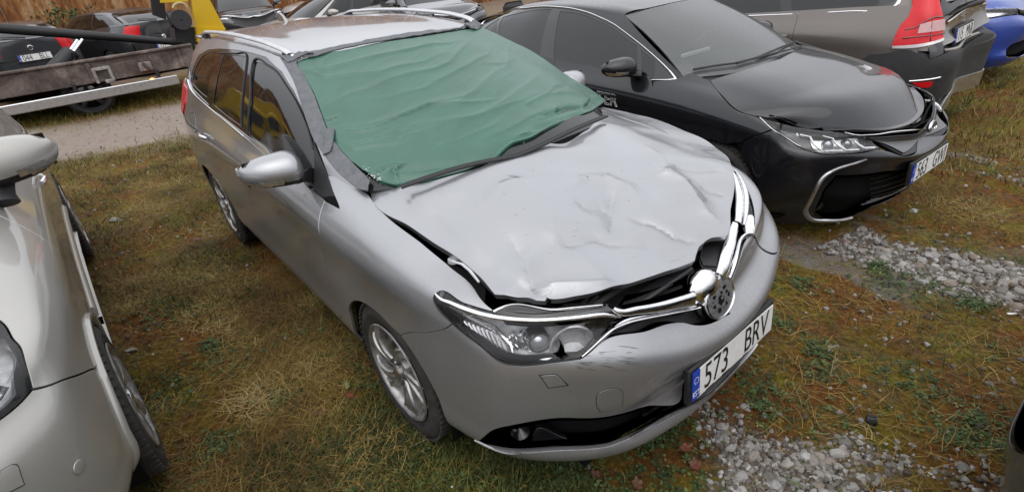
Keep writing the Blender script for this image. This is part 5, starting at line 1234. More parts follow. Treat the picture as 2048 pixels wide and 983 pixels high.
# wipers
for L in ([(1386, 143), (1420, 137), (1450, 133), (1478, 130), (1510, 120), (1558, 100), (1612, 93)], [(1470, 131), (1520, 118), (1560, 108), (1600, 98)]):
    pts = []
    for u, v in L: q, n = at_px(BS['WS'], u, v, .02); pts.append(q)
    m = MB().tube(pts, [.012] + [.009] * (len(pts) - 2) + [.005], 8, flat=.8); m.build('wiper', M_BLK, rb_)
q, n = at_px(Wb, 1214, 199, .0015); text_mesh('TER', .125, basis(q, (1, .0, -.02), (0, .05, 1)), M_WHITE, 'door_lettering', rb_, 0, 1.0, outline=.0013)
m = MB(); q = BS['RF'].ev(5, 5.6)[0]; m.prism([(0, 0), (.04, .035), (.09, .055), (.13, .058), (.135, 0)], -.012, .012, lambda p, z: (q[0] - p[0], z * (1 - p[1] * 8), q[2] + p[1])); m.build('aerial_fin', M_BLACKP, rb_)

# ================================================================== brown estate seen from behind
MV = Matrix.Translation((-3.501, 4.968, -.09)) @ Matrix.Rotation(math.radians(180.46), 4, 'Z')
def v_rows(rows):
    out_ = []
    for k, r in enumerate(rows):
        q = [list(p) for p in r]; n = len(q)
        # squarer tail
        q[n - 3][1] += .05; q[n - 2][1] += .23; q[n - 3][0] -= .05; q[n - 2][0] -= (.01 if k < 5 else -.01)
        if k >= 5:
            for j in (n - 1, n - 2): q[j][0] += .05 + .03 * (k - 5)
            q[n - 3][0] += .02 * (k - 5)
        out_.append([tuple(p) for p in q])
    return out_
VS = gen_car('brown_estate', 'taupe estate car seen from behind with tall red lamp and black lower bumper', MV, M_TAUPE,
             fo=.95, wb=2.815, ro=1.04, hw=.93, belt=1.03, roof=1.54, ab=-.4, at=-1.1, rt=-3.40, rb=-3.72, kind='wagon', ty=.64, wheel=('five', .34, 5), lower=M_TRIM, chrome_belt=False, post_rows=v_rows, lite=True,
             tr=dict(dlo=[('Q', .42, .08, 1), ('Q', .3, 2.2), ('Q', .75, 2.66), ('Q', 2.5, 2.72), ('Q', 5, 2.72), ('Q', 6.9, 2.6), (1800, -60), (1801, -10), (1794, 8), (1765, 19), (1700, 23), (1600, 28), (1504, 32)],
                     glass=[[('Q', .72, .22, 1), ('Q', .62, 2.1), ('Q', 1.1, 2.5), ('Q', 2.7, 2.58, 1), ('Q', 2.7, .18, 1)], [('Q', 2.9, .18, 1), ('Q', 2.9, 2.58, 1), (1562, -40, 1), (1562, 24, 1)], [(1584, 23, 1), (1584, -40, 1), ('Q', 6.8, 2.4), (1790, -50), (1790, -12), (1784, 5), (1765, 12), (1700, 17)]]))
Wv, rv, mv, ev_ = VS['W'], VS['root'], VS['mid'], VS['end']
Wv = Surf(np.concatenate([Wv.P[:, mv:], Wv.P[:, 1:mv + 1]], 1), M=MV)   # the same body wall, unrolled about the tail
strip('window_chrome', VS['SG'], [(1480, 33), (1600, 28), (1700, 23), (1765, 20), (1790, 12), (1801, -4), (1804, -40)], M_CHROME, rv, w=.012, h=.006, off=.003)
lp = cc4([(850, -60, 1), (846, 40), (830, 85), (790, 130), (765, 180), (750, 226, 1), (850, 220), (930, 208), (990, 190, 1), (988, 100), (975, 40), (962, -60, 1)])
panel('tail_lamp', Wv, lp, M_RED, rv, off=.020, lip=.03, gap=0, dome=.012, domew=.05, label='tall red wraparound tail lamp')
panel('tail_lamp_clear', Wv, cc4([(888, 122, 1), (935, 108), (986, 98, 1), (988, 150, 1), (930, 158), (872, 166, 1)]), flat('clear red lamp', (.62, .36, .36), .15, coat=1), rv, off=.034, lip=.008, gap=0)
panel('tail_lamp_foot', Wv, cc4([(750, 228, 1), (850, 222), (925, 212), (990, 192, 1), (990, 205, 1), (925, 226), (850, 236), (752, 238, 1)]), flat('clear lamp foot', (.6, .56, .56), .15, .3, coat=1), rv, off=.022, lip=.02, gap=0)
for L in ([(800, 190), (880, 182), (985, 168)], [(812, 150), (860, 140), (940, 92), (978, 88)], [(935, 100), (930, 205)]):
    strip('lamp_rib', Wv, cc4(L), flat('dark red lamp rib', (.14, .003, .004), .2, coat=1) if 'dark red lamp rib' not in MATS else MATS['dark red lamp rib'], rv, w=.006, h=.004, off=.030)
panel('lower_reflector', Wv, cc4([(926, 235, 1), (988, 205, 1), (992, 265, 1), (930, 290, 1)]), M_GLOSS, rv, off=.014, lip=.012, gap=0)
blk_ = cc4([(640, 268, 1), (720, 262), (820, 246), (930, 292, 1), (1000, 268), (1100, 235)]) + [('B', -.55, .72), ('B', -.80, .74, 1), ('B', -.80, .44, 1), ('B', 0, .44), ('B', .55, .44), ('L', -3.5, .34), ('L', -3.2, .30, 1), ('L', -3.1, .5)]
panel('bumper_cladding', Wv, blk_, M_TRIM, rv, off=.012, lip=.02, gap=0, label='black lower bumper')
panel('skid_plate', Wv, [('B', .66, .30, 1), ('B', .60, .40), ('B', .3, .435), ('B', -.3, .435), ('B', -.68, .42, 1), ('B', -.70, .32), ('B', 0, .30)], M_ALU, rv, off=.022, lip=.02, gap=0)
strip('bumper_chrome', Wv, cc4([(832, 398), (900, 392), (978, 378)]), M_CHROME, rv, w=.007, h=.006, off=.016)
panel('bumper_reflector', Wv, cc4([(845, 405, 1), (945, 398, 1), (935, 420), (890, 427)]), M_RED, rv, off=.016, lip=.006, gap=0)
strip('tailgate_chrome', Wv, [('B', .62, 1.02), ('B', .3, 1.045), ('B', 0, 1.05), ('B', -.3, 1.045), ('B', -.6, 1.02)], M_CHROME, rv, w=.010, h=.008, off=.008)
strip('tailgate_seam', Wv, cc4([(990, 268), (1100, 225), (1195, 165)]), M_VOID, rv, w=.004, h=.001, off=.002)
strip('tailgate_sill', Wv, cc4([(1000, 250), (1090, 215), (1170, 165)]), M_TAUPE, rv, w=.012, h=.010, off=.004)
panel('tailgate_glass', Wv, cc4([(985, -10, 1), (988, 60), (1000, 82, 1)]) + [('B', 0, 1.13), ('B', -.62, 1.11, 1), ('B', -.62, 1.35, 1)], M_GLASSD, rv, off=.006, lip=.01, gap=0)
strip('rear_wiper', Wv, cc4([(1180, 8), (1110, 30), (1060, 52), (1020, 75)]), M_BLK, rv, w=[.022, .018, .010, .006], h=.014, off=.02)
qa, n_ = at_px(Wv, 1922, 66, .018); Bv = basis(qa, (0, -1, 0), (.10, 0, 1)); number_plate(rv, tuple(qa), (0, -1, 0), (.12, 0, 1), '115 MNR', h=.113)
for k, ch in enumerate('VOLVO'):
    u = 1917 + k * 12.5; v = 38 - k * 6; q, n_ = at_px(Wv, u, v, .010); text_mesh(ch, .055, basis(q, (0, -1, 0), (.12, 0, 1)), M_CHROME, 'tailgate_letter', rv, .002)
# weeds growing beside its bumper come with the ground

# ================================================================== silver car at the left
ML = Matrix.Translation((-.584, -2.575, .05)) @ Matrix.Rotation(math.radians(.9), 4, 'Z')
c5_ = lambda L: [(q[0] / 1.305, 230 + q[1] / 1.305, *q[2:]) for q in L]
LS = gen_car('silver_car', 'pale silver car cut off by the left edge, its headlamp and front wheel showing', ML, M_SILVER,
             fo=.90, wb=2.6, ro=1.0, hw=.88, belt=1.02, roof=1.52, ab=-.22, at=-1.0, rt=-2.8, rb=-3.3, kind='hatch', ty=.56, wheel=('five', .322, 5), sill=.25,
             tr=dict(mir=(.03, .075), msize=(.18, .27, .19), wout=.028, house=M_HOUSE, lamp=c5_([(-60, 500, 1), (0, 538), (40, 592), (68, 655), (84, 712, 1), (60, 742), (0, 792), (-70, 830, 1), (-90, 650)]),
                     fender=lambda W, xs, low, rA, az: [('L', xs, low, 1), ('L', xs + .01, .5), ('L', xs, .80), ('L', xs - .12, 1.02, 1), ('Q', 15 + 7, 7, 1), ('Q', 15 + 6, 7), ('Q', 15 + 4.4, 7, 1)] + c5_([(-100, 470, 1), (-58, 497), (3, 536), (43, 590), (71, 653), (87, 712, 1), (150, 694), (205, 675), (248, 657, 1)]) + arch(0, az, rA, rA * .93, 50, 160, k='L')[1:] + [('L', -rA - .03, low, 1)],
                     bumper=lambda W, rA, az: [('Q', 15, 5.0, 1), ('Q', 15 + 2, 5.0), ('Q', 15 + 3, 4.95, 1)] + c5_([(-70, 834), (0, 796), (62, 745), (87, 716, 1), (150, 698), (205, 679), (248, 661, 1)]) + arch(0, az, rA, rA * .93, 48, -15, k='L')[1:] + [('Q', 15 + 4, 0), ('Q', 15, 0, 1)]))
Wl, rl_ = LS['W'], LS['root']
strip('arch_lip', Wl, arch(0, .31, .375, .35, -12, 178, 14, 'L'), M_SILVER, rl_, w=.016, h=.012, off=.002)
panel('side_skirt', Wl, [('L', -.42, .215, 1), ('L', -.42, .33), ('L', -2.18, .33), ('L', -2.2, .215, 1)], M_SILVER, rl_, off=.018, lip=.03, gap=0, sm=False)
strip('side_moulding', Wl, [('L', -.45, .50), ('L', -1.3, .50), ('L', -2.12, .51)], M_SILVER, rl_, w=.028, h=.014, off=.002)
p, n = at_px(Wl, 158, 932, .001); m = MB().lathe([(0, .020), (.002, .019), (.003, .015), (.003, 0)], 24, axis='z').xf(basis(p, np.cross([0, 0, 1], n), (0, 0, 1))); m.build('parking_sensor', M_SILVER, rl_)
wj = c5_([(0, 930, 1), (40, 912), (52, 940), (60, 962, 1), (20, 982), (-20, 992, 1)])
panel('jet_cover_seam', Wl, wj, M_BLK, rl_, off=.001, gap=-.003, lip=0); panel('jet_cover', Wl, wj, M_SILVER, rl_, off=.003, gap=0, lip=.006, dome=.003)
panel('lamp_lens_ribs', Wl, c5_([(-40, 560, 1), (10, 590), (45, 660), (62, 712, 1), (0, 770), (-50, 790, 1)]), M_SMOKE, rl_, off=-.03, lip=0, gap=0)
# ================================================================== cars standing further back
def place(x, y, yaw, dz=0): return Matrix.Translation((x, y, dz)) @ Matrix.Rotation(math.radians(yaw), 4, 'Z')
def rear_bits(c, plate=None, lampq=None, badge=True, zp=.80, wip=True, plate_z=None):
    """rear details built on a car body"""
    root, W, mid, end = c['root'], c['W'], c['mid'], c['end']
    if plate:
        x = W.solve('B', (0, zp)); p = W.ev(*x)[0]; number_plate(root, tuple(p + np.array([-.022, 0, 0])), (0, -1, 0), (.12, 0, 1), plate)
    if badge:
        x = W.solve('B', (0, zp + .17)); p = W.ev(*x)[0]; m = MB().lathe([(0, .05), (.008, .045), (.010, .036), (.004, .034), (.004, 0)], 24, axis='z').xf(basis(p + np.array([-.004, 0, 0]), (0, -1, 0), (0, 0, 1))); m.build('rear_badge', M_CHROME, root)
    if wip:
        RW = c['RW']; a = RW.ev(2.0, 1.9)[0]; b = RW.ev(3.0, 1.55)[0]; off = np.array([-.02, 0, .012]); m = MB().tube([a + off, (a + b) / 2 + off * 1.4, b + off], [.014, .010, .006], 8); m.build('rear_wiper', M_BLK, root)
def bgcar(name, label, x, y, yaw, col, dz=0, **k):
    kk = dict(lite=True); kk.update(k); return gen_car(name, label, place(x, y, yaw, dz), col, **kk)
# tail at the origin side: a car seen from behind has yaw ~180 and its rear wall at x + wb + ro
AV = bgcar('dark_estate', 'slate grey estate car behind the tow truck bed, seen from behind, nearest the left', -12.7 - 3.71, -2.15, 188, M_DARKG, wb=2.7, ro=1.05, hw=.88, belt=1.0, roof=1.46, rt=-3.1, rb=-3.6, kind='wagon')
rear_bits(AV, '044 BLL', zp=.83)
HT = bgcar('dark_hatchback', 'black hatchback with sloping grey rear window behind the tow truck bed', -17.35, -.45, 201, M_CHAR, wb=2.68, ro=.92, hw=.90, belt=.98, roof=1.46, rt=-2.75, rb=-3.45)
rear_bits(HT, '351 TZK', zp=.62)
CT = bgcar('dark_suv', 'charcoal SUV facing forward with twin chrome bars across its nose', -14.8 - .93, 3.35, -8, M_CHAR, wb=2.73, ro=.95, hw=.92, belt=1.06, roof=1.62, nose_z=.10, rt=-2.9, rb=-3.4, grille=False, wheel=('five', .34, 5))
W = CT['W']; md = CT['mid']
for sg in (-1, 1):
    strip('nose_bar', W, [('Q', md + sg * 4.4, 6.35), ('Q', md + sg * 3, 6.2), ('Q', md + sg * 1.2, 6.15), ('Q', md + sg * .45, 6.3), ('Q', md, 6.75)], M_CHROME, CT['root'], w=.012, h=.008, step=.05)
    strip('nose_bar', W, [('Q', md + sg * 4.4, 6.0), ('Q', md + sg * 3, 5.85), ('Q', md + sg * 1.2, 5.75), ('Q', md + sg * .45, 5.9), ('Q', md, 6.3)], M_CHROME, CT['root'], w=.010, h=.008, step=.05)
    panel('day_lamp', W, [('Q', md + sg * 2.4, 6.0, 1), ('Q', md + sg * 4.2, 6.05, 1), ('Q', md + sg * 4.2, 6.3, 1), ('Q', md + sg * 2.4, 6.15, 1)], M_WHITE, CT['root'], off=.004, gap=0)
    panel('lower_lamp', W, [('Q', md + sg * 2.6, 4.9, 1), ('Q', md + sg * 4.0, 5.0, 1), ('Q', md + sg * 4.1, 5.4, 1), ('Q', md + sg * 2.7, 5.3, 1)], M_SMOKE, CT['root'], off=.004, gap=0)
panel('grille_mesh', W, np.array([[W.kc[md] - .55, W.kr[4]], [W.kc[md] + .55, W.kr[4]], [W.kc[md] + .6, W.kr[5] + .03], [W.kc[md] - .6, W.kr[5] + .03]]), M_BLK, CT['root'], off=.002, gap=0)
S1 = bgcar('silver_saloon', 'silver saloon standing side on behind the roof of the crashed estate', -11.9, 3.1, -84, M_SILVER, dz=-.05, wb=2.7, ro=1.05, hw=.87, belt=.94, roof=1.44, rt=-2.3, rb=-3.0, kind='sedan', glass=M_TINT)
S2 = bgcar('white_car', 'white car side on, partly hidden behind the silver saloon and the charcoal SUV', -17.2, 5.6, -80, M_WHITEP, wb=2.65, ro=.95, hw=.88, belt=.98, roof=1.5, glass=M_TINT)
S3 = bgcar('pale_hatchback', 'pale hatchback with red tail lamps beyond the boot of the silver saloon', -13.6 - 3.4, 8.6, 190, M_WHITEP, wb=2.55, ro=.85, hw=.86, belt=.96, roof=1.5, rt=-2.7, rb=-3.2)
S4 = bgcar('grey_hatchback', 'dark grey car between the far roof rail and the black saloon', -9.2, 5.6, -12, M_DARKG, wb=2.6, ro=.95, hw=.88, belt=.96, roof=1.42)
BL = bgcar('blue_car', 'bright blue car with damaged front corner at the edge beyond the brown estate', -.42, 7.45, 0, M_BLUE, dz=-.1, wb=2.6, ro=.9, hw=.87, belt=.98, roof=1.48)
BR = bgcar('black_hatchback', 'black car corner at the lower edge of the gravel, nearest the viewer', 1.662 + .93, .55, 180, M_CHAR, tr=dict(intake=[('Q', 15, 2.6, 1), ('Q', 16, 2.6), ('Q', 16.2, 1.8), ('Q', 15.5, 1.2), ('Q', 15, 1.2, 1)]), wb=2.6, ro=.9, hw=.87, belt=.98, roof=1.45)

# ================================================================== tow truck
TT = thing('tow_truck', 'low flatbed tow truck with silver side rail, black boom and yellow bodywork', 'truck')
mb_, tb_, bb_ = new_mat('rusty bed steel'); na = noise(tb_, 2.2, 8, .7, .6); nb = noise(tb_, 22, 6, .7)
cb = ramp(tb_, na, [(.32, (.045, .032, .028)), (.45, (.085, .062, .052)), (.56, (.16, .125, .105)), (.68, (.26, .21, .18))]); tb_.links.new(mixc(tb_, 1.0, cb, ramp(tb_, nb, [(.3, .6), (.7, 1.2)]), 'MULTIPLY'), bb_.inputs['Base Color']); bb_.inputs['Roughness'].default_value = .75; bump(tb_, bb_, nb, .4, .01)
M_BED = mb_
m = MB(); m.box((-9.86, -2.05, .66), (.06, 5.3, .34), bev=.01); m.build('bed_side', M_BED, TT)
m = MB(); m.box((-11.05, -2.05, .60), (2.3, 5.3, .06), bev=.01); m.build('bed_floor', M_BED, TT)
m = MB(); m.box((-9.84, -2.05, .845), (.10, 5.3, .05), bev=.015); m.build('bed_top_edge', M_BED, TT)
m = MB(); m.box((-12.2, -2.05, .50), (.06, 5.3, .22), bev=.01); m.build('bed_side', M_BED, TT)
m = MB(); m.box((-9.62, -1.25, .345), (.05, 2.85, .155), bev=.012); m.build('side_rail', M_ALU, TT)
for y in (-2.4, -1.3, -.1):
    m = MB(); m.box((-9.72, y, .45), (.16, .05, .22), bev=.01); m.build('rail_bracket', M_BLK, TT)
for y in (-4.2, -2.9, -1.0, .35):
    m = MB(); m.box((-9.815, y, .66), (.05, .06, .30), bev=.01); m.build('bed_stake', M_BED, TT)
# lamp bracket, hooks
m = MB(); 
for yy in (-.96, -.74): m.box((-9.80, yy, .60), (.06, .045, .24), bev=.008)
m.box((-9.80, -.85, .70), (.07, .26, .05), bev=.01); m.box((-9.80, -.80, .49), (.08, .12, .06), bev=.01); m.build('latch_bracket', flat('weathered bracket', (.30, .28, .26), .7, wear=.5, scale=14), TT)
m = MB(); m.tube([(-9.79, -.25, .68), (-9.77, -.20, .60), (-9.78, -.15, .56)], .03, 8); m.build('hook', M_BED, TT)
m = MB(); m.box((-9.80, -.22, .62), (.04, .20, .16), bev=.02); m.build('lamp_plate', flat('grey lamp plate', (.22, .19, .18), .7, wear=.4), TT)
p = px_plane(306, 163, -9.66, 0); m = MB(); m.lathe([(0, .055), (.03, .05), (.05, 0)], 20, c=tuple(p), axis='x'); m.build('marker_lamp', M_ORG, TT)
for k, y in enumerate((-1.15, -3.3)):
    for x in (-10.05, -11.9):
        h = wheel_copy(TT, 0, 0, 1, .36, 'five', 5, M_BLK); h.matrix_local = Matrix.Translation((x, y, .34)) @ Matrix.Rotation(-PI / 2, 4, 'Z')
m = MB(); m.box((-11, -2, .55), (1.9, 5.0, .22)); m.build('chassis', M_VOID, TT, smooth=False)
# boom and ram
a = px_plane(-60, 52, -10.6, 0); b = px_plane(372, 86, -10.6, 0); mB = MB().tube([a, a * .6 + b * .4, b], [.085, .075, .06], 14, flat=1.0); mB.build('boom', M_BLK, TT)
a = px_plane(100, 152, -10.2, 0); b = px_plane(143, 104, -10.35, 0); c = px_plane(160, 80, -10.45, 0)
MB().tube([a, b], [.13, .12], 16).build('ram_cylinder', M_BLK, TT)
for d in (-.035, .035): MB().tube([b + np.array([0, d, 0]), c + np.array([0, d, 0])], .027, 12).build('ram_rod', M_CHROME, TT)
m = MB(); m.tube([px_plane(125, 150, -10.1, 0), px_plane(150, 118, -10.2, 0), px_plane(143, 106, -10.2, 0)], .012, 6); m.build('ram_hose', M_BLK, TT)
# yellow gantry and winch at the right end of the bed
def yplate(pts, x, th, name, mat):
    P = [px_plane(u, v, x, 0) for u, v in pts]; V = [p for p in P] + [p - np.array([th, 0, 0]) for p in P]; n = len(P)
    F = [list(range(n)), list(range(2 * n - 1, n - 1, -1))] + [[i, n + i, n + (i + 1) % n, (i + 1) % n] for i in range(n)]
    o = mk(name, V, F, mat, TT, smooth=False); return o
yplate([(376, -40), (398, -40), (450, 57), (392, 57)], -10.4, .12, 'gantry_panel', M_YEL)
yplate([(392, 55), (452, 57), (440, 84), (395, 84)], -10.36, .5, 'gantry_foot', M_YEL)
yplate([(411, 64), (440, 66), (436, 74), (413, 75)], -10.33, .02, 'foot_label', M_WHITE)
yplate([(322, -30), (376, -30), (376, 3), (322, 6)], -10.4, .10, 'gantry_beam', M_YEL)
yplate([(298, -30), (325, -30), (333, 40), (306, 30)], -10.9, .10, 'gantry_post', M_BLK)
yplate([(348, 52), (395, 55), (394, 90), (352, 84)], -10.5, .5, 'winch_box', M_BLK)
m = MB(); q = px_plane(352, 38, -10.35, 0); m.lathe([(-.12, 0), (-.12, .13), (-.10, .14), (.10, .14), (.12, .13), (.12, 0)], 24, c=tuple(q), axis='y'); m.build('winch_drum', M_BLK, TT)
m = MB(); q = px_plane(362, 40, -10.25, 0); m.lathe([(-.04, .02), (-.04, .17), (.04, .17), (.04, .02)], 24, c=tuple(q), axis='x'); m.build('winch_wheel', M_TRIM, TT)
m = MB(); L = [px_plane(360 + 14 * math.cos(t), 17 - 11 * math.sin(t), -10.2, 0) for t in np.linspace(.2, PI, 9)]; m.tube(L, .022, 8); m.build('yellow_hose', flat('pale hose', (.45, .36, .16), .5), TT)
# cab beyond the left edge of the picture, seen mirrored in the side windows
m = MB(); m.box((-10.9, -5.6, 1.0), (2.2, 1.9, 1.0), bev=.08); m.box((-10.9, -5.5, 1.85), (2.1, 1.6, .9), bev=.16); m.box((-10.9, -4.55, 1.75), (2.1, .1, 1.3), bev=.03); m.box((-11.0, -3.9, 1.45), (2.0, 1.1, .9), bev=.06); m.build('cab_body', M_YEL, TT)
for y, w_ in ((-5.7, .8), (-5.0, .45)):
    m = MB(); m.box((-9.84, y, 1.85), (.03, w_, .5), bev=.01); m.build('cab_window', M_GLASSD, TT)
m = MB(); m.box((-9.88, -3.9, 1.5), (.04, .8, .5), bev=.01); m.build('locker_door', M_BLK, TT)
for x in (-9.95, -11.9):
    h = wheel_copy(TT, 0, 0, 1, .36, 'five', 5, M_BLK); h.matrix_local = Matrix.Translation((x, -5.3, .34)) @ Matrix.Rotation(-PI / 2, 4, 'Z')

# ================================================================== rusty sheet wall along the back
RWALL = thing('rusty_wall', 'long rust stained corrugated wall behind the parked cars', 'wall')
mr, trr, br = new_mat('rusted sheet'); a1 = noise(trr, .9, 8, .7, .5, stretch=(1, 1, .25)); a2 = noise(trr, 7, 8, .75, .3, stretch=(1, 1, .35))
c1 = ramp(trr, mathn(trr, 'ADD', mathn(trr, 'MULTIPLY', a1, .55), mathn(trr, 'MULTIPLY', a2, .45)), [(.36, (.055, .022, .010)), (.45, (.17, .060, .018)), (.52, (.30, .13, .040)), (.58, (.42, .28, .15)), (.66, (.22, .085, .03))])
trr.links.new(c1, br.inputs['Base Color']); br.inputs['Roughness'].default_value = .85; bump(trr, br, a2, .5, .02)
yy = -14.0; k = 0
while yy < 34:
    n = 10; V = []; w = 1.0
    for j in range(n + 1):
        for z, dx in ((-.1, 0), (4.6, 0)): V.append((-20.2 + (.035 if j % 2 else -.035) + .02 * ((k * 7) % 3), yy + w * j / n, z + .06 * ((k * 5) % 4 - 1.5) * (z > 1)))
    F = [[2 * j, 2 * j + 2, 2 * j + 3, 2 * j + 1] for j in range(n)]
    o = mk('wall_sheet', V, F, mr, RWALL, smooth=False); sol = o.modifiers.new('thickness', 'SOLIDIFY'); sol.thickness = .02
    yy += w + .005; k += 1
for y in np.arange(-13, 33, 3.0):
    m = MB(); m.box((-20.34, y, 2.2), (.1, .1, 4.6)); m.build('wall_post', M_BED, RWALL, smooth=False)
# bushes at the foot of the wall
def bush(x, y, s, lab, seed, n=1400):
    r = np.random.default_rng(seed); B = thing('bush', lab, 'bush', Matrix.Translation((x, y, 0)))
    c = r.normal(0, 1, (n, 3)); c /= np.linalg.norm(c, axis=1)[:, None]; c *= (r.uniform(.5, 1, n)**.5)[:, None] * (1 + .35 * np.sin(c[:, :1] * 5 + seed) * np.cos(c[:, 1:2] * 4)); c = c * [s * .8, s, s * .9] + [0, 0, s * .8]
    c = c[c[:, 2] > .02]; n = len(c); a = r.normal(0, 1, (n, 3)); a /= np.linalg.norm(a, axis=1)[:, None]; b = np.cross(a, r.normal(0, 1, (n, 3))); b /= np.linalg.norm(b, axis=1)[:, None]
    q = .05 * s * r.uniform(.6, 1.5, (n, 1)); V = np.stack([c - a * q, c + b * q * .5, c + a * q, c - b * q * .5], 1).reshape(-1, 3); F = np.arange(4 * n).reshape(-1, 4)
    o = mk('foliage', V, F, M_LEAF, B, smooth=False); set_attr(o, 'tint', np.repeat(np.clip(.35 + .2 * r.normal(size=n), 0, 1), 4)); o['kind'] = 'stuff'
    m = MB()
    for k in range(7): d = r.normal(0, .35, 2) * s; m.tube([(0, 0, 0), (d[0] * .5, d[1] * .5, s * .7), (d[0], d[1], s * 1.4)], [.02, .014, .005], 6)
    m.build('stems', M_BED, B)
def set_attr(o, name, val):
    a = o.data.attributes.new(name, 'FLOAT', 'POINT'); a.data.foreach_set('value', np.ascontiguousarray(val, dtype=np.float32).ravel())
def attr(t, name): a = t.nodes.new('ShaderNodeAttribute'); a.attribute_name = name; return a.outputs['Fac']
def veg_mat(name, stops, rough=.7):
    m, t, b = new_mat(name); c = ramp(t, attr(t, 'tint'), stops); nn = noise(t, 40, 3)
    t.links.new(mixc(t, 1.0, c, ramp(t, nn, [(.3, .7), (.7, 1.2)]), 'MULTIPLY'), b.inputs['Base Color']); b.inputs['Roughness'].default_value = rough
    b.inputs['Specular IOR Level'].default_value = .25; return m
M_LEAF = veg_mat('weed leaves', [(0, (.018, .032, .012)), (.5, (.055, .090, .028)), (.85, (.12, .15, .05)), (1, (.2, .19, .06))])
p = px_plane(135, 45, -19.6, 0); bush(-19.6, p[1], .95, 'dark green bush against the rusty wall between the two dark cars', 4)
bush(-19.5, -4.6, 1.1, 'bush by the rusty wall left of the slate estate car', 9)
# ================================================================== ground
def gh(x, y):
    """height of the yard"""
    x = np.asarray(x, float); y = np.asarray(y, float)
    side = np.where(y > .95, -.021 * (y - .95), 0) + np.where(y < -.95, -.03 * (y + .95), 0)
    side = np.clip(side, -.10, .05)
    b = .018 * fbm(x * .8, y * .8, 3, 11) + .010 * fbm(x * 5, y * 5, 3, 12) - .012
    return side + b
def wpoly(pts, z=0.0): return np.array([px_plane(u, v, z)[:2] for u, v in pts])
GP1 = wpoly([(1630, 485), (1730, 445), (1800, 470), (1900, 488), (2048, 520), (2200, 560), (2200, 720), (2048, 650), (1975, 612), (1900, 585), (1800, 540), (1700, 505)])
GP2 = wpoly([(1385, 800), (1470, 795), (1540, 860), (1640, 880), (1720, 850), (1850, 905), (2020, 920), (2150, 960), (2150, 1080), (1440, 1080), (1400, 900)])
GP3 = wpoly([(1900, 285), (2060, 300), (2200, 330), (2200, 420), (2048, 360), (1920, 320)])
def softmask(P, x, y, w=.10):
    Q = np.stack([np.ravel(x), np.ravel(y)], 1); i = inside(P, Q); d = distp(P, Q); s = np.where(i, d, -d)
    return np.clip(.5 + s / (2 * w), 0, 1).reshape(np.shape(x))
def axis(lo, hi, a, b, fine, grow=1.12):
    c = list(np.arange(a, b + 1e-6, fine)); s = fine; x = c[-1]
    while x < hi: s *= grow; x += s; c.append(x)
    s = fine; x = c[0]; L = []
    while x > lo: s *= grow; x -= s; L.append(x)
    return np.array(L[::-1] + c)
ax_ = axis(-260, 260, -3.2, 2.6, .028); ay_ = axis(-260, 260, -2.2, 3.6, .028)
X, Y = np.meshgrid(ax_, ay_); Z = gh(X, Y)
near = np.exp(-(np.maximum(np.hypot(X + .2, Y - .4) - 3.2, 0) / 1.5)**2)
Z = Z + near * (.009 * fbm(X * 16, Y * 16, 3, 21) + .005 * vnoise(X * 45, Y * 45, 22))
def gmask(x, y, w=.10):
    n = fbm(x * 1.9 + 5, y * 1.9, 4, 15)
    return np.clip(np.maximum(np.maximum(softmask(GP1, x, y, w), softmask(GP2, x, y, w)), .55 * softmask(GP3, x, y, w)) * 1.35 + (n - .12) * 1.2, 0, 1) * (np.maximum(np.maximum(softmask(GP1, x, y, .25), softmask(GP2, x, y, .25)), softmask(GP3, x, y, .25)) > 0)
gr = gmask(X, Y)
Vg = np.stack([X.ravel(), Y.ravel(), Z.ravel()], 1); nx_, ny_ = len(ax_), len(ay_)
I = np.arange(nx_ * ny_).reshape(ny_, nx_)
Fg = np.stack([I[:-1, :-1].ravel(), I[:-1, 1:].ravel(), I[1:, 1:].ravel(), I[1:, :-1].ravel()], 1)
mg, tg, bg_ = new_mat('yard ground')
n1 = noise(tg, .55, 6, .6, .6); n2 = noise(tg, 2.6, 8, .65, .3); n3 = noise(tg, 38, 8, .75); n4 = noise(tg, 160, 4, .8); n5 = noise(tg, 9, 6, .7, .5)
soil = ramp(tg, n3, [(.30, (.024, .016, .009)), (.50, (.085, .050, .026)), (.68, (.19, .115, .058))])
rust = ramp(tg, n3, [(.28, (.028, .012, .005)), (.5, (.115, .046, .010)), (.72, (.24, .105, .025))])
moss = ramp(tg, n3, [(.28, (.030, .024, .004)), (.5, (.110, .092, .010)), (.72, (.25, .21, .028))])
grn = ramp(tg, n3, [(.3, (.014, .020, .006)), (.7, (.07, .085, .025))])
base = mixc(tg, ramp(tg, mathn(tg, 'ADD', mathn(tg, 'MULTIPLY', n2, .6), mathn(tg, 'MULTIPLY', n1, .4)), [(.44, 0.), (.56, 1.)]), rust, moss)
base = mixc(tg, ramp(tg, n5, [(.50, 0.), (.62, .75)]), base, soil)
base = mixc(tg, ramp(tg, noise(tg, 3.7, 7, .7), [(.58, 0.), (.68, .7)]), base, grn)
grav = ramp(tg, n4, [(.3, (.04, .034, .03)), (.5, (.14, .125, .11)), (.7, (.30, .28, .26))])
base = mixc(tg, mathn(tg, 'MULTIPLY', attr(tg, 'gravel'), ramp(tg, n5, [(.35, .35), (.6, 1.)])), base, grav)
track = ramp(tg, n4, [(.3, (.11, .085, .073)), (.5, (.25, .205, .18)), (.72, (.42, .37, .33))])
base = mixc(tg, mathn(tg, 'MULTIPLY', attr(tg, 'track'), ramp(tg, n5, [(.3, .6), (.55, 1.)])), base, track)
tg.links.new(base, bg_.inputs['Base Color']); bg_.inputs['Roughness'].default_value = .9; bg_.inputs['Specular IOR Level'].default_value = .15
hsum = mathn(tg, 'ADD', n3, mathn(tg, 'MULTIPLY', n4, .5)); bump(tg, bg_, hsum, .9, .012)
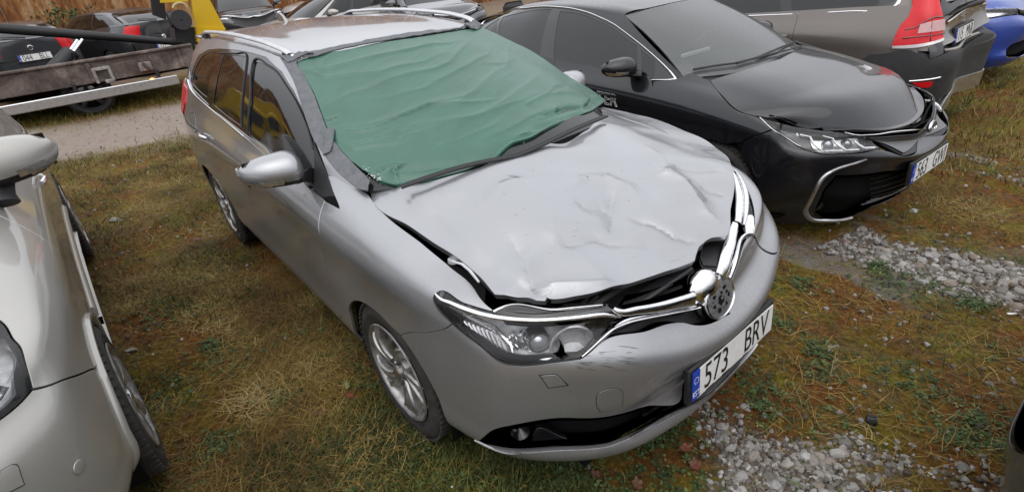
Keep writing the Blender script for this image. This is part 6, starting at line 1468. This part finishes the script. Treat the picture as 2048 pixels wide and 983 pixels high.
gnd = mk('ground', Vg, Fg, mg); tag(gnd, kind='structure', label='mossy yard ground with rusty soil, gravel and a dirt track')
set_attr(gnd, 'gravel', gr.ravel())
wob = .25 * fbm(X * 1.3, Y * 1.3, 3, 31)
tr = np.clip((X + 9.6 + wob) / .5, 0, 1) * np.clip((-6.3 + .10 * Y + wob - X) / .5, 0, 1); tr = np.maximum(tr, .55 * np.clip((-12.5 - X) / 1.5, 0, 1))
set_attr(gnd, 'track', tr.ravel())

# ---- vegetation as merged geometry
M_GRASS = veg_mat('grass blades', [(0, (.018, .026, .007)), (.35, (.058, .066, .014)), (.6, (.14, .125, .024)), (.8, (.26, .20, .05)), (1, (.34, .26, .11))])
M_STRAW = veg_mat('dead straw', [(0, (.05, .026, .010)), (.35, (.135, .078, .020)), (.7, (.27, .185, .052)), (1, (.40, .33, .155))])
def blades(name, label, xy, L, wid, lean, mat, tint, seed, segs=3, lift=.0, curl=.5, cat=None):
    r = np.random.default_rng(seed); n = len(xy); z = gh(xy[:, 0], xy[:, 1]) + .002
    th = r.uniform(0, 2 * PI, n); L = L * r.uniform(.5, 1.4, n); wd_ = wid * r.uniform(.6, 1.4, n)
    le = np.clip(lean + r.normal(0, .25, n), .02, 1.53)
    d = np.stack([np.cos(th), np.sin(th)], 1); sd = np.stack([-d[:, 1], d[:, 0]], 1)
    bend = r.normal(0, curl, n); V = []
    pos = np.stack([xy[:, 0], xy[:, 1], z], 1) + np.array([[0, 0, 1.0]]) * (lift * r.uniform(0, 1, n))[:, None]; cur = pos; ang = le.copy(); yaw = np.zeros(n)
    for k in range(segs + 1):
        w = wd_ * (1 - (k / segs)**2 * .85) * .5
        side = np.stack([sd[:, 0], sd[:, 1], np.zeros(n)], 1)
        V.append(cur - side * w[:, None]); V.append(cur + side * w[:, None])
        st = L / segs; dirv = np.stack([np.sin(ang) * (d[:, 0] * np.cos(yaw) + sd[:, 0] * np.sin(yaw)), np.sin(ang) * (d[:, 1] * np.cos(yaw) + sd[:, 1] * np.sin(yaw)), np.cos(ang)], 1)
        cur = cur + dirv * st[:, None]; ang = ang + (.5 / segs) * (1 + r.uniform(-.6, .6, n)) * np.where(le < 1.2, 1, .25); yaw = yaw + bend / segs
        cur[:, 2] = np.maximum(cur[:, 2], gh(cur[:, 0], cur[:, 1]) + .002)
    V = np.stack(V, 1).reshape(-1, 3); k2 = 2 * (segs + 1); b = np.arange(n)[:, None] * k2
    F = np.concatenate([np.stack([b[:, 0] + 2*k, b[:, 0] + 2*k + 1, b[:, 0] + 2*k + 3, b[:, 0] + 2*k + 2], 1) for k in range(segs)])
    me = bpy.data.meshes.new(name); me.vertices.add(len(V)); me.vertices.foreach_set('co', V.ravel())
    me.loops.add(F.size); me.loops.foreach_set('vertex_index', F.ravel().astype(np.int32)); me.polygons.add(len(F))
    me.polygons.foreach_set('loop_start', np.arange(0, F.size, 4, dtype=np.int32)); me.update(calc_edges=True); me.validate()
    me.materials.append(mat); o = bpy.data.objects.new(name, me); COL.objects.link(o)
    set_attr(o, 'tint', np.repeat(np.clip(tint + r.normal(0, .13, n), 0, 1), k2)); return tag(o, label, kind='stuff')
def scatter(n, x0, x1, y0, y1, seed, dens=None):
    r = np.random.default_rng(seed); P = np.stack([r.uniform(x0, x1, n), r.uniform(y0, y1, n)], 1)
    if dens is not None: P = P[r.uniform(0, 1, len(P)) < dens(P[:, 0], P[:, 1])]
    return P
def ngrav(x, y): return 1 - .9 * gmask(x, y, .05)
def offtrack(x, y): return 1 - np.clip((x + 9.6) / .4, 0, 1) * np.clip((-6.5 - x) / .4, 0, 1) * .97
# green grass close to the cars, dry grass between
def d_green(x, y): return np.clip(.30 + 1.3 * fbm(x * 1.7, y * 1.7, 3, 41), 0, 1) * ngrav(x, y)
xy = np.concatenate([scatter(24000, -2.6, 1.9, -1.95, -.6, 1, d_green), scatter(15000, -1, 2.6, -.9, 4.2, 2, lambda x, y: .55 * d_green(x, y)), scatter(30000, -7, -2.4, -2.1, -.4, 3, lambda x, y: .6 * d_green(x, y)), scatter(12000, -.3, 1.6, -1.5, -.5, 4)])
blades('green_grass', 'short green grass growing between the parked cars', xy, .060, .0042, .70, M_GRASS, np.clip(.30 + .25 * fbm(xy[:, 0] * 2.2, xy[:, 1] * 2.2, 2, 43), 0, 1), 5)
xy = np.concatenate([scatter(34000, -12.5, -6, -6, 5, 6, lambda x, y: offtrack(x, y)), scatter(26000, -6, 4, 3.5, 9, 7, lambda x, y: .8 * ngrav(x, y))])
blades('far_grass', 'yellow green grass beyond the track and behind the black saloon', xy, .09, .007, .6, M_GRASS, .55, 8, segs=2)
def d_straw(x, y): return np.clip(.45 + 1.5 * fbm(x * 1.3 + 7, y * 1.3, 3, 47), .08, 1) * ngrav(x, y)
xy = np.concatenate([scatter(48000, -2.8, 1.4, -1.95, -.65, 11, d_straw), scatter(30000, -6.8, -2.6, -2.1, -.4, 12, d_straw), scatter(36000, .0, 2.6, -.8, 3.8, 13, lambda x, y: .35 * d_straw(x, y)), scatter(16000, -.3, 1.3, 2.2, 5, 14, lambda x, y: .6 * d_straw(x, y))])
blades('dead_straw', 'dry straw lying flat over the moss', xy, .10, .0026, 1.38, M_STRAW, np.clip(.5 + .3 * fbm(xy[:, 0] * 3, xy[:, 1] * 3, 2, 51), 0, 1), 14, segs=4, lift=.012, curl=.9)
# small lobed leaves of clover and creeping weeds
def leaves(name, label, xy, s, tint, seed, mat=None, up=.02):
    r = np.random.default_rng(seed); n = len(xy); k = 3; V = []; F = []
    mat = mat or M_LEAF; th0 = r.uniform(0, 2 * PI, n); sz = s * r.uniform(.5, 1.3, n); z = gh(xy[:, 0], xy[:, 1]) + up * r.uniform(.2, 1, n)
    c = np.stack([xy[:, 0], xy[:, 1], z], 1); Vs = []
    for j in range(k):
        th = th0 + j * 2 * PI / 3 + r.normal(0, .25, n); d = np.stack([np.cos(th), np.sin(th), r.normal(.15, .3, n)], 1); q = np.stack([-np.sin(th), np.cos(th), r.normal(0, .3, n)], 1)
        S_ = sz[:, None]
        for a, b in ((0.1, 0), (.55, .38), (1, .20), (1.05, 0), (1, -.20), (.55, -.38)):
            Vs.append(c + d * a * S_ + q * b * S_ - np.array([[0, 0, 1.0]]) * (S_ * (a * a * .12 if a > .9 else 0)))
    V = np.stack(Vs, 1).reshape(-1, 3); b0 = np.arange(n) * (6 * k)
    F = np.concatenate([np.stack([b0 + j * 6 + i for i in (0, 1, 2, 3)], 1) for j in range(k)] + [np.stack([b0 + j * 6 + i for i in (0, 3, 4, 5)], 1) for j in range(k)])
    me = bpy.data.meshes.new(name); me.vertices.add(len(V)); me.vertices.foreach_set('co', V.ravel()); me.loops.add(F.size)
    me.loops.foreach_set('vertex_index', F.ravel().astype(np.int32)); me.polygons.add(len(F)); me.polygons.foreach_set('loop_start', np.arange(0, F.size, 4, dtype=np.int32))
    me.update(calc_edges=True); me.materials.append(mat); o = bpy.data.objects.new(name, me); COL.objects.link(o)
    set_attr(o, 'tint', np.repeat(np.clip(tint + r.normal(0, .2, n), 0, 1), 6 * k)); return tag(o, label, kind='stuff')
def d_leaf(x, y): return np.clip(-.05 + 2.2 * fbm(x * 2.6 + 3, y * 2.6, 3, 61), 0, 1) * ngrav(x, y)
clumps = wpoly([(640, 600), (610, 660), (690, 700), (560, 800), (1650, 740), (1820, 745), (1960, 850), (1920, 870), (1760, 530), (1880, 570), (1950, 600), (1530, 800), (1560, 640), (1600, 560), (330, 800), (420, 690), (900, 950), (1150, 960), (1060, 950), (1640, 690), (1780, 560), (1500, 745), (440, 900), (1300, 870), (1350, 850), (1340, 960)])
r_ = np.random.default_rng(77); cl = np.concatenate([c + r_.normal(0, 1, (90, 2)) * r_.uniform(.03, .075) * [1.2, 1] for c in clumps])
xy = np.concatenate([scatter(9000, -2.8, 2.2, -1.95, -.5, 15, d_leaf), scatter(9000, 0, 2.6, -.9, 4, 16, lambda x, y: .8 * d_leaf(x, y)), cl, scatter(2500, -.2, 1.5, -1.3, -.4, 17)])
leaves('weed_leaves', 'small clover and weed leaves in the moss', xy, .015, .42, 18)
xy = scatter(1500, -2.8, 2.2, -1.95, 3, 19); leaves('leaf_litter', 'brown bits of dead leaf on the ground', xy, .012, .5, 20, M_STRAW, .008)

# ---- stones
def rock(seed, sub=2):
    import bmesh
    bm = bmesh.new(); bmesh.ops.create_icosphere(bm, subdivisions=sub, radius=1.0); r = np.random.default_rng(seed)
    V = np.array([v.co[:] for v in bm.verts]); F = [[v.index for v in f.verts] for f in bm.faces]; bm.free()
    for k in range(9):
        n = r.normal(size=3); n /= np.linalg.norm(n); d = r.uniform(.55, .85); h = V @ n; V = V - np.outer(np.maximum(h - d, 0), n)
    V *= [1, r.uniform(.65, .9), r.uniform(.45, .7)]; V += .03 * r.normal(size=V.shape); return V, F
mst, tst, bst = new_mat('stone'); oi = tst.nodes.new('ShaderNodeObjectInfo')
sc_ = ramp(tst, oi.outputs['Random'], [(0, (.15, .135, .115)), (.3, (.26, .25, .235)), (.6, (.35, .34, .325)), (.8, (.23, .175, .135)), (1, (.48, .47, .45))])
nn_ = noise(tst, 60, 6, .7); tst.links.new(mixc(tst, 1.0, sc_, ramp(tst, nn_, [(.3, .55), (.7, 1.15)]), 'MULTIPLY'), bst.inputs['Base Color']); bst.inputs['Roughness'].default_value = .8; bump(tst, bst, nn_, .5, .004)
mst2, tst2, bst2 = new_mat('small stones'); nn_ = noise(tst2, 40, 6, .7); c_ = ramp(tst2, attr(tst2, 'tint'), [(0, (.08, .062, .045)), (.4, (.17, .15, .13)), (.75, (.27, .255, .235)), (1, (.42, .40, .38))])
tst2.links.new(mixc(tst2, 1.0, c_, ramp(tst2, nn_, [(.3, .6), (.7, 1.1)]), 'MULTIPLY'), bst2.inputs['Base Color']); bst2.inputs['Roughness'].default_value = .85
RM = []
for k in range(10):
    V, F = rock(100 + k); me = bpy.data.meshes.new('stone'); me.from_pydata(V.tolist(), [], F); me.materials.append(mst); RM.append(me)
rs = np.random.default_rng(55)
def poly_scatter(P, n, seed):
    r = np.random.default_rng(seed); lo, hi = P.min(0), P.max(0); Q = lo + (hi - lo) * r.uniform(0, 1, (n * 12, 2)); Q = Q[inside(P, Q)]; return Q[r.uniform(0, 1, len(Q)) < .06 + gmask(Q[:, 0], Q[:, 1])][:n]
big = []
for P, n, sd, lab, grp in ((GP1, 158, 71, 'grey stone in the gravel strip in front of the black saloon', 'stones of the gravel strip by the black saloon'),
                           (GP2, 100, 72, 'pale stone in the gravel patch below the crashed estate', 'stones of the gravel patch below the number plate'),
                           (GP3, 18, 73, 'small pale stone in the grass near the brown estate', 'stones near the brown estate')):
    for q in poly_scatter(P, n, sd): big.append((q[0], q[1], (.015 + .027 * rs.uniform(0, 1)**1.4) * (1.05 if P is GP1 else .85), lab, grp))
solo = [(230, 441, .050, 'flat brown stone lying by itself in the straw near the truck track'), (262, 703, .045, 'flat pale stone with a hollow beside the front wheel of the silver car'), (262, 618, .022, 'small pale stone in the grass beside the silver car sill'),
        (1662, 687, .020, 'brownish stone alone on the moss right of the plate'), (1494, 808, .026, 'pale stone nearest the right end of the number plate frame'), (1462, 930, .018, 'white pebble lowest below the front bumper'), (1538, 935, .016, 'whitish pebble beside the lowest white pebble'),
        (1680, 818, .018, 'oval white stone on rust brown moss'), (1724, 834, .017, 'pale stone touching the black plastic plug'), (1560, 818, .016, 'angular pale stone above the lower gravel patch'), (1760, 579, .016, 'round white stone alone between gravel strip and moss'), (1830, 412, .030, 'large pale stone near the corner of the black saloon'), (1684, 486, .030, 'large stone in shade under the black saloon bumper'), (1650, 480, .024, 'stone at the shaded left end of the gravel strip')]
def put_stone(x, y, s, lab, grp=None, flat=1.0):
    o = bpy.data.objects.new('stone', RM[rs.integers(0, 10)]); COL.objects.link(o); o.location = (x, y, float(gh(x, y)) + s * .20 * flat)
    o.rotation_euler = (rs.normal(0, .2), rs.normal(0, .2), rs.uniform(0, 6.28)); o.scale = (s, s, s * flat); tag(o, lab, 'stone', grp)
for x, y, s, lab, grp in big: put_stone(x, y, s, lab, grp)
for u, v, s, lab in solo: p = px_plane(u, v, 0); put_stone(p[0], p[1], s, lab, flat=.6 if s > .04 else 1)
# gravel too fine to count
V0, F0 = rock(500, 1); F0 = np.array(F0)
Q = np.concatenate([poly_scatter(GP1, 3000, 81), poly_scatter(GP2, 2600, 82), poly_scatter(GP3, 500, 83), scatter(900, -1, 2.6, -.8, 4.5, 84), scatter(500, -6.5, -1, -2, -.9, 85), scatter(700, -9.5, -6.3, -4, 4, 86), scatter(500, 1.0, 2.4, .0, 2.6, 87)])
sz = .004 + .016 * rs.uniform(0, 1, len(Q))**1.8; th = rs.uniform(0, 6.28, len(Q))
R = np.stack([np.cos(th), -np.sin(th), np.sin(th), np.cos(th)], 1).reshape(-1, 2, 2)
Vx = np.einsum('nij,vj->nvi', R, V0[:, :2]) * sz[:, None, None] + Q[:, None, :]; Vz = V0[None, :, 2] * sz[:, None] * 1.2 + gh(Q[:, 0], Q[:, 1])[:, None] + sz[:, None] * .3
V = np.concatenate([Vx, Vz[:, :, None]], 2).reshape(-1, 3); F = (F0[None] + (np.arange(len(Q)) * len(V0))[:, None, None]).reshape(-1, 3)
o = mk('gravel', V, F, mst2, smooth=False); tag(o, 'fine loose gravel spread over the yard', kind='stuff'); set_attr(o, 'tint', np.repeat(rs.uniform(0, 1, len(Q)), len(V0)))

# ---- fallen leaves and litter
def fallen_leaf(u, v, s, col, lab, rot=0, narrow=1.0, lobes=5, curl=.3):
    p = px_plane(u, v, .01); m = MB(); n = 26; V = [(0, 0, .004)]; 
    for k in range(n):
        a = 2 * PI * k / n; r = s * (.62 + .38 * abs(math.cos(a * lobes / 2))) * (1.0 if lobes > 1 else 1)
        x, y = r * math.cos(a), r * math.sin(a) * narrow; V.append((x, y, .004 + curl * (x * x + y * y) / s + .002 * math.sin(5 * a)))
    F = [[0, 1 + k, 1 + (k + 1) % n] for k in range(n)]
    m.add(V, F); m.tube([(-s * .5, 0, .004), (-s * 1.3, s * .1, .004)], .0012, 5); m.xf(Matrix.Translation((p[0], p[1], float(gh(p[0], p[1])) + .012)) @ Matrix.Rotation(rot, 4, 'Z'))
    mt = flat('leaf ' + lab[:12], col, .6, wear=.5, scale=80); o = m.build('fallen_leaf', mt); tag(o, lab, 'leaf', 'fallen leaves')
fallen_leaf(695, 772, .045, (.20, .20, .07), 'long pale green fallen leaf beside the front wheel', -.3, .28, 1)
fallen_leaf(700, 795, .030, (.17, .025, .02), 'dark red leaf just below the pale green leaf', .3, .5)
fallen_leaf(645, 830, .030, (.12, .025, .02), 'dull red leaf in the grass lower left of the front wheel', 1.0, .5)
fallen_leaf(1372, 890, .030, (.18, .055, .03), 'reddish brown leaf upper of the pair below the number plate', 1.2, .7)
fallen_leaf(1390, 925, .030, (.15, .045, .028), 'reddish brown leaf lower of the pair below the number plate', 2.2, .8)
fallen_leaf(1190, 945, .022, (.14, .06, .045), 'brown leaf right under the lowest edge of the bumper', .2, .8)
fallen_leaf(395, 480, .040, (.08, .035, .03), 'dark maroon leaf in the straw behind the rear wheel', .4, .6)
fallen_leaf(1275, 960, .03, (.14, .07, .04), 'curled tan leaf near the bottom edge of the gravel', 2.4, .7)
p = px_plane(1745, 833, .015); m = MB(); m.lathe([(-.018, 0), (-.018, .014), (-.012, .017), (.010, .017), (.010, .022), (.016, .022), (.016, 0)], 20, axis='x')
for k in range(8): a = 2 * PI * k / 8; m.box((-.001, .018 * math.cos(a), .018 * math.sin(a)), (.022, .004, .004))
m.xf(Matrix.Translation((p[0], p[1], float(gh(p[0], p[1])) + .018)) @ Matrix.Rotation(.5, 4, 'Z')); tag(m.build('plastic_plug', M_BLK), 'black ribbed plastic plug lying on the moss beside a pale stone', 'plug')
for u, v, lab in ((2028, 618, 'crumpled white litter at the edge of the gravel strip'), (906, 973, 'white scrap on the grass under the front bumper')):
    p = px_plane(u, v, .01); V, F = rock(int(u)); m = MB(); m.add(V * [.028, .014, .010] if u > 1000 else V * .010, F); m.xf(Matrix.Translation((p[0], p[1], float(gh(p[0], p[1])) + .012)) @ Matrix.Rotation(.8, 4, 'Z')); tag(m.build('litter', M_WHITE, smooth=False), lab, 'litter')

def weed(u, v, h, lab, seed, n=46):
    p = px_plane(u, v, -.05); r = np.random.default_rng(seed); W_ = thing('weed', lab, 'weed', Matrix.Translation((p[0], p[1], float(gh(p[0], p[1])))), 'weeds behind the brown estate'); V = []; F = []; m = MB()
    for k in range(9):
        d = r.normal(0, .45, 2) * h; L = [np.array([0, 0, 0]), np.array([d[0] * .4, d[1] * .4, h * .5]), np.array([d[0], d[1], h * r.uniform(.7, 1.1)])]; m.tube(L, [.004, .003, .001], 5)
        for j in range(n // 4):
            t = r.uniform(.25, 1); c = L[1] * (1 - abs(2 * t - 1)) + (L[2] if t > .5 else L[0]) * abs(2 * t - 1); a = r.uniform(0, 6.28); dr = np.array([math.cos(a), math.sin(a), r.uniform(-.2, .6)]); sd = np.array([-dr[1], dr[0], .1]); s_ = r.uniform(.02, .045)
            b = len(V); V += [c, c + dr * s_ * .5 + sd * s_ * .14, c + dr * s_, c + dr * s_ * .5 - sd * s_ * .14]; F.append([b, b + 1, b + 2, b + 3])
    m.build('stems', M_GREENST, W_, smooth=False); o = mk('foliage', V, F, M_LEAF, W_, smooth=False); set_attr(o, 'tint', np.repeat(r.uniform(.5, 1, len(F)), 4)); o['kind'] = 'stuff'
M_GREENST = flat('weed stem', (.10, .12, .04), .7)
weed(1870, 208, .20, 'pale green weed under the left end of the brown estate bumper', 1); weed(1935, 200, .24, 'tallest pale weed right of the silver bumper edge of the brown estate', 2); weed(1900, 225, .16, 'low weed between the two taller ones behind the brown estate', 3); weed(2005, 165, .15, 'small weed between the brown estate and the blue car', 4)
